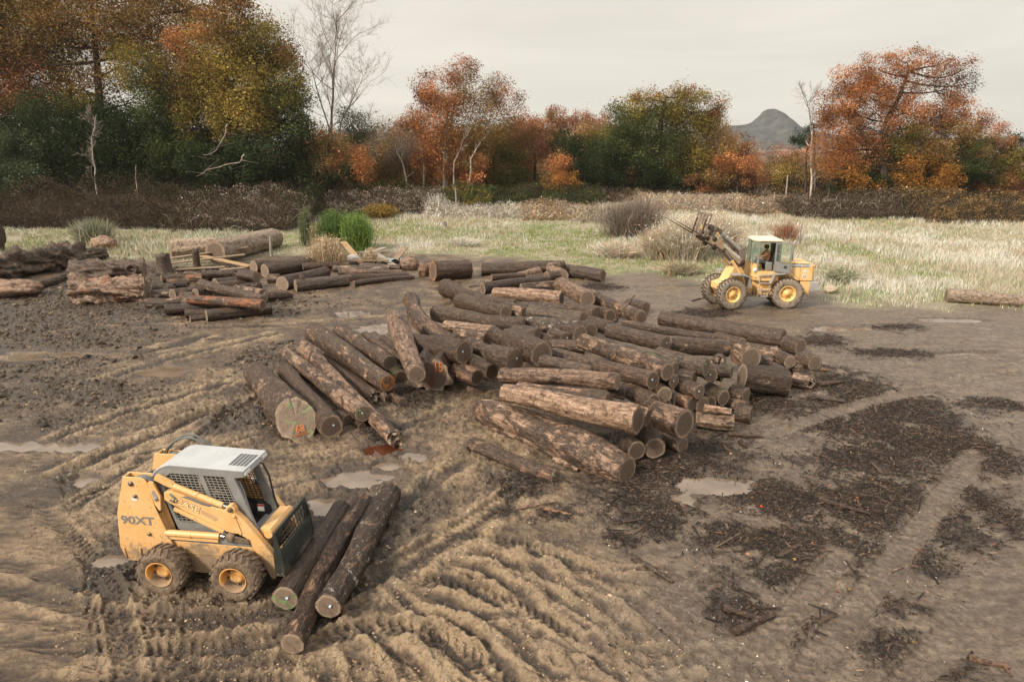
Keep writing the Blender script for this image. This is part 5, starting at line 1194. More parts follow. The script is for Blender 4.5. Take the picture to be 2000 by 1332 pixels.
# arms
AP = [(-.58, 1.61), (-.56, 1.75), (-.42, 1.775), (.47, 1.475), (.53, 1.57), (.60, 1.585), (.655, 1.52), (.665, 1.44), (.81, 1.30), (1.245, .69), (1.262, .30), (1.235, .24), (1.17, .24), (1.085, .42), (.855, .90), (.80, .985), (.67, 1.06), (.57, 1.065), (.41, 1.105), (-.37, 1.49)]
for s in (-1, 1):
    mb = MB(); mb.prism(AP, s * .53, s * .41); arm = mb.build("loader_arm", yellow, SK, .012)
    mb = MB(); mb.prism([(-.80, 1.93), (-.765, 1.965), (-.70, 1.94), (-.60, 1.69), (-.63, 1.43), (-.66, 1.43), (-.72, 1.53), (-.79, 1.80)], s * .575, s * .54)
    lk = mb.build("link_plate", yellow, arm, .008)
    mb = MB()
    mb.prism([(-.735, 1.78), (-.70, 1.80), (-.645, 1.70), (-.645, 1.63), (-.69, 1.60), (-.72, 1.66)], s * .582, s * .575, 0)
    mb.lathe([(0, s * .60), (.03, s * .60), (.034, s * .575)], (-.68, 0, 1.655), 'y', 16); mb.build("pivot_pin", greys, lk)
    mb = MB(); mb.bar((-.70, s * .47, 2.0), (-.42, s * .47, 1.865), .085, .09); mb.tube([(-.46, s * .47, 1.87), (.42, s * .47, 1.545)], .052, 16); mb.tube([(-.02, s * .47, 1.715), (.0, s * .47, 1.707)], .058, 16); cy = mb.build("tilt_cylinder", yellow, arm)
    mb = MB(); mb.tube([(.42, s * .47, 1.545), (.55, s * .47, 1.50)], .026, 12); mb.build("cylinder_rod", chrome, cy)
    mb = MB(); mb.lathe([(0, s * .56), (.04, s * .56), (.045, s * .53), (.045, s * .40), (0, s * .40)], (.58, 0, 1.51), 'y', 18); mb.build("pivot_pin", mudm, arm)
    mb = MB(); mb.tube([(-.38, s * .50, 1.72), (-.1, s * .525, 1.66), (.1, s * .525, 1.585), (.35, s * .50, 1.50)], .02, 8); mb.tube([(-.45, s * .53, 1.73), (-.36, s * .56, 1.66), (-.38, s * .56, 1.60), (-.46, s * .54, 1.62)], .017, 8); mb.build("hose", rubber_hose, arm)
    mb = MB(); mb.prism([(.60, 1.42), (.645, 1.43), (.74, 1.08), (.70, 1.04)], s * .545, s * .53); mb.lathe([(0, s * .56), (.028, s * .56), (.03, s * .545)], (.635, 0, 1.39), 'y', 12); mb.build("gusset", yellow, arm, .005)
    mb = MB(); mb.tube([(-.62, s * .52, .985), (.33, s * .52, .99)], .058, 18); mb.tube([(-.2, s * .52, .985), (-.17, s * .52, .985)], .064, 18); mb.prism([(-.60, .885), (.30, .885), (.30, .95), (-.60, .95)], s * .55, s * .49); lc = mb.build("lift_cylinder", yellow, SK)
    mb = MB(); mb.tube([(.33, s * .52, .99), (.42, s * .52, .99)], .03, 12); mb.build("cylinder_rod", chrome, lc)
    mb = MB(); mb.lathe([(0, s * .59), (.05, s * .59), (.085, s * .56), (.085, s * .47), (0, s * .47)], (.53, 0, .99), 'y', 18); mb.prism([(.45, 1.05), (.85, .98), (.86, .90), (.5, .93)], s * .56, s * .53); mb.build("cylinder_knuckle", mudm, lc, .01)
    mb = MB(); mb.prism([(.10, .86), (.20, .96), (.676, .975), (.845, .89), (.80, .862)], s * .515, s * .50); mb.prism([(-.55, .83), (.85, .82), (.84, .865), (-.55, .865)], s * .505, s * .40); mb.build("step_panel", greyp, SK, .004)
    mb = MB(); mb.bar((-.40, s * .555, 1.475), (.43, s * .555, 1.095), .04, .065); mb.build('hose_guard', yellow, arm, .01)
    if s < 0:
        d = Vector((.406, 0, -.165)).normalized(); n_ = Vector((0, -1, 0)); u = n_.cross(d)
        M = Matrix((d, u, n_)).transposed().to_4x4(); M.translation = (-.175, -.533, 1.535)
        text_mesh("lettering", "CASE", .155, decal_o, arm, M, .002, 1.25, .004)
        M2 = M.copy(); M2.translation = (-.175, -.5318, 1.535); text_mesh("lettering", "CASE", .155, decal_m, arm, M2, .0006, 1.25, .012)
        mb = MB()
        for k in range(4):
            o_ = .018 * k
            a = Vector((-.40, -.5325, 1.555 - o_ * 1.1)); b = Vector((.27, -.5325, 1.283 - o_ * 1.1)); 
            if k > 0: mb.bar(a + u * .0, a + d * .10, .006, .001, (0, 1, 0))
            mb.bar(Vector((.06, -.5325, 1.462 - o_)), Vector((.29 - o_, -.5325, 1.368 - o_)), .006, .001, (0, 1, 0)); mb.bar(Vector((.29 - o_, -.5325, 1.368 - o_)), Vector((.34 - o_, -.5325, 1.30 - o_ * .5)), .006, .001, (0, 1, 0))
        mb.build("pinstripe", decal_m, arm)
mb = MB(); mb.tube([(1.13, -.42, 1.02), (1.13, .42, 1.02)], .075, 18); mb.prism([(.98, 1.10), (1.16, 1.10), (1.18, 1.03), (1.0, .98)], -.38, .38); mb.build("cross_tube", yellow, SK)
# cab
C0 = [(-.81, 1.985), (-.76, 2.05), (-.66, 2.125), (-.56, 2.165), (-.476, 2.18), (.807, 2.142), (.80, 2.035), (.60, 2.008), (.935, 1.0), (.90, .93), (-.36, .93), (-.50, 1.0), (-.62, 1.44)]
W0 = [(-.50, 2.03), (.0, 2.03), (.11, 1.66), (.24, 1.12), (-.40, 1.12), (-.50, 1.20), (-.60, 1.60), (-.63, 1.93)]
W1 = [(.085, 2.028), (.465, 2.02), (.76, 1.10), (.33, 1.11)]
def panel_with_holes(mb, outer, holes, y0, y1):
    bm = bmesh.new(); ed = []
    for loop in [outer] + holes:
        vs = [bm.verts.new((p[0], y0, p[1])) for p in loop]
        ed += [bm.edges.new((vs[i], vs[(i + 1) % len(vs)])) for i in range(len(vs))]
    bmesh.ops.triangle_fill(bm, use_beauty=True, use_dissolve=False, edges=ed)
    def inside(pt, poly):
        r = False; n = len(poly)
        for i in range(n):
            a, b = poly[i], poly[(i + 1) % n]
            if (a[1] > pt[1]) != (b[1] > pt[1]) and pt[0] < (b[0] - a[0]) * (pt[1] - a[1]) / (b[1] - a[1]) + a[0]: r = not r
        return r
    for f in list(bm.faces):
        c = f.calc_center_median()
        if any(inside((c.x, c.z), h) for h in holes) or not inside((c.x, c.z), outer): bm.faces.remove(f)
    r = bmesh.ops.extrude_face_region(bm, geom=list(bm.faces))
    bmesh.ops.translate(bm, vec=(0, y1 - y0, 0), verts=[e for e in r['geom'] if isinstance(e, bmesh.types.BMVert)])
    bm.verts.index_update()
    mb.add([v.co for v in bm.verts], [[v.index for v in f.verts] for f in bm.faces]); bm.free()
cab = None
for s in (-1, 1):
    mb = MB(); panel_with_holes(mb, C0, [W0, W1], s * .39, s * .36)
    sd = mb.build("cab_side", greyp, SK)
    mb = MB()
    wire_grid(mb, W0, lambda u, v: (u, s * .374, v), .078, .047, .009, -.20)
    wire_grid(mb, W1, lambda u, v: (u, s * .374, v), .078, .047, .009, -.28)
    mb.build("window_mesh", wire_m if s < 0 else wire_d, sd)
    mb = MB(); mb.tube([(.60, s * .33, 1.93), (.66, s * .30, 1.90), (.70, s * .30, 1.78), (.84, s * .30, 1.15), (.82, s * .33, 1.08)] if s < 0 else [(.64, s * .28, 1.98), (.76, s * .34, 1.93), (.84, s * .36, 1.70), (.90, s * .36, 1.25), (.96, s * .36, 1.02), (.90, s * .33, .95)], .018, 10)
    mb.build("grab_handle", greyp if s < 0 else wire_d, sd)
    mb = MB(); mb.bar((.585, s * .37, 2.0), (.92, s * .37, .98), .05, .10); mb.build("cab_post", greyp, sd, .006)
mb = MB()
rp_ = [(-.83, 1.975), (-.775, 2.06), (-.665, 2.14), (-.56, 2.182), (-.47, 2.197), (.82, 2.158), (.815, 2.128), (-.47, 2.165), (-.55, 2.15), (-.65, 2.11), (-.75, 2.04), (-.80, 1.965)]
mb.prism(rp_, -.40, .40); mb.prism([(.80, 2.14), (.82, 2.14), (.815, 2.04), (.79, 2.04)], -.385, .385); roof = mb.build("cab_roof", roof_sky_lit, SK, .008)
mb = MB()
for i in range(5):
    for j in range(13): mb.box((.49 + i * .066, -.23 + j * .034, 2.1725 - (i * .066) * .03), (.05, .011, .006), (0, R_(1.6), .18))
mb.build("roof_vent", darkm, roof)
for y in (-.30, .30):
    mb = MB(); mb.box((.828, y, 2.095), (.016, .17, .055)); mb.build("work_light", lens_m, roof, .004)
mb = MB(); mb.span((.84, -.36, .93), (1.0, .36, 1.0)); mb.span((.70, -.36, .90), (.84, .36, .94)); mb.build("cab_sill", greyp, SK, .01)
mb = MB(); mb.span((-.62, -.35, .84), (.8, .35, .88)); mb.prism([(-.60, .88), (-.55, .88), (-.70, 1.6), (-.78, 1.95), (-.82, 1.95)], -.35, .35); mb.build("cab_floor", darkm, SK)
mb = MB(); mb.prism([(-.2, .90), (.85, .90), (.80, 1.12), (.70, 1.2), (.30, 1.26), (-.2, 1.26)], .335, .355); ip = mb.build("inner_panel", darkm, SK)
mb = MB(); mb.span((.58, .328, 1.0), (.70, .334, 1.13)); mb.build("sticker", white_m, ip)
mb = MB(); mb.span((.58, .322, 1.095), (.70, .328, 1.13)); mb.build("sticker", red_m, ip)
mb = MB(); mb.span((-.42, -.24, .95), (.10, .24, 1.06)); mb.prism([(-.42, 1.05), (-.32, 1.05), (-.42, 1.62), (-.52, 1.62)], -.22, .22); mb.build("seat", darkm, SK, .03)
for y in (-.2, .2):
    mb = MB(); mb.tube([(.36, y, .90), (.40, y, 1.2), (.34, y, 1.34)], [.022, .018, .03], 8); mb.build("control_lever", darkm, SK)
# attachment frame
FP = [(1.315, 1.178), (1.352, 1.172), (1.43, .83), (1.462, .54), (1.45, .36), (1.31, .37), (1.30, .8)]
mb = MB()
for s in (-1, 1): mb.prism(FP, s * .61, s * .585)
mb.bar((1.333, -.585, 1.150), (1.333, .585, 1.150), .035, .05); mb.bar((1.41, -.585, .80), (1.41, .585, .80), .03, .07); mb.bar((1.335, -.585, 1.0), (1.335, -.50, 1.0), .03, .3); mb.bar((1.36, .585, .98), (1.36, .50, .98), .03, .32)
mb.prism([(1.405, .79), (1.43, .79), (1.455, .50), (1.44, .36), (1.425, .36), (1.43, .5)], -.585, .585)
fr = mb.build("attachment_frame", blackp, SK, .006)
mb = MB()
def _fp(u, v): return (1.345 + (1.15 - v) * .22, u, v)
wire_grid(mb, [(-.5, .83), (.5, .83), (.5, 1.13), (-.5, 1.13)], _fp, .10, .082, .012)
mb.build("frame_mesh", wire_d, fr)
mb = MB(); mb.prism([(1.24, .70), (1.31, .75), (1.31, .30), (1.25, .26)], -.45, .45); mb.build("coupler_plate", yellow, SK, .01)
for (x, y, s) in ((-.60, -.745, -1), (.70, -.745, -1), (-.60, .745, 1), (.70, .745, 1)):
    wheel(SK, (x, y, .425), .425, .34, .225, mudm, rimp, 22, .032, s, mudm, .80, True, int(x * 10) + s, False)
stamp_pos(SK)
_m = SK.matrix_basis.to_4x4(); _M = Matrix.Translation((-5.155, 10.648, -.02)) @ Matrix.Rotation(R_(-6.9), 4, 'Z')
seated_person(_M @ Vector((-.16, 0, 1.07)), R_(-6.9), flat_mat("dark_red_plaid_shirt", (.13, .05, .035), .9), flat_mat("blue_jeans", (.10, .15, .20), .9), flat_mat("dark_cap", (.03, .03, .03), .8),
              "driver in blue jeans sitting inside the mesh cab of the compact loader", ((.50, -.2, .28), (.50, .2, .28)), .95)
# ------------------------------------------------------------------ the wheel loader on the gravel road
_RM = Matrix.Translation((12.74, 31.62, -.03)) @ Matrix.Rotation(R_(176), 4, 'Z')
_FM = Matrix.Translation((9.92, 31.40, -.03)) @ Matrix.Rotation(R_(193), 4, 'Z')
_R2F = _RM.inverted() @ _FM
WL = empty("wheel_loader", (12.74, 31.62, -.03), R_(176))
tag(WL, "yellow articulated wheel loader with raised pallet forks and open cab door", "loader")
def fpart(mb, name, mat, parent=None, bevel=0.0):
    """a part of the steered front frame"""
    o = mb.build(name, mat, parent or WL, bevel)
    if parent is None: o.matrix_local = _R2F
    return o
y2 = yellow2
rimp2 = paint_mat('pale_wheel_paint', (.68, .38, .11), (.72, .48, .20), -5, -4, amount=.9)
forkp = paint_mat('dark_rusty_fork_steel', (.05, .025, .015), (.09, .045, .028), -5, -4, mud=(.14, .08, .05), rough=.6)
armp = paint_mat("rusty_dirty_arm_paint", (.24, .185, .13), (.40, .30, .17), -5, -4, mud=(.17, .11, .07), rough=.65, scratch=(.10, .05, .03))
mb = MB(); mb.prism([(-1.05, .82), (-.95, .62), (.5, .50), (1.42, .50), (1.42, 1.05), (1.38, 1.32), (-1.05, 1.32)], -.42, .42); mb.build("chassis", y2, WL, .02)
mb = MB(); mb.prism([(-1.12, 1.30), (.46, 1.30), (.46, 2.20), (-.05, 2.19), (-.93, 2.13), (-1.10, 2.05)], -.60, .60); hood = mb.build("engine_hood", y2, WL, .035)
mb = MB(); mb.span((-.945, .600, 1.93), (-.02, .606, 2.10)); st_ = mb.build("hood_stripe", decal_m, hood)
def side_text(txt, x, z, size, mat, parent, y=.608, sq=1.2):
    M = Matrix(((-1, 0, 0, x), (0, 0, 1, y), (0, 1, 0, z), (0, 0, 0, 1))); return text_mesh("lettering", txt, size, mat, parent, M, .001, sq, .004)
side_text("KOMATSU", -.30, 2.01, .135, white_m, st_); side_text("WA180", -.77, 2.005, .13, white_m, st_)
mb = MB(); mb.span((-.54, .601, 1.31), (-.53, .604, 1.92)); mb.bar((-.06, .602, 1.83), (-.50, .602, 1.36), .004, .012); mb.build("panel_seam", bolt_m, hood)
mb = MB(); mb.lathe([(0, .603), (.085, .603), (.09, .600)], (-.735, 0, 1.52), 'y', 24); mb.lathe([(0, .603), (.07, .603), (.075, .600)], (-.74, 0, 1.74), 'y', 24); dc = mb.build("round_sticker", white_m, hood)
mb = MB(); mb.lathe([(.035, .606), (.06, .606)], (-.735, 0, 1.52), 'y', 12); mb.build("sticker_mark", decal_m, hood)
mb = MB()
for k in range(6): mb.box((-1.15, 0, 1.40 + k * .115), (.12, 1.0, .045), (0, R_(25), 0))
mb.build("rear_grille", y2, WL, .006)
mb = MB(); mb.prism([(-1.47, .85), (-1.06, .80), (-1.03, 1.27), (-1.44, 1.25)], -.78, .66); mb.build("counterweight", greys, WL, .03)
mb = MB(); mb.prism([(-1.06, .55), (-.62, .80), (-.6, 1.30), (-1.05, 1.28)], .42, .56); mb.build("rear_bracket", y2, WL, .015)
mb = MB(); mb.tube([(-.19, .28, 2.15), (-.18, .28, 2.36)], .085, 14); mb.tube([(-.19, .28, 2.3), (-.18, .28, 2.86), (-.21, .28, 2.95), (-.30, .28, 3.10)], .062, 14); mb.build("exhaust_pipe", greys, WL)
# cab
mb = MB(); mb.prism([(.46, 1.30), (1.38, 1.30), (1.44, 1.45), (1.45, 2.07), (1.40, 2.07), (1.40, 1.74), (.70, 1.74), (.70, 2.05), (.46, 2.05)], .60, .72)
mb.prism([(.46, 1.30), (1.60, 1.36), (1.66, 2.04), (.46, 2.05)], -.72, -.60); mb.prism([(.46, 1.30), (1.55, 1.30), (1.55, 1.72), (.46, 1.72)], -.60, .60)
mb.prism([(1.44, .60), (1.44, .72), (1.60, .50), (1.68, -.55), (1.60, -.72), (1.44, -.6)], 1.45, 2.06, axis='z'); cb = mb.build("cab_base", y2, WL, .012)
mb = MB(); mb.lathe([(0, .745), (.09, .74), (.10, .72)], (1.54, 0, 1.80), 'y', 18); hl_ = mb.build("headlight", lens_m, WL)
mb = MB(); mb.prism([(.42, -.77), (1.44, -.77), (1.66, -.55), (1.70, 0), (1.66, .55), (1.44, .77), (.42, .77)], 3.10, 3.185, axis='z'); mb.build("cab_roof", paint_mat("cream_roof_paint", (.62, .53, .38), (.70, .62, .48), -5, -4, amount=.5), WL, .03)
mb = MB()
for (x, y) in ((1.43, .70), (1.43, -.70), (.48, .70), (.48, -.70), (.68, .71)): mb.bar((x, y, 1.74 if x == .68 or (x == 1.43 and y > 0) else 2.04), (x, y, 3.10), .055, .07)
for y in (.46, -.50): mb.bar((1.64, y, 2.04), (1.60, y, 3.10), .03, .035)
mb.span((.46, -.72, 3.04), (1.46, -.66, 3.10)); mb.span((.46, .66, 3.04), (1.46, .72, 3.10)); mb.span((.45, -.7, 3.04), (.51, .7, 3.10)); mb.build("cab_pillar", greyp, WL, .006)
def pane(pts, parent=WL, th=.006, name="window"):
    n = (Vector(pts[1]) - Vector(pts[0])).cross(Vector(pts[2]) - Vector(pts[0])).normalized() * th
    mb = MB(); k = len(pts); mb.add([Vector(p) for p in pts] + [Vector(p) + n for p in pts], [tuple(range(k)), tuple(range(2 * k - 1, k - 1, -1))] + [(i, (i + 1) % k, k + (i + 1) % k, k + i) for i in range(k)])
    return mb.build(name, glassm, parent)
pane([(1.45, .70, 2.07), (1.64, .47, 2.07), (1.60, .47, 3.08), (1.44, .70, 3.08)]); pane([(1.64, .45, 2.07), (1.64, -.49, 2.07), (1.60, -.49, 3.08), (1.60, .45, 3.08)]); pane([(1.64, -.51, 2.07), (1.45, -.70, 2.07), (1.44, -.70, 3.08), (1.60, -.51, 3.08)])
pane([(1.40, -.70, 2.06), (.51, -.70, 2.06), (.51, -.70, 3.03), (1.40, -.70, 3.03)]); pane([(.48, -.66, 2.07), (.48, .66, 2.07), (.48, .66, 3.03), (.48, -.66, 3.03)])
mb = MB(); mb.span((.62, -.26, 1.92), (1.06, .26, 2.02)); mb.prism([(.60, 2.0), (.70, 2.0), (.62, 2.62), (.52, 2.62)], -.24, .24); mb.span((.70, -.22, 1.72), (1.0, .22, 1.92)); mb.build("seat", darkm, WL, .03)
mb = MB(); mb.tube([(1.50, 0, 1.75), (1.36, 0, 2.22)], .035, 8); mb.lathe([(.17, -.012), (.19, 0), (.17, .012), (.15, 0)], (0, 0, 0), 'z', 24, closed=True); sw_ = mb
sw_.v[-96:] = [tuple(Matrix.Translation((1.34, 0, 2.26)) @ Matrix.Rotation(R_(-28), 4, 'Y') @ Vector(v)) for v in sw_.v[-96:]]
sw_.build("steering_wheel", darkm, WL)
mb = MB(); mb.span((.72, .30, 1.73), (1.0, .52, 2.12)); mb.build("side_console", greyp, WL, .03)
mb = MB(); mb.span((.50, -.6, 2.1), (.53, .60, 2.95)); mb.build("cab_rear_lining", darkm, WL)
# the open door, swung back along the body
dp = empty("door_hinge", (0, 0, 0)); COL.objects.unlink(dp); bpy.data.objects.remove(dp)
ang = R_(-9)
MD = Matrix.Translation((.70, .76, 0)) @ Matrix.Rotation(ang, 4, 'Z')
mb = MB(); panel_with_holes(mb, [(-.70, 1.70), (0, 1.76), (0, 3.07), (-.70, 3.07)], [[(-.645, 2.06), (-.645, 3.01), (-.05, 3.01), (-.05, 2.23), (-.18, 2.20)]], -.018, .018); door = mb.build("cab_door", greyp, WL, .004); door.matrix_local = MD
mb = MB(); mb.bar((-.645, 0, 2.55), (-.05, 0, 2.57), .02); mb.build("door_rail", greyp, door)
pane([(-.645, 0, 2.06), (-.18, 0, 2.20), (-.05, 0, 2.23), (-.05, 0, 3.01), (-.645, 0, 3.01)], door, .005)
mb = MB(); mb.span((-.52, .018, 1.93), (-.40, .045, 2.02)); mb.build("handle", darkm, door)
# steps, tank, fenders
mb = MB()
mb.bar((1.34, .80, 1.55), (1.27, .84, .90), .05, .03); mb.bar((.76, .80, 1.60), (.92, .84, .60), .05, .03); mb.bar((1.34, .80, 1.55), (.74, .80, 1.60), .05, .05)
for z, x0, x1 in ((1.22, 1.30, .82), (.90, 1.27, .87), (.60, 1.18, .92)): mb.box(((x0 + x1) / 2, .83, z), (x0 - x1, .12, .035))
mb.bar((1.20, .84, .92), (1.18, .84, .58), .03); mb.build("step_ladder", greys, WL, .005)
mb = MB(); mb.span((.66, .42, .52), (1.34, .70, .95)); mb.tube([(.62, .62, .70), (1.30, .62, .70)], .15, 16); mb.build("fuel_tank", y2, WL, .03)
mb = MB(); mb.prism([(.80, 1.20), (.86, 1.22), (.70, 1.66), (.18, 1.70), (.18, 1.64), (.66, 1.60)], .40, .92); mb.build("rear_fender", greys, WL, .01)
mb = MB(); mb.prism([(-.5, 1.32), (.42, 1.32), (.62, 1.05), (.70, 1.32), (.60, 1.60), (.0, 1.62)], .42, .60); mb.build("wheel_arch", y2, WL, .02)
mb = MB(); mb.prism([(.02, 1.66), (-.35, 1.66), (-.74, 1.56), (-.90, 1.02), (-.86, 1.0), (-.72, 1.50), (-.35, 1.60), (.02, 1.60)], .42, .90); fpart(mb, "front_fender", greys, None, .01)
mb = MB(); mb.prism([(.02, 1.66), (-.35, 1.66), (-.74, 1.56), (-.90, 1.02), (-.86, 1.0), (-.72, 1.50), (-.35, 1.60), (.02, 1.60)], -.42, -.90); fpart(mb, "front_fender", greys, None, .01)
# front frame and lift arms
mb = MB(); mb.prism([(-1.3, .50), (-1.3, 1.0), (-.95, 1.3), (-.62, 1.90), (-.24, 1.90), (.10, 1.30), (.50, 1.18), (.50, .92), (.2, .55)], -.34, .34); fpart(mb, "front_frame", y2, None, .02)
mb = MB()
for y in (-.30, -.08, .08, .30): mb.prism([(-.78, 1.75), (-.80, 2.45), (-.74, 2.72), (-.60, 2.78), (-.45, 2.68), (-.46, 2.1), (-.40, 1.80)], y - .025, y + .025)
mb.box((-.62, 0, 2.05), (.12, .7, .2)); fpart(mb, "lift_tower", rustp, None, .008)
AB = [(-.60, 2.02), (-.66, 2.18), (-.50, 2.34), (.62, 3.18), (.80, 3.30), (1.30, 3.42), (1.42, 3.34), (1.34, 3.16), (1.05, 3.02), (.60, 2.82), (.40, 2.62), (.26, 2.66), (-.36, 2.08)]
for y0 in (.34, -.46):
    mb = MB(); mb.prism(AB, y0, y0 + .12); arm = fpart(mb, "lift_arm", armp, None, .015)
    for (x, z, r) in ((-.56, 2.14, .12), (.42, 2.73, .10), (1.30, 3.30, .10), (.93, 2.95, .09), (.95, 3.26, .11)):
        mb = MB(); mb.lathe([(0, y0 - .03), (r, y0 - .03), (r * 1.05, y0), (r * 1.05, y0 + .12), (r, y0 + .15), (0, y0 + .16)], (x, 0, z), 'y', 16); mb.build("pivot_pin", treadm, arm)
    yc = y0 + .06 + (.14 if y0 > 0 else -.14) * .0
    mb = MB(); mb.tube([(.0, yc + .10, 2.23), (-.46, yc + .10, 1.66)], .075, 14); cyl = fpart(mb, "lift_cylinder", y2)
    mb = MB(); mb.tube([(.40, yc + .10, 2.71), (0, yc + .10, 2.23)], .038, 10); mb.build("cylinder_rod", chrome, cyl)
    if y0 > 0:
        d = Vector((-.86, 0, -.645)).normalized(); n_ = Vector((0, 1, 0)); u = n_.cross(d)
        M = Matrix((d, u, n_)).transposed().to_4x4(); M.translation = (.03, y0 + .123, 2.66); text_mesh("lettering", "TOOLCARRIER", .155, white_m, arm, M, .001, 1.05, .004)
        mb = MB(); mb.span((.60, y0 + .12, 3.04), (.68, y0 + .124, 3.14)); mb.build("reflector", orange_spray, arm)
for y in (.15, -.15):
    mb = MB(); mb.tube([(-.58, y, 2.66), (.18, y, 3.28)], .085, 14); tc_ = fpart(mb, "tilt_cylinder", greys)
    mb = MB(); mb.tube([(.18, y, 3.28), (.52, y, 3.56)], .042, 10); mb.build("cylinder_rod", chrome, tc_)
    mb = MB(); mb.prism([(.42, 3.60), (.56, 3.68), (.95, 3.86), (1.08, 3.84), (1.12, 3.70), (.80, 3.52), (.60, 3.40), (.48, 3.44)], y - .04, y + .04)
    for (x, z) in ((.54, 3.55), (.78, 3.66), (1.02, 3.78)): mb.lathe([(0, y - .09), (.095, y - .09), (.1, y + .09), (0, y + .09)], (x, 0, z), 'y', 14)
    mb.prism([(.85, 3.24), (1.02, 3.30), (.84, 3.64), (.70, 3.60)], y - .06, y + .06); fpart(mb, "tilt_link", rustp, None, .01)
mb = MB(); mb.box((.66, .25, 3.42), (.10, .06, .24), (0, R_(35), 0)); fpart(mb, "lever_block", y2, None, .01)
mb = MB(); mb.box((1.0, 0, 3.18), (.14, .86, .18), (0, R_(30), 0)); mb.box((1.28, 0, 3.42), (.22, .74, .30), (0, R_(15), 0)); fpart(mb, "arm_crosstube", rustp, None, .02)
# fork carriage
up = Vector((-.30, 0, .954)); cb_ = Vector((1.55, 0, 3.42))
def cp(y, h, dx=0): p = cb_ + up * h; return (p.x + dx, y, p.z)
mb = MB()
mb.bar(cp(-.62, .97), cp(.62, .97), .07, .10, up); mb.bar(cp(-.62, .42), cp(.62, .42), .06, .09, up); mb.bar(cp(-.62, .03), cp(.62, .03), .07, .10, up)
for y, ww in ((-.60, .06), (-.30, .16), (.0, .16), (.28, .16), (.60, .06)): mb.bar(cp(y, .0), cp(y, .97), ww, .045, (1, 0, .3))
mb.bar(cp(-.3, .75), cp(.28, .75), .05, .12, up)
car = fpart(mb, "fork_carriage", rustp, None, .006)
mb = MB(); rr_ = random.Random(3)
for k in range(5): mb.tube([cp(.1 + .05 * k, .25 + .05 * rr_.random(), .05), cp(.14 + .045 * k, .38, .07), cp(.1 + .06 * k, .5 - .03 * k, .05)], .012, 5)
mb.build("strap", flat_mat("yellow_strap", (.50, .40, .14), .8), car)
fd = Vector((.88, 0, .475)).normalized()
for y in (.40, -.45):
    a = Vector(cp(y, .02, .06)); mb = MB(); mb.bar(cp(y, .75, .06), cp(y, .0, .06), .10, .05, (1, 0, .3))
    vs = []
    b = a + fd * 1.55; nrm = Vector((-fd.z, 0, fd.x))
    for p, wd, th in ((a - fd * .03, .055, .05), (b, .03, .012)):
        for i, j in ((-1, -1), (1, -1), (1, 1), (-1, 1)): vs.append(p + Vector((0, i * wd, 0)) + nrm * (j * th / 1.0 * .5))
    mb.add(vs, [(3, 2, 1, 0), (4, 5, 6, 7), (0, 1, 5, 4), (1, 2, 6, 5), (2, 3, 7, 6), (3, 0, 4, 7)]); fpart(mb, "fork", forkp)
# wheels
for fr_, y in ((0, .66), (0, -.66), (1, .66), (1, -.66)):
    w_ = wheel(WL, (0, y, .73), .73, .44, .36, dustt, rimp2, 26, .04, 1 if y > 0 else -1, treadm, .45, False, 5 + fr_ * 3 + int(y > 0))
    if fr_: w_.matrix_local = _R2F @ Matrix.Translation((0, y, .73))
stamp_pos(WL)
seated_person(_RM @ Vector((.86, 0, 2.02)), R_(176), flat_mat("tan_work_jacket", (.42, .20, .095), .9), flat_mat("grey_work_trousers", (.19, .17, .16), .9), flat_mat("camo_cap", (.12, .085, .05), .85),
              "driver in tan jacket and brown cap sitting in the cab of the wheel loader", ((.40, -.15, .30), (.40, .15, .30)), 1.08)
# ------------------------------------------------------------------ foliage helpers
lm = NT("foliage"); 
def foliage_material(t):
    c = t.attr('col').outputs['Color']
    t.n.remove(t.p)
    d = t.node('BsdfDiffuse'); tr = t.node('BsdfTranslucent'); mx_ = t.node('MixShader'); mx_.inputs[0].default_value = .28
    t.l.new(c, d.inputs[0]); t.l.new(c, tr.inputs[0]); t.l.new(d.outputs[0], mx_.inputs[1]); t.l.new(tr.outputs[0], mx_.inputs[2]); t.l.new(mx_.outputs[0], t.out.inputs[0])
    return t.m
foliage_material(lm)
tb = NT("tree_bark"); _v = tb.coord('Object'); _a = tb.noise(_v, 3, 5, .65)
tb.fin(tb.ramp(_a, [(.3, (.018, .014, .010)), (.7, (.085, .065, .05))]), .9, .2); tb.bump(_a, .6, .05)
pb = NT("pale_birch_bark"); _v = pb.coord('Object', (1, 1, .5)); _a = pb.noise(_v, 2.2, 5, .65)
pb.fin(pb.ramp(_a, [(.36, (.12, .09, .07)), (.5, (.40, .34, .28)), (.75, (.60, .54, .47))]), .8, .2)
tw_ = NT("twig_bark"); _v = tw_.coord('Object'); _a = tw_.noise(_v, 2, 3)
tw_.fin(tw_.ramp(_a, [(.35, (.15, .115, .095)), (.65, (.32, .265, .22))]), .9, .2)

TONE = {'orange': (.37, .160, .064), 'rust': (.27, .122, .058), 'olive': (.20, .155, .040), 'yolive': (.30, .22, .06), 'green': (.085, .105, .037), 'dgreen': (.036, .050, .021), 'ggreen': (.085, .105, .055),
        'brown': (.245, .150, .058), 'dbrown': (.052, .039, .026), 'pink': (.39, .19, .11), 'grey': (.27, .22, .18), 'tan': (.44, .31, .19), 'straw': (.50, .45, .35), 'white': (.62, .59, .52), 'gold': (.37, .175, .045), 'bgreen': (.12, .205, .06), 'sage': (.20, .22, .13), 'red': (.34, .055, .02), 'umber': (.088, .066, .045)}

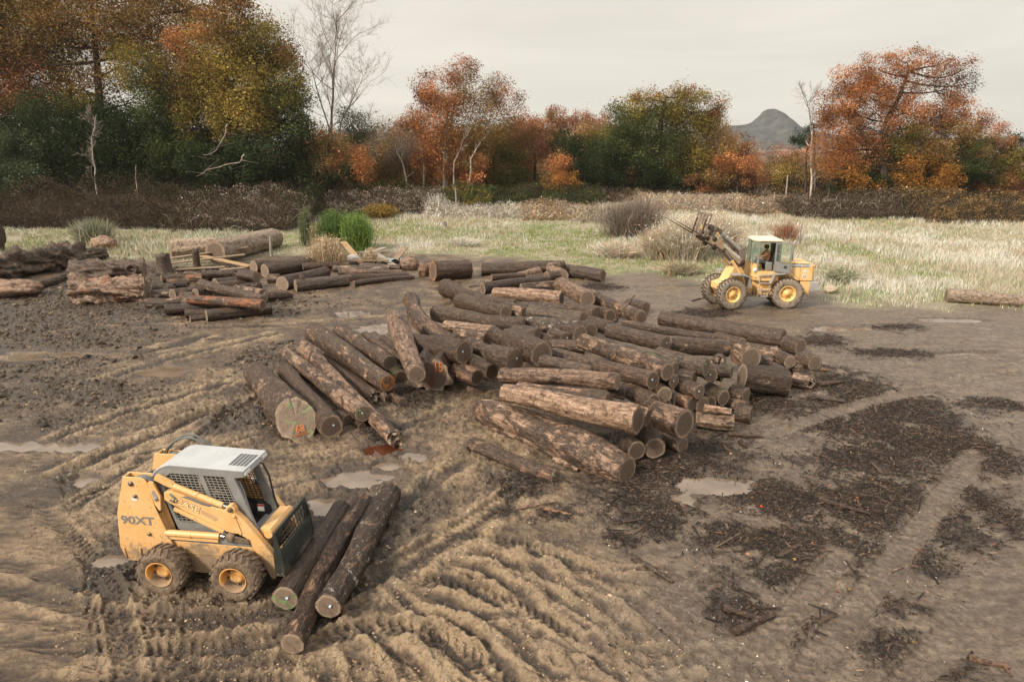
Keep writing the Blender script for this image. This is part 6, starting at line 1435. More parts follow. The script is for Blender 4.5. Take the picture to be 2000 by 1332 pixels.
def leaf_cloud(pts, size, cols, r, flat=.35):
    """one small bent quad per point"""
    n = len(pts)
    nrm = r.normal(size=(n, 3)); nrm[:, 2] = np.abs(nrm[:, 2]) + flat
    nrm /= np.linalg.norm(nrm, axis=1)[:, None]
    t = np.cross(nrm, r.normal(size=(n, 3))); t /= np.linalg.norm(t, axis=1)[:, None] + 1e-9
    b = np.cross(nrm, t)
    s = (size * r.uniform(.5, 1.0, n) * np.where(r.random(n) < .2, 1.7, 1.0))[:, None]
    asp = r.uniform(.45, .8, n)[:, None]
    v = np.stack([pts - t * s * .5, pts - b * s * .5 * asp + nrm * s * .08, pts + t * s * .5, pts + b * s * .5 * asp + nrm * s * .08], 1).reshape(-1, 3)
    f = np.arange(4 * n); c = np.repeat(cols, 4, axis=0)
    return v, f, np.full(n, 4), c

def tint(tone, n, r, var=.17, hue=.06):
    b = np.array(TONE[tone]) if isinstance(tone, str) else np.array(tone)
    k = np.exp(r.normal(0, var, n))[:, None]
    h_ = r.normal(0, hue, n)[:, None] * np.array((1, -.3, -.5)) + r.normal(0, hue * .6, n)[:, None] * np.array((-.2, 1, 0))
    return np.clip(b * k * (1 + h_), .004, .9)

def ribbons(base, tip, w0, mid, r, seg=2):
    """thin curved stems: arrays of base, tip, mid points -> quads, tapering to a point"""
    n = len(base)
    d = tip - base; side = np.cross(d, r.normal(size=(n, 3))); side /= np.linalg.norm(side, axis=1)[:, None] + 1e-9
    w = np.asarray(w0).reshape(-1, 1) * np.ones((n, 1))
    v = np.stack([base - side * w, base + side * w, mid + side * w * .8, mid - side * w * .8, tip], 1).reshape(-1, 3)
    k = np.arange(n) * 5
    f4 = np.stack([k, k + 1, k + 2, k + 3], 1); f3 = np.stack([k + 3, k + 2, k + 4], 1)
    flat = np.concatenate([f4.ravel(), f3.ravel()]); lt = np.concatenate([np.full(n, 4), np.full(n, 3)])
    return v, flat, lt

def crown_points(clumps, Y, size, dens, r, depth=.75):
    P = []; C = []; puffs = []
    for cl in clumps:
        px, py, rx, ry, tone = cl[:5]; dn = cl[5] if len(cl) > 5 else 1.0; dz = cl[6] if len(cl) > 6 else 0.0
        c = AT(px, py, Y + dz); k = (Y + dz) / F_PX; ax, az = rx * k, ry * k; ay = depth * (ax + az) / 2
        area = math.pi * ax * az
        n = max(60, int(11.5 * dens * dn * area / size ** 2))
        npf = int(np.clip(area / 1.2, 14, 80))
        d = r.normal(size=(npf, 3)); d /= np.linalg.norm(d, axis=1)[:, None]
        rad = r.uniform(.45, 1.0, npf) ** .6
        pc = d * rad[:, None] * np.array((ax, ay, az)); pr = r.uniform(.26, .50, npf) * min(ax, az) * 1.05 + .3
        which = r.choice(npf, n, p=pr ** 2 / (pr ** 2).sum())
        g = r.normal(size=(n, 3)); g /= np.linalg.norm(g, axis=1)[:, None]; g *= (r.uniform(0, 1, n) ** .45)[:, None]
        p = c + pc[which] + g * pr[which][:, None] * np.array((1.1, 1.1, .95))
        stray = r.random(n) < .07; p[stray] += r.normal(size=(stray.sum(), 3)) * .5
        tp = np.array([np.exp(r.normal(0, .28)) for _ in range(npf)])
        col = tint(tone, n, r) * tp[which][:, None]
        P.append(p); C.append(col); puffs.append((c, c + pc, ax))
    return np.concatenate(P), np.concatenate(C), puffs

def branch_tube(mb, a, b, r0, r1, r, n=5, wob=.12, sag=0.0, seg=5):
    a = np.array(a); b = np.array(b); L = np.linalg.norm(b - a)
    o1 = r.normal(size=3) * wob * L * .5; pts = []
    for t in np.linspace(0, 1, seg):
        pts.append(a + (b - a) * t + o1 * math.sin(math.pi * t) * .5 + np.array((0, 0, sag * L * math.sin(math.pi * t))))
    mb.tube(pts, [r0 + (r1 - r0) * t for t in np.linspace(0, 1, seg)], n, cap=False)
    return pts

def leafy_tree(name, label, cat, group, Y, base, trunk, clumps, size=.26, dens=1.0, bark=None, seed=1, r0=.35, limbs=True, twigs=3, bare=0):
    """base: place of the foot in the photograph; trunk: further places the trunk passes through"""
    r = np.random.default_rng(seed)
    foot = AT(*base, Y); foot[2] = 0.0
    root = empty(name, tuple(foot)); tag(root, label, cat, group)
    size *= .86; P, C, puffs = crown_points(clumps, Y, size, dens, r)
    v, f, lt, c = leaf_cloud(P - foot, size, C, r)
    o = mesh_np("crown", v, f, lt, [lm.m], root); pt_attr(o, "col", c)
    mb = MB()
    tops = []
    if trunk:
        pts = [foot * 0] + [AT(*q, Y) - foot for q in trunk]; m = len(pts)
        fine = []
        for a, b in zip(pts[:-1], pts[1:]):
            for t in np.linspace(0, 1, 5)[:-1]: fine.append(a + (b - a) * t + r.normal(size=3) * .06)
        fine.append(pts[-1]); mb.tube(fine, list(np.linspace(r0, r0 * .35, len(fine))), 9, cap=False)
        if limbs:
            for (c0, pc, ax) in puffs:
                c1 = c0 - foot
                k = min(range(len(fine)), key=lambda i: np.linalg.norm((fine[i] - c1) * np.array((1, 1, 1.6)) + np.array((0, 0, ax * .5))))
                lp = branch_tube(mb, fine[k], c1, r0 * .26, r0 * .10, r, 6, .22, -.06)
                for q in pc[:twigs + 2]:
                    tp = branch_tube(mb, lp[3], q - foot, r0 * .09, r0 * .03, r, 4, .2)
        if bare:
            for _ in range(bare):
                k = r.integers(len(fine) // 3, len(fine)); a = fine[k]; b = a + np.array((r.normal() * 1.2, r.normal() * .8, abs(r.normal()) * 1.5 + .6)); branch_tube(mb, a, b, r0 * .18, .012, r, 4)
        mb.build("trunk", bark or tb.m, root, fix=False)
    return root

def bare_tree(name, label, cat, group, Y, base, path, spread, levels=4, r0=.2, seed=1, bark=None, n1=14, droop=0.0, rmin=.013, up=.9):
    r = np.random.default_rng(seed); foot = AT(*base, Y); foot[2] = 0
    root = empty(name, tuple(foot)); tag(root, label, cat, group)
    mt = MB(); mbr = mt if n1 <= 6 else MB()
    def grow(mb, a, d, L, rad, lev):
        pts = [a]; p = a.copy(); n = 5; dd = d.copy()
        for i in range(n):
            dd = dd + r.normal(size=3) * .13 + np.array((0, 0, .07 * up - droop * i * .05)); dd /= np.linalg.norm(dd)
            p = p + dd * L / n; pts.append(p.copy())
        mb.tube(pts, list(np.linspace(rad, max(rmin * .7, rad * .35), n + 1)), 3 if rad < .05 else 5, cap=False, smooth=True)
        if lev <= 0: return
        nb = 5 if lev > 1 else 6
        for i in range(nb):
            k = r.integers(1, n + 1); dv = pts[k] - pts[k - 1]; dv /= np.linalg.norm(dv)
            q = dv + r.normal(size=3) * .55; q[2] += .15 * up; q /= np.linalg.norm(q)
            grow(mbr, pts[k], q, L * r.uniform(.42, .66), max(rmin, rad * .42), lev - 1)
    pts = [np.zeros(3)] + [AT(*q, Y) - foot for q in path]; fine = []
    for a, b in zip(pts[:-1], pts[1:]):
        for t in np.linspace(0, 1, 5)[:-1]: fine.append(a + (b - a) * t + r.normal(size=3) * .05)
    fine.append(pts[-1]); mt.tube(fine, list(np.linspace(r0, r0 * .2, len(fine))), 7, cap=False)
    H_ = np.linalg.norm(pts[-1])
    for i in range(n1):
        k = int(len(fine) * (.28 + .70 * i / n1)); k = min(k, len(fine) - 1)
        q = np.array((r.normal() * .8, r.normal() * .6, .55 + .35 * r.random())); q /= np.linalg.norm(q)
        grow(mbr, fine[k], q, spread * r.uniform(.6, 1.15) * (1.1 - .55 * i / n1), r0 * .34, levels - 2)
    mt.build("trunk", bark or tw_.m, root, fix=False)
    if mbr is not mt: mbr.build("branches", tw_.m, root, fix=False)
    return root

GW = "trees of the wood edge on the left"; GM = "trees behind the field in the middle"; GR = "trees behind the field on the right"
# ---- left wood edge
leafy_tree("oak_tree", "tall brown leaved oak with dark forked trunk in the upper left corner", "tree", GW, 84, (195, 380), [(196, 250), (190, 120), (178, 20)],
    [(40, 60, 95, 70, 'brown'), (150, 40, 95, 55, 'brown'), (240, 45, 90, 60, 'brown', .9), (60, 150, 85, 55, 'rust'), (330, 30, 80, 45, 'brown'), (20, 20, 80, 40, 'olive'), (110, 110, 60, 45, 'olive', .6), (150, 165, 50, 40, 'brown', .45), (240, 130, 70, 40, 'brown', .55), (20, 105, 60, 50, 'brown'), (300, 95, 60, 45, 'brown', .7), (110, 200, 90, 35, 'olive', .8), (-60, 90, 90, 120, 'brown'), (180, -30, 160, 30, 'brown'), (400, 8, 50, 25, 'brown', .6), (90, 250, 150, 60, 'dgreen', .6, 6), (260, 200, 80, 60, 'olive', .6, 7), (60, 60, 110, 60, 'olive', .5, 7), (290, 60, 120, 60, 'brown', .5, 7)], seed=3, r0=.62, size=.27)
leafy_tree("oak_tree", "leaning dark limbed oak at the left picture edge, behind the green thicket", "tree", GW, 88, (118, 380), [(128, 250), (140, 170), (95, 130)],
    [(10, 185, 70, 45, 'brown'), (90, 230, 60, 40, 'olive', .8), (-40, 230, 70, 60, 'green'), (160, 240, 60, 45, 'green', .8)], seed=4, r0=.5, size=.27)
leafy_tree("evergreen_thicket", "dark green evergreen thicket under the tall brown oak", "bush", GW, 80, (130, 385), None,
    [(110, 260, 90, 70, 'dgreen'), (140, 320, 110, 60, 'dgreen'), (210, 290, 70, 70, 'dgreen'), (60, 300, 70, 60, 'dgreen'), (250, 340, 80, 40, 'dgreen')], seed=5, size=.24, dens=1.2)
leafy_tree("fern_leaved_bush", "lighter grey green bush at the far left edge of the wood", "bush", GW, 76, (30, 390), None,
    [(25, 300, 55, 40, 'ggreen'), (40, 345, 55, 35, 'ggreen'), (-20, 330, 50, 50, 'ggreen')], seed=6, size=.22, dens=1.1)
leafy_tree("broad_tree", "huge round tree turning from green to orange, right end of the left wood", "tree", GW, 80, (450, 385), [(448, 280), (440, 160), (445, 60)],
    [(455, 45, 55, 50, 'brown'), (515, 85, 55, 40, 'olive'), (420, 110, 60, 60, 'yolive'), (385, 95, 44, 48, 'orange'), (350, 150, 50, 45, 'brown'), (450, 165, 70, 50, 'yolive'), (530, 150, 60, 50, 'olive'), (560, 205, 45, 45, 'green'), (380, 190, 50, 40, 'olive', .9), (350, 205, 35, 30, 'brown'), (470, 225, 75, 45, 'yolive'), (400, 240, 60, 40, 'olive'), (330, 240, 50, 45, 'green'), (300, 200, 50, 50, 'green'), (530, 225, 55, 40, 'olive'), (290, 290, 60, 45, 'green'), (250, 260, 50, 40, 'dgreen'), (350, 285, 55, 35, 'green'), (555, 285, 50, 50, 'dgreen'), (530, 330, 60, 40, 'dgreen'), (500, 120, 50, 40, 'olive'), (575, 250, 28, 45, 'green'), (440, 8, 50, 30, 'rust', .8), (470, 20, 25, 30, 'rust', .6), (555, 110, 30, 25, 'rust', .7), (580, 180, 22, 30, 'olive', .8), (270, 130, 50, 45, 'olive', .8), (300, 330, 90, 35, 'dgreen'), (420, 325, 100, 40, 'dgreen', .9, 4), (440, 290, 80, 40, 'dgreen', .9, 4), (460, 130, 100, 90, 'olive', .7, 6), (420, 220, 130, 70, 'dgreen', .8, 6), (340, 300, 130, 50, 'dgreen', .8, 5), (560, 320, 40, 45, 'dgreen', 1), (450, 335, 60, 35, 'dgreen', 1, -4), (400, 320, 60, 35, 'dgreen', 1, -4), (490, 300, 50, 40, 'dgreen', 1, -3)], seed=8, r0=.6, size=.25, dens=1.1)
def limb(name, label, Y, pts, r0, mat, cat="branch"):
    P = [AT(*q, Y) for q in pts]; c = P[0]; r = np.random.default_rng(len(label)); mb = MB(); fine = []
    for a, b in zip(P[:-1], P[1:]):
        for t in (0, .33, .66): fine.append(a + (b - a) * t + r.normal(size=3) * .05 - c)
    fine.append(P[-1] - c); mb.tube(fine, list(np.linspace(r0, r0 * .3, len(fine))), 7)
    for _ in range(4):
        k = r.integers(3, len(fine)); mb.tube([fine[k - 1], fine[k - 1] + r.normal(size=3) * .5, fine[k - 1] + r.normal(size=3) * np.array((1.1, .6, .5))], [r0 * .4, r0 * .25, .01], 5)
    o = mb.build(name, mat); o.location = tuple(c); tag(o, label, cat); return o
limb("bare_branch", "pale dead branch drooping in front of the great round tree", 72, [(445, 240), (438, 268), (425, 290), (410, 302), (396, 303)], .065, tw_.m)
bare_tree("bare_sapling", "slim pale sapling standing before the evergreen thicket", "tree", GW, 74, (186, 385), [(184, 330), (180, 270), (188, 225)], 1.6, 4, .10, 22, pb.m, 10)
bare_tree("bare_sapling", "thin straight dead stem right of the slim pale sapling", "tree", GW, 74, (266, 385), [(265, 350), (266, 322)], .5, 2, .07, 23, pb.m, 3)
limb("fallen_branch", "bleached fallen branch at the foot of the great round tree", 70, [(478, 300), (468, 318), (440, 322), (405, 332), (384, 345)], .08, tw_.m)
bare_tree("bare_birch_tree", "tall bare birch with fine twigs against the sky", "tree", GW, 86, (650, 385), [(648, 250), (652, 150), (655, 95), (660, 28)], 7.2, 5, .18, 31, tw_.m, 12, .0, .009)
bare_tree("bare_birch_tree", "second bare stem leaning left beside the tall birch", "tree", GW, 87, (646, 385), [(642, 250), (618, 170), (598, 110)], 5.5, 5, .13, 32, tw_.m, 8, .0, .009)
bare_tree("bare_birch_tree", "shorter bare stem leaning right beside the tall birch", "tree", GW, 87, (654, 385), [(665, 240), (690, 190), (715, 140)], 5.0, 5, .11, 33, tw_.m, 7, .0, .009)
GB = "bushes at the foot of the trees"
leafy_tree("leafy_bush", "orange and green bush at the foot of the bare birch", "bush", GB, 82, (640, 390), [(640, 330)], [(610, 270, 35, 40, 'olive', .8), (640, 300, 45, 40, 'brown'), (690, 320, 35, 35, 'orange'), (620, 335, 40, 30, 'green'), (655, 345, 50, 22, 'dgreen'), (600, 300, 25, 40, 'orange', .7)], seed=41, size=.22, r0=.1)
leafy_tree("willow_bush", "pale grey green willow bush right of the bare birch", "bush", GB, 90, (690, 380), [(690, 330)], [(690, 250, 35, 35, 'ggreen', .8), (675, 285, 40, 30, 'sage', .8), (715, 285, 30, 35, 'grey', .6)], seed=42, size=.2, r0=.1)
leafy_tree("bare_thicket", "grey brown leafless thicket left of the orange birch", "bush", GB, 95, (760, 380), [(760, 330)], [(750, 290, 45, 45, 'grey', .55), (790, 285, 35, 40, 'grey', .5), (735, 330, 40, 30, 'brown', .6), (780, 335, 40, 28, 'brown', .7)], seed=43, size=.18, r0=.12)
# ---- middle
leafy_tree("orange_birch_tree", "orange birch with several white stems in the middle", "tree", GM, 92, (872, 372), [(872, 300), (885, 220), (900, 150)],
    [(865, 190, 42, 45, 'orange'), (840, 225, 38, 40, 'orange'), (905, 150, 32, 32, 'rust', .75), (940, 180, 40, 35, 'brown', .7), (985, 190, 35, 28, 'rust', .65), (830, 165, 25, 25, 'rust', .5), (900, 240, 50, 45, 'brown', .6), (860, 275, 50, 40, 'orange', .8), (955, 235, 45, 40, 'brown', .6), (1005, 225, 25, 25, 'rust', .5), (800, 250, 25, 25, 'rust', .6), (910, 290, 45, 40, 'brown', .7), (850, 325, 45, 30, 'orange'), (925, 335, 40, 28, 'orange'), (900, 220, 70, 60, 'brown', .4, 4), (880, 310, 70, 50, 'orange', .6, 4)], seed=51, size=.22, r0=.22, bark=pb.m)
for i, (b, path, lab) in enumerate([((884, 372), [(886, 320), (905, 275), (935, 225)], "leaning white birch stem right of the orange birch"), ((826, 372), [(826, 320), (824, 285)], "short white trunk left of the orange birch"), ((868, 372), [(866, 320), (872, 245)], "straight white stem before the orange birch"), ((912, 372), [(920, 310), (940, 275), (955, 262)], "curved pale stem at the right of the orange birch"), ((800, 372), [(790, 330), (775, 295), (790, 285)], "crooked pale stem bent to the left, far left of the orange birch")]):
    bare_tree("birch_stem", lab, "tree", "white stems round the orange birch", 91, b, path, 1.4, 3, .16, 60 + i, pb.m, 6)
leafy_tree("brown_tree", "brown green tree right behind the orange birch", "tree", GM, 97, (965, 378), [(965, 300)], [(960, 290, 45, 45, 'olive'), (985, 330, 45, 40, 'green'), (940, 345, 40, 30, 'brown'), (1010, 275, 30, 35, 'brown', .8)], seed=52, size=.24)
leafy_tree("pink_leaved_tree", "pinkish orange tree between the birch and the big green oak", "tree", GM, 100, (1045, 378), [(1045, 300)], [(1040, 270, 40, 35, 'pink'), (1055, 300, 45, 30, 'pink'), (1010, 300, 30, 30, 'rust', .8), (1060, 245, 30, 20, 'brown', .7)], seed=53, size=.22)
leafy_tree("rust_tree", "thin topped rusty tree behind the dark holly", "tree", GM, 118, (1120, 372), [(1120, 280)], [(1100, 230, 40, 18, 'rust', .7), (1150, 235, 40, 20, 'rust', .7), (1130, 255, 60, 22, 'rust', .8), (1085, 245, 25, 18, 'pink', .7)], seed=54, size=.26)
leafy_tree("holly_tree", "dark green holly left of the big green oak", "tree", GM, 95, (1110, 380), [(1110, 320)], [(1105, 290, 32, 28, 'dgreen'), (1125, 325, 40, 32, 'dgreen'), (1150, 345, 35, 28, 'dgreen'), (1095, 350, 30, 25, 'green')], seed=55, size=.22, dens=1.1)
leafy_tree("small_orange_tree", "small bright orange tree in front of the dark holly", "tree", GM, 92, (1092, 382), [(1092, 345)], [(1090, 335, 28, 26, 'orange'), (1105, 355, 28, 18, 'gold'), (1075, 360, 20, 16, 'brown')], seed=56, size=.2, r0=.14)
leafy_tree("oak_tree", "big round green oak with reddish top in the middle right", "tree", GM, 98, (1290, 382), [(1290, 300), (1290, 230), (1300, 190)],
    [(1250, 215, 50, 35, 'olive', .85), (1310, 200, 50, 30, 'olive', .85), (1370, 215, 45, 35, 'olive', .8), (1280, 250, 60, 40, 'green'), (1340, 255, 55, 40, 'olive'), (1215, 245, 40, 35, 'green', .9), (1400, 250, 35, 35, 'brown', .8), (1225, 285, 50, 35, 'green'), (1290, 300, 55, 40, 'green'), (1350, 310, 50, 35, 'olive'), (1180, 310, 45, 40, 'dgreen'), (1240, 340, 60, 35, 'dgreen'), (1310, 345, 60, 30, 'dgreen'), (1265, 190, 30, 15, 'rust', .6), (1340, 185, 25, 14, 'rust', .6), (1395, 215, 25, 20, 'rust', .6), (1400, 290, 35, 35, 'brown'), (1300, 260, 110, 60, 'olive', .6, 5), (1260, 330, 110, 45, 'dgreen', .8, 4), (1350, 340, 70, 40, 'dgreen', .8, 4)], seed=57, r0=.55, size=.24)
leafy_tree("orange_bush", "orange bush at the right foot of the big green oak", "bush", GM, 96, (1440, 382), [(1440, 345)], [(1430, 310, 35, 28, 'orange'), (1460, 335, 32, 28, 'rust'), (1400, 340, 35, 25, 'brown'), (1375, 360, 40, 18, 'rust'), (1445, 362, 35, 16, 'dbrown')], seed=58, size=.22, r0=.14)
leafy_tree("brown_tree", "russet brown tree between bare thicket and the orange birch", "tree", GM, 104, (800, 376), [(800, 300)], [(790, 265, 35, 30, 'brown', .8), (820, 290, 35, 35, 'rust', .8), (770, 305, 35, 30, 'brown', .8), (800, 335, 45, 28, 'orange', .8)], seed=81, size=.24)
leafy_tree("russet_tree", "soft russet tree filling the gap right of the brown green tree", "tree", GM, 106, (1010, 376), [(1010, 300)], [(1000, 265, 35, 28, 'rust', .8), (1030, 245, 30, 22, 'rust', .8), (985, 285, 30, 28, 'olive'), (1020, 310, 45, 38, 'brown')], seed=82, size=.25)
leafy_tree("olive_tree", "olive tree left behind the big round green oak", "tree", GM, 108, (1180, 376), [(1180, 300)], [(1170, 265, 40, 30, 'brown'), (1200, 290, 45, 40, 'olive'), (1150, 300, 40, 35, 'green')], seed=83, size=.26)
leafy_tree("orange_tree", "low orange tree right behind the big round green oak", "tree", GM, 112, (1450, 376), [(1450, 320)], [(1440, 285, 30, 24, 'rust', .9), (1470, 310, 30, 28, 'orange', .9), (1420, 310, 30, 30, 'brown')], seed=84, size=.26)
# ---- right
leafy_tree("far_pink_tree", "faint pinkish tree in the distance before the hill", "tree", GR, 150, (1545, 365), [(1545, 320)], [(1530, 305, 35, 20, 'pink'), (1565, 312, 30, 18, 'pink'), (1505, 325, 25, 18, 'grey', .8)], seed=71, size=.34)
leafy_tree("grey_brown_bush", "grey brown bush between the two big autumn trees", "bush", GR, 105, (1530, 385), [(1530, 350)], [(1520, 345, 45, 30, 'yolive', .8), (1560, 335, 35, 35, 'brown', .8), (1490, 350, 30, 25, 'rust', .8), (1540, 368, 50, 18, 'umber'), (1490, 300, 30, 25, 'grey', .3)], seed=72, size=.22, r0=.12)
bare_tree("dead_birch_tree", "dead white birch trunk with ragged top left of the big orange oak", "tree", GR, 96, (1584, 388), [(1585, 330), (1586, 245)], 1.3, 3, .20, 73, pb.m, 6)
leafy_tree("ivy_clad_snag", "dark ivy clad snag leaning beside the dead white birch", "tree", GR, 99, (1572, 388), [(1575, 300), (1590, 245)], [(1570, 268, 22, 16, 'dgreen'), (1558, 275, 15, 10, 'dgreen'), (1590, 250, 14, 8, 'dbrown')], seed=74, size=.2, r0=.2)
bare_tree("bare_sapling", "wispy bare sapling top left of the big orange oak", "tree", GR, 101, (1592, 388), [(1590, 280), (1580, 215), (1572, 185)], 4.2, 4, .14, 75, tw_.m, 10, 0, .016)
leafy_tree("oak_tree", "big orange oak on the right with sky showing through", "tree", GR, 94, (1728, 392), [(1727, 310), (1730, 240), (1760, 180), (1775, 140)],
    [(1770, 120, 45, 22, 'orange', .9), (1715, 135, 35, 25, 'orange', .9), (1660, 165, 45, 28, 'orange'), (1830, 130, 35, 20, 'rust', .6), (1640, 200, 45, 32, 'orange', .9), (1700, 190, 45, 30, 'orange', .9), (1760, 170, 40, 30, 'rust', .7), (1850, 175, 38, 35, 'rust', .75), (1885, 135, 20, 20, 'rust', .4), (1890, 165, 22, 18, 'dbrown', .5), (1870, 220, 40, 30, 'orange', .8), (1900, 240, 35, 22, 'rust', .9), (1770, 220, 45, 32, 'orange', .8), (1820, 235, 40, 28, 'rust', .7), (1650, 250, 40, 32, 'orange'), (1625, 290, 38, 38, 'orange'), (1700, 250, 40, 28, 'rust', .7), (1850, 265, 55, 30, 'brown'), (1760, 270, 45, 30, 'olive'), (1680, 300, 45, 35, 'rust'), (1810, 300, 45, 28, 'brown'), (1900, 275, 35, 25, 'brown'), (1640, 330, 40, 25, 'gold'), (1690, 350, 50, 25, 'gold'), (1730, 330, 45, 30, 'dgreen'), (1800, 335, 60, 32, 'gold'), (1840, 350, 35, 28, 'gold'), (1760, 365, 60, 20, 'dgreen'), (1690, 375, 50, 14, 'dgreen'), (1660, 360, 40, 20, 'dgreen'), (1880, 310, 40, 30, 'green'), (1770, 355, 30, 20, 'gold'), (1700, 210, 80, 50, 'rust', .5, 5), (1680, 300, 80, 55, 'orange', .6, 5), (1820, 290, 90, 50, 'brown', .7, 5), (1760, 350, 110, 30, 'dgreen', .8, 4)], seed=76, r0=.5, size=.23)
leafy_tree("mixed_bush", "green and rust bushy tree at the right picture edge", "tree", GR, 97, (1930, 390), [(1930, 330)], [(1920, 310, 40, 35, 'green'), (1965, 330, 35, 30, 'olive'), (1900, 350, 40, 28, 'dgreen'), (1985, 350, 30, 26, 'rust'), (1945, 362, 40, 18, 'rust'), (1960, 285, 25, 18, 'rust', .8), (1990, 295, 25, 25, 'dgreen'), (2030, 320, 40, 50, 'olive'), (2060, 280, 40, 40, 'brown')], seed=77, size=.22)
leafy_tree("rust_tree", "slim rust topped tree behind the bushes on the right", "tree", GR, 112, (1955, 385), [(1955, 290)], [(1952, 265, 20, 20, 'pink', .8), (1975, 275, 18, 16, 'dgreen', .8), (1935, 290, 20, 20, 'rust', .8)], seed=78, size=.26)
# the far wood beyond, one mass
r = np.random.default_rng(99); xs = r.uniform(-200, 2250, 2600); PP = []; CC = []
for x in xs:
    Yd = r.uniform(128, 165); top = 288 - 34 * (620 < x < 1230) + 26 * vnoise(np.array([x * .012]), np.array([3.3]), 4)[0] + (22 if 1430 < x < 1600 else 0)
    c = AT(x, top + r.uniform(4, 100), Yd); n = 110
    PP.append(c + r.normal(size=(n, 3)) * np.array((2.0, 1.5, 1.3))); CC.append(tint(r.choice(['brown', 'rust', 'olive', 'umber', 'green', 'pink', 'grey', 'brown', 'tan']), n, r, .2))  # pink and grey among the leaf tones paint in distance haze
v, f, lt, c = leaf_cloud(np.concatenate(PP), .75, np.concatenate(CC), r)
o = mesh_np("distant_wood", v, f, lt, [lm.m]); pt_attr(o, "col", c); tag(o, kind="stuff")
# the far hill
n1, n2 = 1100, 24
xs = np.linspace(-1200, 2400, n1); ds = np.linspace(0, 1, n2); HX, HD = np.meshgrid(xs, ds)
px_of = lambda X: 1000 + F_PX * X / (1760 * _c)
PXs = px_of(HX)
prof = 7.25 + 1.125 * np.interp(PXs, [-2000, 900, 1250, 1380, 1425, 1445, 1462, 1474, 1484, 1490, 1498, 1505, 1514, 1524, 1536, 1550, 1580, 1640, 1800, 2100, 3500], [6, 10, 22, 32, 36, 40, 43, 51, 61, 64.5, 65, 61, 53, 43, 37, 31, 26, 18, 14, 16, 6])
prof = prof * (1 + .12 * (fbm(HX * .02, HX * 0 + 1, 4, 3) - .5))
prof = prof + (fbm(HX * .035, HX * 0 + 2, 4, 12, .65) - .5) * 9 * np.clip(prof / 60, .2, 1)
HZ = prof * np.sin(np.clip(HD * 1.15, 0, 1) * math.pi / 2) ** 1.2 + (fbm(HX * .05, HD * 14, 4, 8) - .5) * 5 * HD - 3
HY = 1500 + HD * 260; HZ = HZ * (HY / 1500)
idx = np.arange(n1 * n2).reshape(n2, n1); qd = np.stack([idx[:-1, :-1], idx[:-1, 1:], idx[1:, 1:], idx[1:, :-1]], -1).reshape(-1, 4)
hm = NT("wooded_hillside"); _p = hm.node('NewGeometry').outputs['Position']; _a = hm.noise(_p, .035, 6, .7)
hm.fin(hm.ramp(_a, [(.35, (.018, .022, .024)), (.55, (.055, .055, .05)), (.75, (.12, .105, .09))]), .95, .1)
o = mesh_np("hills", np.stack([HX, HY, HZ], -1).reshape(-1, 3), qd.ravel(), np.full(len(qd), 4), [hm.m], smooth=True); tag(o, kind="structure")
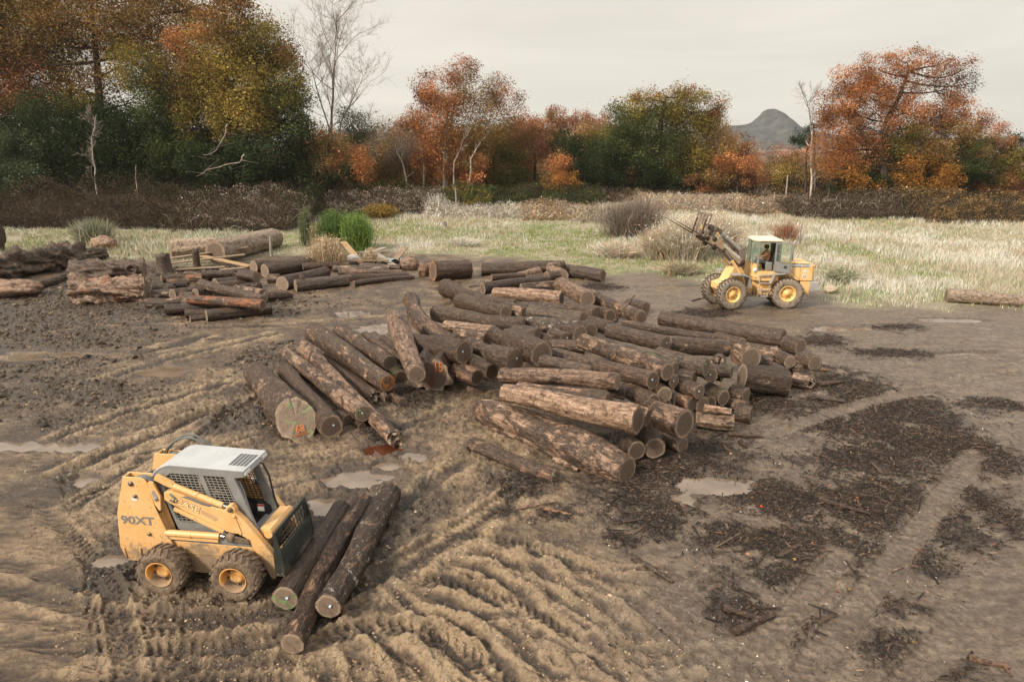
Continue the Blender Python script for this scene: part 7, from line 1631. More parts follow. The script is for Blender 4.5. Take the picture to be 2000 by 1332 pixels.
# ------------------------------------------------------------------ banks of brambles, shrubs, tall weeds
def thicket(name, label, px0, px1, Yf, depth, top, tones, seed, stems=22.0, leaves=70.0, wid=.022, mound=True, leaf=.15, cat="bush", group=None):
    """a long tangled bank; top: list of (photograph x, height m)"""
    r = np.random.default_rng(seed)
    x0 = AT(px0, 440, Yf)[0]; x1 = AT(px1, 440, Yf)[0]; tx = [AT(p, 440, Yf)[0] for p, h in top]; th = [h for p, h in top]
    hf = lambda x, v: np.interp(x, tx, th) * np.sin(np.clip(v * 1.25 + .12, 0, 1) * math.pi / 2) * (.22 + .85 * fbm(x * .45, v * 3 + x * .1, 4, seed, .6) + .75 * fbm(x * .13, v * 1.2, 2, seed + 9))
    cx = (x0 + x1) / 2; root = empty(name, (cx, Yf + depth / 2, 0)); tag(root, label, cat, group)
    off = np.array((cx, Yf + depth / 2, 0)); area = abs(x1 - x0) * depth
    V = []; F = []; LT = []; CC = []; nb = 0
    def put(v, f, lt, c):
        nonlocal nb
        V.append(v - off); F.append(f + nb); LT.append(lt); CC.append(c); nb += len(v)
    n = int(area * stems * 1.6)
    x = r.uniform(x0, x1, n); v = r.uniform(0, 1, n); y = Yf + v * depth; H_ = hf(x, v)
    b = np.stack([x, y, H_ * r.uniform(0, .55, n)], -1); L = .6 + r.random(n) * 1.2
    d = r.normal(size=(n, 3)) * np.array((1, .9, .5)) + np.array((0, -.25, .75)); d /= np.linalg.norm(d, axis=1)[:, None]
    tip = b + d * L[:, None]; tip[:, 2] = np.minimum(np.maximum(tip[:, 2], .05), H_ * 1.12 + .35); mid = (b + tip) / 2 + np.stack([0 * x, 0 * x, .22 * L], -1)
    vv, f, lt = ribbons(b, tip, wid * r.uniform(.5, 1.3, n), mid, r); tn = r.choice(len(tones), n)
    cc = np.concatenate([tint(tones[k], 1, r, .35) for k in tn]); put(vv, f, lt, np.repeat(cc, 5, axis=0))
    n = int(area * leaves * 1.6); x = r.uniform(x0, x1, n); v = r.uniform(0, 1, n) ** 1.3; H_ = hf(x, v)
    z = H_ * (1 - .42 * r.random(n) ** 1.6); P = np.stack([x, Yf + v * depth - .2, z], -1) + r.normal(size=(n, 3)) * .10
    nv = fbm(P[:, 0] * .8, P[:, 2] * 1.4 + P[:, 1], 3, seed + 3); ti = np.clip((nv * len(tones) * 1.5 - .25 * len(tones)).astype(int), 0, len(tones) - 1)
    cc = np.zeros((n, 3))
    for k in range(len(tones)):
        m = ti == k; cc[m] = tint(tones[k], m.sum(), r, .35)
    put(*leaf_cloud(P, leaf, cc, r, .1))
    o = mesh_np("foliage", np.concatenate(V), np.concatenate(F), np.concatenate(LT), [lm.m], root); pt_attr(o, "col", np.concatenate(CC))
    if mound:
        nx, ny = max(12, int(abs(x1 - x0) * 2.5)), 14
        X_, V_ = np.meshgrid(np.linspace(x0, x1, nx), np.linspace(0, 1, ny)); Z_ = hf(X_, V_) * .55 * np.sin(np.clip(V_ * 3, 0, 1) * math.pi / 2) * np.clip((1 - np.abs(np.linspace(-1, 1, nx))[None]) * 8, 0, 1) - .1
        idx = np.arange(nx * ny).reshape(ny, nx); qd = np.stack([idx[:-1, :-1], idx[:-1, 1:], idx[1:, 1:], idx[1:, :-1]], -1).reshape(-1, 4)
        m_ = NT("tangle"); _a = m_.noise(m_.coord('Object'), 2.5, 6, .7); t0 = np.array(TONE[tones[0]]); t1 = np.array(TONE[tones[-1]])
        m_.fin(m_.ramp(_a, [(.3, tuple(t0 * .35)), (.55, tuple(t0 * .7)), (.8, tuple(t1 * .8))]), .95, .1); m_.bump(_a, 1.0, .2)
        mesh_np("stem_tangle", np.stack([X_ - cx, Yf + V_ * depth - off[1], Z_], -1).reshape(-1, 3), qd.ravel(), np.full(len(qd), 4), [m_.m], root, smooth=True)
    return root

GT = "bramble banks along the wood edge"
thicket("bramble_bank", "high dark brown bramble bank under the left wood", -420, 330, 62, 9, [(-420, 3.4), (0, 3.2), (130, 3.6), (260, 3.3), (330, 3.0)], ['umber', 'dbrown', 'dbrown', 'umber'], 101, group=GT)
thicket("bramble_bank", "brown bramble bank before the great round tree", 318, 560, 60, 9, [(318, 3.1), (430, 3.4), (500, 3.2), (560, 2.4)], ['umber', 'dbrown', 'umber', 'grey'], 102, group=GT)
thicket("bramble_bank", "low grey brown brambles behind the dirt track", 540, 860, 76, 8, [(540, 2.2), (640, 2.8), (760, 2.6), (860, 2.2)], ['umber', 'grey', 'dbrown', 'umber'], 103, group=GT)
thicket("hedge_bank", "olive green hedge below the orange birch", 690, 960, 84, 7, [(690, 2.4), (760, 3.2), (860, 3.0), (960, 2.6)], ['green', 'dgreen', 'olive', 'dbrown'], 104, cat="hedge", leaves=90)
thicket("hedge_bank", "dark hedge in shade below the small orange tree", 940, 1180, 88, 7, [(940, 2.2), (1040, 2.3), (1180, 1.9)], ['dgreen', 'dbrown', 'green', 'umber'], 105, cat="hedge", leaves=90)
thicket("undergrowth_bank", "brown undergrowth below the big green oak", 1160, 1520, 93, 6, [(1160, 1.8), (1300, 1.5), (1420, 1.6), (1520, 1.6)], ['umber', 'grey', 'dbrown', 'brown'], 106)
thicket("bramble_bank", "long brown bramble bank below the big orange oak", 1560, 1830, 70, 8, [(1560, 1.6), (1640, 2.0), (1740, 2.4), (1830, 2.6)], ['umber', 'umber', 'dbrown', 'grey'], 107, group=GT)
thicket("bramble_bank", "brown bramble bank running out at the right edge", 1820, 2400, 66, 9, [(1820, 2.4), (1950, 2.6), (2400, 2.6)], ['umber', 'brown', 'dbrown', 'umber'], 108, group=GT)
thicket("weed_bank", "grey brown weeds in front of the bare sapling trees", 1440, 1640, 74, 8, [(1440, 1.2), (1520, 1.4), (1640, 1.4)], ['grey', 'umber', 'tan', 'grey'], 109)
thicket("weed_bank", "pale grey seed heads below the dark hedge", 830, 1030, 70, 6, [(830, 1.6), (860, 1.9), (900, 1.0), (1030, 1.1)], ['grey', 'white', 'straw', 'grey'], 110, mound=False, leaves=40)
thicket("soil_heap", "reddish tan heap overgrown with dry weeds in the field middle", 1020, 1170, 68, 6, [(1020, 1.4), (1060, 2.0), (1110, 1.7), (1170, 1.2)], ['tan', 'grey', 'brown', 'straw'], 111, cat="heap")
thicket("weed_bank", "whitish dry weeds left of the grey bare shrub", 1120, 1230, 66, 6, [(1120, 1.1), (1180, 1.5), (1230, 1.3)], ['grey', 'straw', 'grey', 'tan'], 112, mound=False, leaves=44)
thicket("weed_bank", "dry grey weeds right of the grey bare shrub", 1260, 1480, 80, 8, [(1260, 1.6), (1380, 1.5), (1480, 1.3)], ['grey', 'straw', 'tan', 'grey'], 113, leaves=44)

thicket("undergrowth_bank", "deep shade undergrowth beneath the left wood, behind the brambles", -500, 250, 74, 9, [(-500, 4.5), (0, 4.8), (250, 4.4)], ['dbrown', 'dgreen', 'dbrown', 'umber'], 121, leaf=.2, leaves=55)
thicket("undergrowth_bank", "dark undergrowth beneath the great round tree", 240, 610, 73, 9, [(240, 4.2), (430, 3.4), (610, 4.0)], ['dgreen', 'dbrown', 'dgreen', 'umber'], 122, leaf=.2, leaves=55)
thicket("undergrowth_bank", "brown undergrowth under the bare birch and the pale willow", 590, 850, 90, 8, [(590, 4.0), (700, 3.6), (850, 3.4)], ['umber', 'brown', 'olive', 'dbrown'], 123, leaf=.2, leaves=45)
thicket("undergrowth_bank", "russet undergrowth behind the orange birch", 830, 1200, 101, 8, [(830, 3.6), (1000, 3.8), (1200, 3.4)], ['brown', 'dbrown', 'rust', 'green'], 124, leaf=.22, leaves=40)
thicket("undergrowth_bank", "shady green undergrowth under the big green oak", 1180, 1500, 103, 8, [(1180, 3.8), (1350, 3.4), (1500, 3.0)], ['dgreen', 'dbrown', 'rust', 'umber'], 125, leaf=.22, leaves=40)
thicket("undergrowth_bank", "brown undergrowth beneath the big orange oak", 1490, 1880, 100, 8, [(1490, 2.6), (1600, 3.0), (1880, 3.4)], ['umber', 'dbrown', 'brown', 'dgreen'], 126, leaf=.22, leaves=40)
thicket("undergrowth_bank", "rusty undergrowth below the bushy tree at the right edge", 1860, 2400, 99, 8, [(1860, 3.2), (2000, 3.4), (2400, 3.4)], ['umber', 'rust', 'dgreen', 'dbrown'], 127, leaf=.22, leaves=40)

def shrub(name, label, px, py, w_, h_, n, tones, seed, spread=.5, wid=.012, leaf=0, leafn=0, cat="shrub", curve=.25, group=None, seedhead=0):
    """stems fanning out of one foot; py is where it meets the ground in the photograph, sizes in m"""
    r = np.random.default_rng(seed); g = G(px, py); root_loc = (g[0], g[1], hgt(*g) if g[1] < 80 else 0)
    b = np.stack([r.normal(0, w_ * .17, n), r.normal(0, w_ * .15, n), np.zeros(n)], -1)
    a = r.uniform(0, 2 * math.pi, n); q = r.random(n) ** .7 * w_ * spread; H_ = h_ * r.uniform(.5, 1.0, n) * (1 - .35 * (q / (w_ * spread + 1e-6)) ** 2)
    tip = b + np.stack([np.cos(a) * q, np.sin(a) * q, H_], -1); mid = b + (tip - b) * .5; mid[:, 2] += H_ * curve * .5; 
    v, f, lt = ribbons(b, tip, wid * r.uniform(.6, 1.3, n), mid, r); cc = np.concatenate([tint(tones[k], 1, r, .22) for k in r.choice(len(tones), n)]); c = np.repeat(cc, 5, axis=0)
    V = [v]; Fl = [f]; L = [lt]; C = [c]; nb = len(v)
    if leafn or seedhead:
        m = leafn or seedhead; k = r.integers(0, n, m); t = r.uniform(.3, 1.02, m)[:, None] if leafn else r.uniform(.80, 1.04, m)[:, None]
        P = b[k] * (1 - t) ** 2 + 2 * mid[k] * t * (1 - t) + tip[k] * t ** 2 + r.normal(size=(m, 3)) * (.05 if leafn else .02)
        P[:, 2] = np.maximum(P[:, 2], .02); lv, lf, ll, lc = leaf_cloud(P, leaf or .09, np.concatenate([tint(tones[q], 1, r, .25) for q in r.choice(len(tones), m)]) * (1.0 if leafn else 1.15), r, .2)
        V.append(lv); Fl.append(lf + nb); L.append(ll); C.append(lc)
    o = mesh_np(name, np.concatenate(V), np.concatenate(Fl), np.concatenate(L), [lm.m]); pt_attr(o, "col", np.concatenate(C)); o.location = root_loc
    tag(o, label, cat, group); return o

shrub("broom_bush", "bright green feathery bush by the dirt track", 655, 486, 2.1, 3.0, 2600, ['bgreen', 'bgreen', 'green'], 201, .46, .016, .10, 9000, "bush", .5)
shrub("broom_bush", "yellow green feathery bush joined to the bright green one on its right", 697, 488, 2.2, 2.9, 2600, ['bgreen', (.17, .27, .05), (.20, .26, .08)], 202, .46, .016, .10, 9000, "bush", .5)
shrub("slender_shrub", "slender grey green shrub left of the bright green bush", 600, 482, 1.0, 3.2, 700, ['sage', 'green', 'sage'], 203, .4, .014, .09, 3000, "bush", .4)
shrub("slender_shrub", "low sage shrub tucked between slender shrub and bright green bush", 622, 484, 1.3, 2.0, 700, ['sage', 'tan'], 204, .45, .014, .09, 2200, "bush", .4)
shrub("dry_reed_clump", "tan clump of dry reeds behind the edge logs", 640, 524, 2.0, 2.2, 2600, ['tan', 'straw', 'tan'], 205, .42, .014, 0, 0, "reeds", .2, None, 2500)
shrub("dry_reed_clump", "small tuft of dry reeds by the scrap boards", 725, 520, .9, 1.2, 800, ['straw', 'tan'], 206, .5, .014, 0, 0, "reeds", .2, None, 600)
shrub("grass_tussock", "tall pale green grass tussock at the foot of the left brambles", 185, 474, 2.6, 2.3, 2400, ['sage', 'ggreen', 'straw'], 207, .65, .014, 0, 0, "grass", .35)
shrub("bare_grey_shrub", "rounded grey leafless shrub in the field left of the loader", 1236, 462, 5.2, 3.6, 3600, ['grey', 'umber', 'grey'], 208, .50, .013, .08, 5000, "shrub", .35)
shrub("plume_grass", "tall tan plume grass behind the loader forks", 1335, 508, 3.4, 3.2, 3600, ['straw', 'straw', 'tan', 'white'], 209, .62, .015, 0, 0, "grass", .45, None, 5000)
shrub("plume_grass", "pale arching plume grass behind the loader arm", 1395, 492, 3.2, 3.1, 3000, ['straw', 'white', 'tan'], 210, .65, .015, 0, 0, "grass", .45, None, 4000)
shrub("plume_grass", "short tan plume grass left of the loader forks", 1290, 505, 2.6, 2.4, 2200, ['straw', 'straw', 'tan'], 211, .6, .015, 0, 0, "grass", .4, None, 1500)
shrub("red_leaved_shrub", "small shrub with dark red leaves behind the loader cab", 1535, 470, 2.3, 2.0, 500, ['grey', 'brown', 'red'], 212, .6, .010, .07, 420, "shrub", .3)
shrub("yellow_bush", "low yellowish bush before the olive hedge", 742, 424, 3.2, 1.5, 900, ['yolive', 'gold', 'green'], 213, .5, .02, .14, 3600, "bush", .4)
shrub("white_weed", "whitish dry weed standing before the olive hedge", 852, 422, 2.4, 2.6, 800, ['white', 'grey'], 214, .4, .02, .12, 1800, "weed", .3)
shrub("green_weed", "green weeds behind the loader counterweight", 1640, 552, 1.7, 1.0, 700, ['sage', 'sage', 'straw'], 215, .6, .014, .09, 1200, "weed", .3)
shrub("straw_tussock", "wide straw coloured tussock in the field left of the plume grass", 1205, 500, 3.0, 1.2, 1800, ['straw', 'white', 'tan'], 216, .65, .014, 0, 0, "grass", .4)
shrub("straw_tussock", "straw tussock at the field edge below the plume grass", 1330, 535, 2.2, .9, 1400, ['straw', 'tan', 'sage'], 217, .65, .013, 0, 0, "grass", .4)
shrub("straw_tussock", "pale tussock beyond the gravel road end", 905, 480, 2.2, .8, 900, ['straw', 'white'], 218, .65, .016, 0, 0, "grass", .4)
shrub("weed_stalk", "single pale stalk leaning right of the loader cab", 1560, 482, .5, 2.6, 40, ['grey', 'white'], 219, .5, .02, .1, 60, "weed", .2)

# ---- field grass: nobody could count it
def field_grass():
    r = np.random.default_rng(300); X_ = []; Y_ = []
    for (ya, yb, dn) in ((26, 45, 9.0), (45, 60, 6.0), (60, 80, 3.6), (80, 125, 1.5)):
        n = int((yb * yb - ya * ya) * .86 * dn); y = np.sqrt(r.uniform(ya * ya, yb * yb, n)); X_.append(r.uniform(-.86, .86, n) * y); Y_.append(y)
    x = np.concatenate(X_); y = np.concatenate(Y_)
    h_, gr, dry, wet, bark, soil, right = ground_fields(x, y)
    edge = fbm(x * .5, y * .5, 3, 88)
    keep = (gr > .25 + .5 * edge * .6) & (r.random(len(x)) < .25 + .75 * gr) & (fbm(x * .8, y * .8, 3, 89) > .30)
    x, y, z, gr = x[keep], y[keep], h_[keep], gr[keep]; n = len(x)
    gsum = np.zeros(n)
    for (c, rx, ry) in (((1120, 470), 90, 22), ((1250, 520), 160, 26), ((1120, 508), 140, 20), ((1060, 455), 140, 12), ((1000, 500), 160, 14), ((1400, 535), 90, 16), ((1680, 500), 40, 26), ((900, 470), 60, 12), ((1640, 575), 40, 14), ((60, 470), 80, 20), ((1900, 590), 90, 14), ((560, 470), 40, 18), ((760, 455), 60, 20), ((1780, 540), 90, 12)):
        a, rxx, ryy, cc = blob_world(c, rx, ry); gsum += np.exp(-((x - cc[0]) / rxx) ** 2 - ((y - cc[1]) / ryy) ** 2)
    green = np.clip(gsum * .8 + (fbm(x * .15, y * .1, 3, 91) - .5) * 1.3, 0, 1)
    left = sstep(-8, -22, x)
    hgtt = (.16 + .42 * fbm(x * .12, y * .12, 3, 93)) * (1 - .45 * green) * (.55 + .45 * sstep(0, 6, (y - np.interp(x / y, _ea, _ew[:, 1])))) * np.where(x > y * .28, 1.15, 1.0)
    nb = 9; N_ = n * nb
    k = np.repeat(np.arange(n), nb)
    base = np.stack([x[k] + r.normal(0, .13, N_), y[k] + r.normal(0, .13, N_), z[k] - .02], -1)
    hh = hgtt[k] * r.uniform(.5, 1.25, N_); a = r.uniform(0, 6.28, N_); ln = hh * r.uniform(.15, .75, N_)
    tip = base + np.stack([np.cos(a) * ln, np.sin(a) * ln, hh], -1); mid = (base + tip) / 2; mid[:, 2] += hh * .14
    w0 = np.clip(.011 * y[k] / 40, .010, .035) * r.uniform(.7, 1.3, N_)
    v, f, lt = ribbons(base, tip, w0, mid, r)
    straw = tint('straw', N_, r, .2, .07); wht = tint('white', N_, r, .18, .05); gg = tint((.20, .25, .075), N_, r, .25, .1); sg = tint('sage', N_, r, .2)
    pm = (fbm(x * .25, y * .25, 3, 95)[k] > .52)[:, None]
    c = np.where(pm, wht, straw); c = np.where((r.random(N_) < .5 * left[k])[:, None], sg, c); c = np.where((r.random(N_) < green[k] * .9)[:, None], gg, c)
    tn = (r.random(N_) < .10)[:, None]; c = np.where(tn, tint('tan', N_, r, .25), c)
    o = mesh_np("field_grass", v, f, lt, [lm.m]); pt_attr(o, "col", np.repeat(c, 5, axis=0)); tag(o, kind="stuff")
field_grass()

# ---- posts and poles
wood_g = paint_mat("weathered_post_wood", (.20, .17, .14), (.34, .30, .25), -5, -4, mud=(.10, .08, .06), rough=.9)
GP = "old fence posts along the field"
for i, (px, yb, yt, lab) in enumerate([(891, 412, 366, "lone grey fence post before the olive hedge"), (1302, 404, 372, "fence post in front of the big green oak, left one of two"), (1324, 402, 374, "fence post in front of the big green oak, right one of two"), (1270, 404, 376, "thin post at the left foot of the big green oak"), (1437, 392, 356, "stake leaning by the orange bush"), (1617, 390, 338, "white stake at the left foot of the big orange oak"), (868, 446, 433, "short dark post stump out in the pale grass"), (1533, 396, 342, "bent pale stake before the grey brown bush"), (530, 500, 462, "dark post at the end of the tan weathered trunk")]):
    g = G(px, yb); h_ = AT(px, yt, g[1])[2]; mb = MB(); mb.tube([(0, 0, -.1), (.02, 0, h_ * .5), (.06 * (i % 3 - 1), 0, h_)], [.11, .10, .085] if i != 6 else [.25, .22, .2], 7)
    o = mb.build("fence_post", wood_g); o.location = (g[0], g[1], 0); tag(o, lab, "post", GP); stamp_pos(o)
g = G(1986, 384); mb = MB(); hh = AT(1994, 272, g[1])[2]; mb.tube([(0, 0, -.2), (.15, 0, hh * .5), (.5, 0, hh)], [.22, .19, .15], 10); o = mb.build("wooden_pole", pb.m); o.location = (g[0], g[1], 0); tag(o, "tall pale leaning pole at the right picture edge", "pole")
# ------------------------------------------------------------------ litter of bark, leaves and stones (nobody could count it)
pm_ = NT("litter"); pm_.fin(pm_.attr('col').outputs['Color'], .85, .25)
def scatter_in(blist, per_m2, seed, lo=.45):
    r = np.random.default_rng(seed); X_ = []; Y_ = []
    for a, rx, ry, c in blist:
        n = int(math.pi * rx * ry * per_m2 * 2.2); u = r.normal(0, .8, n); v = r.normal(0, .8, n); X_.append(c[0] + u * rx); Y_.append(c[1] + v * ry)
    x = np.concatenate(X_); y = np.concatenate(Y_)
    f = ground_fields(x, y); k = f[4] > .9 * r.random(len(x)) + .05 + lo * 0
    return x[k], y[k], f[0][k]
def chips(name, x, y, z, L, W, tones, seed, up=.35, lift=.012):
    r = np.random.default_rng(seed); n = len(x); a = r.uniform(0, 6.28, n)
    d = np.stack([np.cos(a), np.sin(a), r.normal(0, up, n)], -1); d /= np.linalg.norm(d, axis=1)[:, None]
    s = np.cross(d, np.stack([r.normal(0, .3, n), r.normal(0, .3, n), np.ones(n)], -1)); s /= np.linalg.norm(s, axis=1)[:, None]; u = np.cross(s, d)
    l = (L * np.exp(r.normal(0, .5, n)))[:, None] / 2; w_ = (W * np.exp(r.normal(0, .35, n)))[:, None] / 2; t = w_ * .55
    c = np.stack([x, y, z + lift], -1)
    v = np.stack([c - d * l - s * w_, c - d * l + s * w_ * .7, c + d * l + s * w_, c + d * l - s * w_ * .6, c - d * l * .8 + u * t, c + d * l * .8 + u * t], 1).reshape(-1, 3)
    k = np.arange(n)[:, None] * 6
    q = np.concatenate([k + np.array([[0, 3, 5, 4]]), k + np.array([[1, 4, 5, 2]])], 0); tr = np.concatenate([k + np.array([[0, 4, 1]]), k + np.array([[3, 2, 5]])], 0)
    ti = r.choice(len(tones), n); col = np.zeros((n, 3))
    for i, tn in enumerate(tones):
        m = ti == i; col[m] = tint(tn, m.sum(), r, .35)
    o = mesh_np(name, v, np.concatenate([q.ravel(), tr.ravel()]), np.concatenate([np.full(2 * n, 4), np.full(2 * n, 3)]), [pm_.m]); pt_attr(o, "col", np.repeat(col, 6, axis=0)); tag(o, kind="stuff"); return o
DK = (.017, .012, .009); DB = (.035, .023, .016); MBr = (.085, .056, .038)
x, y, z = scatter_in(BARKW, 420, 401); chips("bark_litter", x, y, z, .055, .018, [DK, DK, DK, DB, DB, MBr], 402)
x, y, z = scatter_in(BARKW, 20, 403, .6); chips("bark_shards", x, y, z, .22, .035, [DK, DB, DB, MBr], 404, .10, .012)
rl = np.random.default_rng(405); LB = [blob_world(*q) for q in [((1300, 905), 110, 50), ((1240, 975), 90, 40), ((1660, 800), 140, 50), ((1380, 850), 90, 40), ((1500, 1010), 200, 90), ((1750, 1000), 180, 110), ((1600, 1180), 260, 110), ((760, 870), 60, 26), ((230, 640), 240, 80), ((1500, 780), 60, 20), ((440, 620), 120, 10), ((680, 590), 160, 12), ((1180, 930), 60, 30)]]
X_ = np.concatenate([c[0] + rl.normal(0, .6, int(5 + rx * ry * 6)) * rx for a, rx, ry, c in LB]); Y_ = np.concatenate([c[1] + rl.normal(0, .6, int(5 + rx * ry * 6)) * ry for a, rx, ry, c in LB])
Z_ = ground_fields(X_, Y_)[0]; v, f, lt, c = leaf_cloud(np.stack([X_, Y_, Z_ + .02], -1), .06, np.concatenate([tint(rl.choice(['rust', 'red', 'orange', 'pink', 'brown']), 1, rl, .3) for _ in X_]), rl, 2.2)
o = mesh_np("fallen_leaves", v, f, lt, [lm.m]); pt_attr(o, "col", c); tag(o, kind="stuff")
n = 7000; x = rl.uniform(-3, 26, n); y = np.exp(rl.uniform(math.log(7.6), math.log(34), n)); k = (np.abs(x) < y * .8); x, y = x[k], y[k]
F_ = ground_fields(x, y); k = (F_[6] > rl.random(len(x))) & (F_[1] < .3) & (fbm(x * .6, y * .6, 3, 411) > .42); x, y, z = x[k], y[k], F_[0][k]
chips("gravel", x, y, z, .020, .015, [(.34, .31, .28), (.26, .23, .20), (.42, .39, .36), (.20, .17, .14)], 412, .1, .006)
n = 16000; x = rl.uniform(-2, 26, n); y = np.exp(rl.uniform(math.log(7.4), math.log(30), n)); k = (np.abs(x) < y * .8); x, y = x[k], y[k]
F_ = ground_fields(x, y); k = (F_[6] > .3) & (F_[1] < .3) & (fbm(x * .9, y * .9, 4, 421) > .46); chips("scattered_debris", x[k], y[k], F_[0][k], .035, .013, [DK, DB, MBr, (.16, .10, .06), (.24, .17, .12)], 422, .1, .006)
n = 60000; x = rl.uniform(-14, 8, n); y = np.exp(rl.uniform(math.log(7.4), math.log(24), n)); k = (np.abs(x) < y * .8); x, y = x[k], y[k]
F_ = ground_fields(x, y); k = (F_[6] < .6) & (F_[1] < .2) & (F_[3] < .4) & (fbm(x * 1.1, y * 1.1, 4, 413) > .50); x, y, z, dr_ = x[k], y[k], F_[0][k], F_[2][k]
# crumbs of mud: little lumps
def clods(name, x, y, z, size, seed, tones):
    r = np.random.default_rng(seed); n = len(x); s = size * np.exp(r.normal(0, .4, n)); base = np.array([(1, 0, 0), (-.5, .87, 0), (-.5, -.87, 0), (.55, .5, .7), (-.7, .2, .6), (.1, -.6, .75)])
    jit = r.normal(0, .22, (n, 6, 3)); a = r.uniform(0, 6.28, n); ca, sa = np.cos(a), np.sin(a); q = base[None] + jit
    qx = q[..., 0] * ca[:, None] - q[..., 1] * sa[:, None]; qy = q[..., 0] * sa[:, None] + q[..., 1] * ca[:, None]
    v = np.stack([qx, qy, q[..., 2] * .8], -1) * s[:, None, None] + np.stack([x, y, z - .004], -1)[:, None]
    tr = np.array([(3, 4, 5), (0, 1, 3), (1, 4, 3), (1, 2, 4), (2, 5, 4), (2, 0, 5), (0, 3, 5)]); f = (np.arange(n)[:, None, None] * 6 + tr[None]).ravel()
    col = np.zeros((n, 3)); ti = r.choice(len(tones), n)
    for i, tn in enumerate(tones): m = ti == i; col[m] = tint(tn, m.sum(), r, .18, .04)
    o = mesh_np(name, v.reshape(-1, 3), f, np.full(n * 7, 3), [pm_.m]); pt_attr(o, "col", np.repeat(col, 6, axis=0)); tag(o, kind="stuff"); return o
clods("mud_crumbs", x, y, z, .012, 414, [(.20, .14, .09), (.30, .215, .14), (.13, .09, .06)])
n = 26000; x = rl.uniform(-26, -3, n); y = rl.uniform(17, 42, n); k = np.abs(x) < y * .82; x, y = x[k], y[k]
F_ = ground_fields(x, y); k = (F_[5] > rl.random(len(x)) * .8) & (F_[1] < .3) & (F_[3] < .4); clods("soil_crumbs", x[k], y[k], F_[0][k], .045, 416, [(.05, .036, .025), (.08, .058, .04), (.03, .021, .015), (.15, .11, .075)])
tx = []; ty = []
for L, w_, dp, bm in RUTS:
    sg = np.hypot(*(L[1:] - L[:-1]).T); tot = sg.sum(); m = int(tot * 16); u = rl.uniform(0, tot, m); cs = np.concatenate([[0], np.cumsum(sg)]); i = np.clip(np.searchsorted(cs, u) - 1, 0, len(sg) - 1); t = (u - cs[i]) / sg[i]
    P = L[i] * (1 - t[:, None]) + L[i + 1] * t[:, None]; dv = (L[i + 1] - L[i]) / sg[i][:, None]; nn = np.stack([-dv[:, 1], dv[:, 0]], -1); P = P + nn * (rl.choice([-1, 1], m) * rl.normal(1.75, .45, m) * w_)[:, None]
    tx.append(P[:, 0]); ty.append(P[:, 1])
x = np.concatenate(tx); y = np.concatenate(ty); clods("rut_crumbs", x, y, ground_fields(x, y)[0],   .015, 415, [(.26, .19, .125), (.20, .145, .095), (.33, .245, .165)])

# ------------------------------------------------------------------ single sticks, boards and lumps
def stick(label, p0, p1, d0, tone_st, name="stick", cat="stick", flat=1.0, dz=0.0, group=None):
    a = G(*p0); b = G(*p1); za, zb = hgt(*a), hgt(*b); r = d0 / 2
    A_ = np.array((a[0], a[1], za + r * .7)); B_ = np.array((b[0], b[1], zb + r * .7 + dz)); L = np.linalg.norm(B_ - A_); n = 10; rr_ = np.random.default_rng(int(p0[0] * 7 + p0[1]))
    pts = [A_ + (B_ - A_) * t + rr_.normal(size=3) * np.array((.03, .03, .006)) * L * .4 for t in np.linspace(0, 1, n)]; c = (A_ + B_) / 2
    mb = MB(); mb.tube([p - c for p in pts], list(r * (1.1 - .6 * np.linspace(0, 1, n)) * rr_.uniform(.8, 1.2, n)), 8)
    o = mb.build(name, bk.m); o.location = tuple(c)
    o["peel"], o["moss"], o["grey"], o["orange"] = [float(q) for q in tone_st]; o["lichen"] = 0.0; tag(o, label, cat, group); return o
GS = "loose sticks and splinters on the mud"
stick("pale split stick lying above the black bark lump in the mud", (1008, 998), (1082, 984), .09, (1, 0, .4, 0), group=GS); stick("pale splinter crossing just below another pale split stick", (1055, 998), (1116, 1012), .09, (1, 0, .5, 0), group=GS)
stick("thin grey twig right of the two pale splinters", (1085, 985), (1122, 1003), .03, (.3, 0, .5, 0), group=GS)
stick("dark wet plank shard at the edge of the gravel", (1236, 1092), (1314, 1138), .12, (.2, 0, .5, 0), group=GS); stick("short brown stick lying on the dark bark patch", (1738, 1118), (1764, 1106), .06, (.8, 0, .3, .1), group=GS)
stick("pale splintered slat at the lower right picture corner", (1896, 1292), (1972, 1304), .10, (1.1, 0, .1, 0), group=GS); stick("forked end of the pale splintered slat, lower right", (1962, 1300), (1975, 1322), .05, (1.1, 0, .1, 0), group=GS)
stick("long thin branch lying on the gravel right of the pile", (1702, 636), (1768, 656), .05, (.3, 0, .2, .1), group=GS); stick("twisted dark root on the road before the wheel loader", (1352, 588), (1378, 582), .08, (.1, 0, .1, 0), group=GS)
stick("small black stick left of the long pale dead branch on the gravel", (1640, 640), (1690, 634), .05, (.1, 0, .1, 0), group=GS)
stick("frayed bark slab beside the giant trunk foot", (1082, 902), (1130, 925), .16, (.6, 0, .3, .1), group=GS); stick("strip of torn bark under the loose green dotted log", (975, 905), (1072, 945), .12, (.7, 0, .2, .1), group=GS)
stick("black split shard in front of the low peeled log", (1420, 852), (1488, 856), .14, (.1, 0, .2, 0), group=GS); stick("black shard pointing to the camera below the front right corner log", (1445, 864), (1458, 878), .12, (.1, 0, .1, 0), group=GS)
stick("dark charred stick in the lower right bark patch", (1600, 985), (1700, 1012), .12, (.1, 0, .2, 0), group=GS); stick("crossed dark sticks on the lower bark heap, upper one", (1412, 1192), (1490, 1218), .14, (.2, 0, .1, 0), group=GS); stick("crossed dark sticks on the lower bark heap, lower one", (1430, 1240), (1510, 1205), .14, (.2, 0, .1, 0), group=GS)
stick("grey weathered board end in the bark right of the pile", (1576, 780), (1650, 792), .2, (.1, 0, .6, 0), group=GS); stick("black slab of bark upper right of the pile", (1600, 757), (1645, 752), .16, (.1, 0, .1, 0), group=GS)
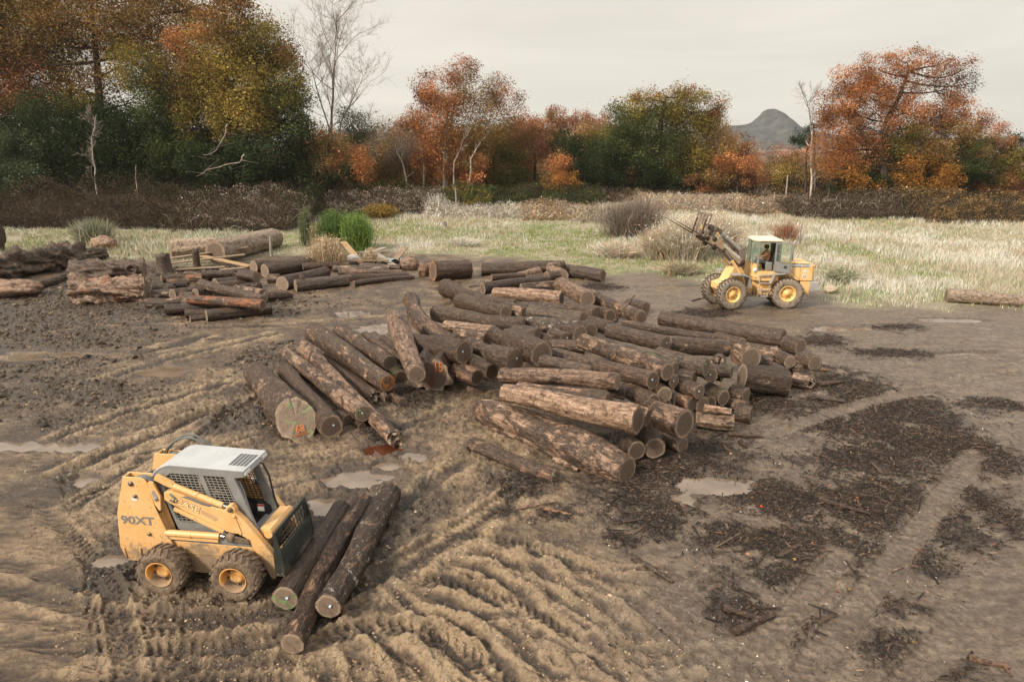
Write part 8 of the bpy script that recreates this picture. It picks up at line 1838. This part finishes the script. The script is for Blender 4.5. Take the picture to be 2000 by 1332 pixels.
stick("yellow brown scrap of wood near the bluish grey log ends", (1603, 726), (1617, 727), .12, (1, 0, 0, .1), group=GS)
stick("thin dark pole lying behind the rooted log", (915, 562), (940, 561), .08, (.1, 0, .1, 0), group=GS); stick("splintered pale slab on top of the thin brown log", (1198, 632), (1238, 618), .2, (.8, 0, .4, 0), dz=.9, group=GS)
# scrap at the grass edge
def board(label, p0, p1, w_, th, mat, z0=.05, z1=.05, name="board", group="scrap boards at the grass edge"):
    a = G(*p0); b = G(*p1); mb = MB(); c = ((a[0] + b[0]) / 2, (a[1] + b[1]) / 2, 0); mb.bar((a[0] - c[0], a[1] - c[1], z0), (b[0] - c[0], b[1] - c[1], z1), w_, th); o = mb.build(name, mat, None, .01); o.location = c; tag(o, label, "board", group); stamp_pos(o); return o
brown_b = paint_mat("brown_board", (.17, .115, .07), (.28, .21, .15), -5, -4, mud=(.08, .06, .04), rough=.9); tan_b = paint_mat("tan_board", (.28, .17, .085), (.36, .25, .14), -5, -4, mud=(.15, .1, .07), rough=.9)
for i, (p0, p1, m, z0, z1, lab) in enumerate([((336, 520), (486, 505), brown_b, .5, .75, "long weathered board topmost of the lumber stack"), ((332, 526), (480, 514), brown_b, .35, .55, "second long board of the lumber stack, just below the top one"), ((392, 514), (490, 530), tan_b, .5, .3, "reddish board slanting down across the lumber stack"), ((345, 531), (440, 526), brown_b, .15, .15, "low dark board at the bottom left of the lumber stack"), ((430, 534), (498, 528), brown_b, .2, .2, "short board end at the bottom right of the lumber stack"), ((410, 508), (470, 498), brown_b, .9, .9, "light topped board behind the lumber stack"),
     ((672, 498), (712, 524), tan_b, .9, .1, "orange tan post leaning against the scrap pile"), ((722, 500), (752, 492), wood_g, .2, .3, "grey plank lying flat behind the scrap pile"), ((735, 510), (772, 524), wood_g, .5, .1, "thin grey lath sloping down in the scrap pile"), ((770, 516), (792, 504), brown_b, .2, .7, "broken crate board standing up in the scrap pile"), ((672, 522), (760, 521), brown_b, .4, .4, "flat dark board along the back of the edge logs")]):
    board(lab, p0, p1, .42, .07, m, z0, z1)
def lump(name, label, px, py, size, mat_st, cat, seed, sink=.1, mat=None, ax=0):
    r = np.random.default_rng(seed); g = G(px, py); n1, n2 = 28, 40; th = np.linspace(0, math.pi, n1)[:, None]; ph = np.linspace(0, 2 * math.pi, n2, endpoint=False)[None]
    q = 1 + .5 * (fbm(np.cos(ph) * np.sin(th) * 1.6 + seed, np.cos(th) * 1.8 + np.sin(ph) * np.sin(th) * 1.5, 4, seed) - .5) + .22 * (fbm(np.cos(ph) * 5 + th * 2, np.sin(ph) * 5 + th * 3, 3, seed + 1) - .5)
    v = np.stack([size[0] * q * np.sin(th) * np.cos(ph), size[1] * q * np.sin(th) * np.sin(ph), size[2] * q * np.cos(th) + 0 * ph], -1).reshape(-1, 3)
    idx = np.arange(n1 * n2).reshape(n1, n2); j = np.roll(np.arange(n2), -1); qd = np.stack([idx[:-1], idx[1:], idx[1:][:, j], idx[:-1][:, j]], -1).reshape(-1, 4)
    o = mesh_np(name, v, qd.ravel(), np.full(len(qd), 4), [mat or bk.m], smooth=True); o.location = (g[0], g[1], size[2] * (1 - sink)); o.rotation_euler = (0, 0, ax)
    if mat_st: o["peel"], o["moss"], o["grey"], o["orange"] = [float(s) for s in mat_st]; o["lichen"] = 0.0
    tag(o, label, cat); return o
# the great split trunk section and the rough slabs on the left
def slab(label, px0, py0, px1, py1, h_, w_, st, seed, name="trunk_section", z=None):
    a = G(px0, py0); b = G(px1, py1); ex = {'gnarl': 1}
    A_ = (a[0], a[1], h_ * .5 if z is None else z); B_ = (b[0], b[1], h_ * .5 if z is None else z)
    o = make_log(A_, B_, w_ / 2, w_ / 2 * .95, st, .0, .55, 'ab', None, label, ex, seed); o.name = name; o.data.name = name; return o
slab("massive split trunk section with peeled orange side at the far left, lower half", 146, 592, 290, 586, 1.1, 1.25, (.8, 0, .35, .45), 501)
o = slab("weathered grey upper half of the massive trunk section, with a knothole", 148, 580, 289, 574, 1.1, .95, (.15, 0, 1.1, 0), 502, z=1.25)
mb = MB(); mb.lathe([(.30, 0), (.24, .07), (.17, .05), (.15, -.12), (0, -.14)], (0, 0, 0), 'y', 20); kn = mb.build("knothole", bk.m, o); kn.location = (.85, .43, .15) if False else (1.2, -.44, .1); kn.rotation_euler = (0, 0, math.pi); kn["peel"] = 0.0; kn["moss"] = 0.0; kn["grey"] = .6; kn["orange"] = 0.0; kn["lichen"] = 0.0
slab("great gnarled grey slab log lying at the left picture edge", -60, 556, 160, 520, 1.3, 1.5, (.45, .1, 1.0, .1), 503)
slab("smaller gnarled log jutting right of the great grey slab log", 130, 520, 205, 505, .8, .9, (.3, 0, .9, .1), 504)
slab("long dark pole lying under the great gnarled grey slab", 66, 568, 152, 540, .35, .35, (.1, 0, .2, .1), 505)
lump("stump", "dark stump cut off by the left picture edge", -4, 492, (.62, .6, 1.15), (.3, 0, .1, .3), "stump", 511)
lump("root_plate", "pale torn roots at the far left foreground of the slabs", 20, 578, (1.6, 1.0, .45), (.95, 0, .6, 0), "roots", 512)
lump("white_stump", "bleached whitish stump in the grass beside the rough slabs", 205, 490, (.95, .6, .55), (1.2, 0, .7, 0), "stump", 513)
def stump(label, px, py, rad, h_, st, seed):
    g = G(px, py); r = np.random.default_rng(seed); n = 26; th = np.linspace(0, 2 * math.pi, n, endpoint=False); vs = []; fs = []; zs = np.linspace(-.1, h_, 9)
    for i, z in enumerate(zs):
        q = rad * (1 + .35 * math.exp(-(z + .1) / .18) + .35 * (fbm(np.cos(th) * 2 + seed, np.sin(th) * 2 + z * .8, 3, seed) - .5) + .2 * (fbm(np.cos(th) * 7, np.sin(th) * 7 + z * .5, 2, seed + 1) - .5))
        zz = z + (.25 * h_ * (fbm(np.cos(th) * 2.5, np.sin(th) * 2.5 + 4, 3, seed + 2) - .5) if i == 8 else 0 * th); vs += list(np.stack([q * np.cos(th), q * np.sin(th), zz], -1))
    vs.append(np.array((0, 0, h_ * .9)))
    for i in range(8): fs += [(i * n + k, i * n + (k + 1) % n, (i + 1) * n + (k + 1) % n, (i + 1) * n + k) for k in range(n)]
    fs += [(8 * n + k, 8 * n + (k + 1) % n, 9 * n) for k in range(n)]
    mb = MB(); mb.add(vs, fs, 0, True); o = mb.build("stump", bk.m); o.location = (g[0], g[1], 0); o["peel"], o["moss"], o["grey"], o["orange"] = [float(q) for q in st]; o["lichen"] = 0.0; tag(o, label, "stump")
stump("grey standing stump behind the massive trunk section", 322, 532, .40, 1.1, (.2, 0, .9, 0), 514)
stump("blackish post stump beside the lumber stack", 386, 526, .20, 1.2, (.05, 0, .4, 0), 515)
lump("wood_block", "pale sawn block right of the scrap pile", 800, 528, (.55, .4, .42), (1.2, 0, .3, 0), "block", 516)
lump("wood_block", "white round block leaning on the thick log with orange rim", 829, 541, (.34, .3, .42), (1.4, 0, .5, 0), "block", 517)
lump("stone", "light grey stone under the orange tan post", 691, 515, (.4, .35, .3), None, "stone", 518, mat=flat_mat("light_stone", (.42, .40, .37), .9))
lump("stone", "small stone in the grass behind the wheel loader", 1622, 572, (.35, .3, .2), None, "stone", 519, mat=flat_mat("tan_stone", (.34, .27, .2), .9))
# blue grey sheet on the scrap pile
mb = MB(); n = 10; vs = []; 
for i in range(n):
    for j in range(n): vs.append((1.5 * (i / (n - 1) - .5), 1.3 * (j / (n - 1) - .5), .18 + .35 * i / (n - 1) * 0 + .10 * math.sin(i * 1.1 + j * .7) - .1 * (j / n)))
mb.add(vs, [(i * n + j, (i + 1) * n + j, (i + 1) * n + j + 1, i * n + j + 1) for i in range(n - 1) for j in range(n - 1)], 0, True)
o = mb.build("plastic_sheet", flat_mat("blue_grey_sheet", (.20, .27, .31), .5)); g = G(762, 514); o.location = (g[0], g[1], .1); tag(o, "crumpled blue grey sheet on the scrap pile", "sheet")
so = o.modifiers.new("thickness", 'SOLIDIFY'); so.thickness = .01
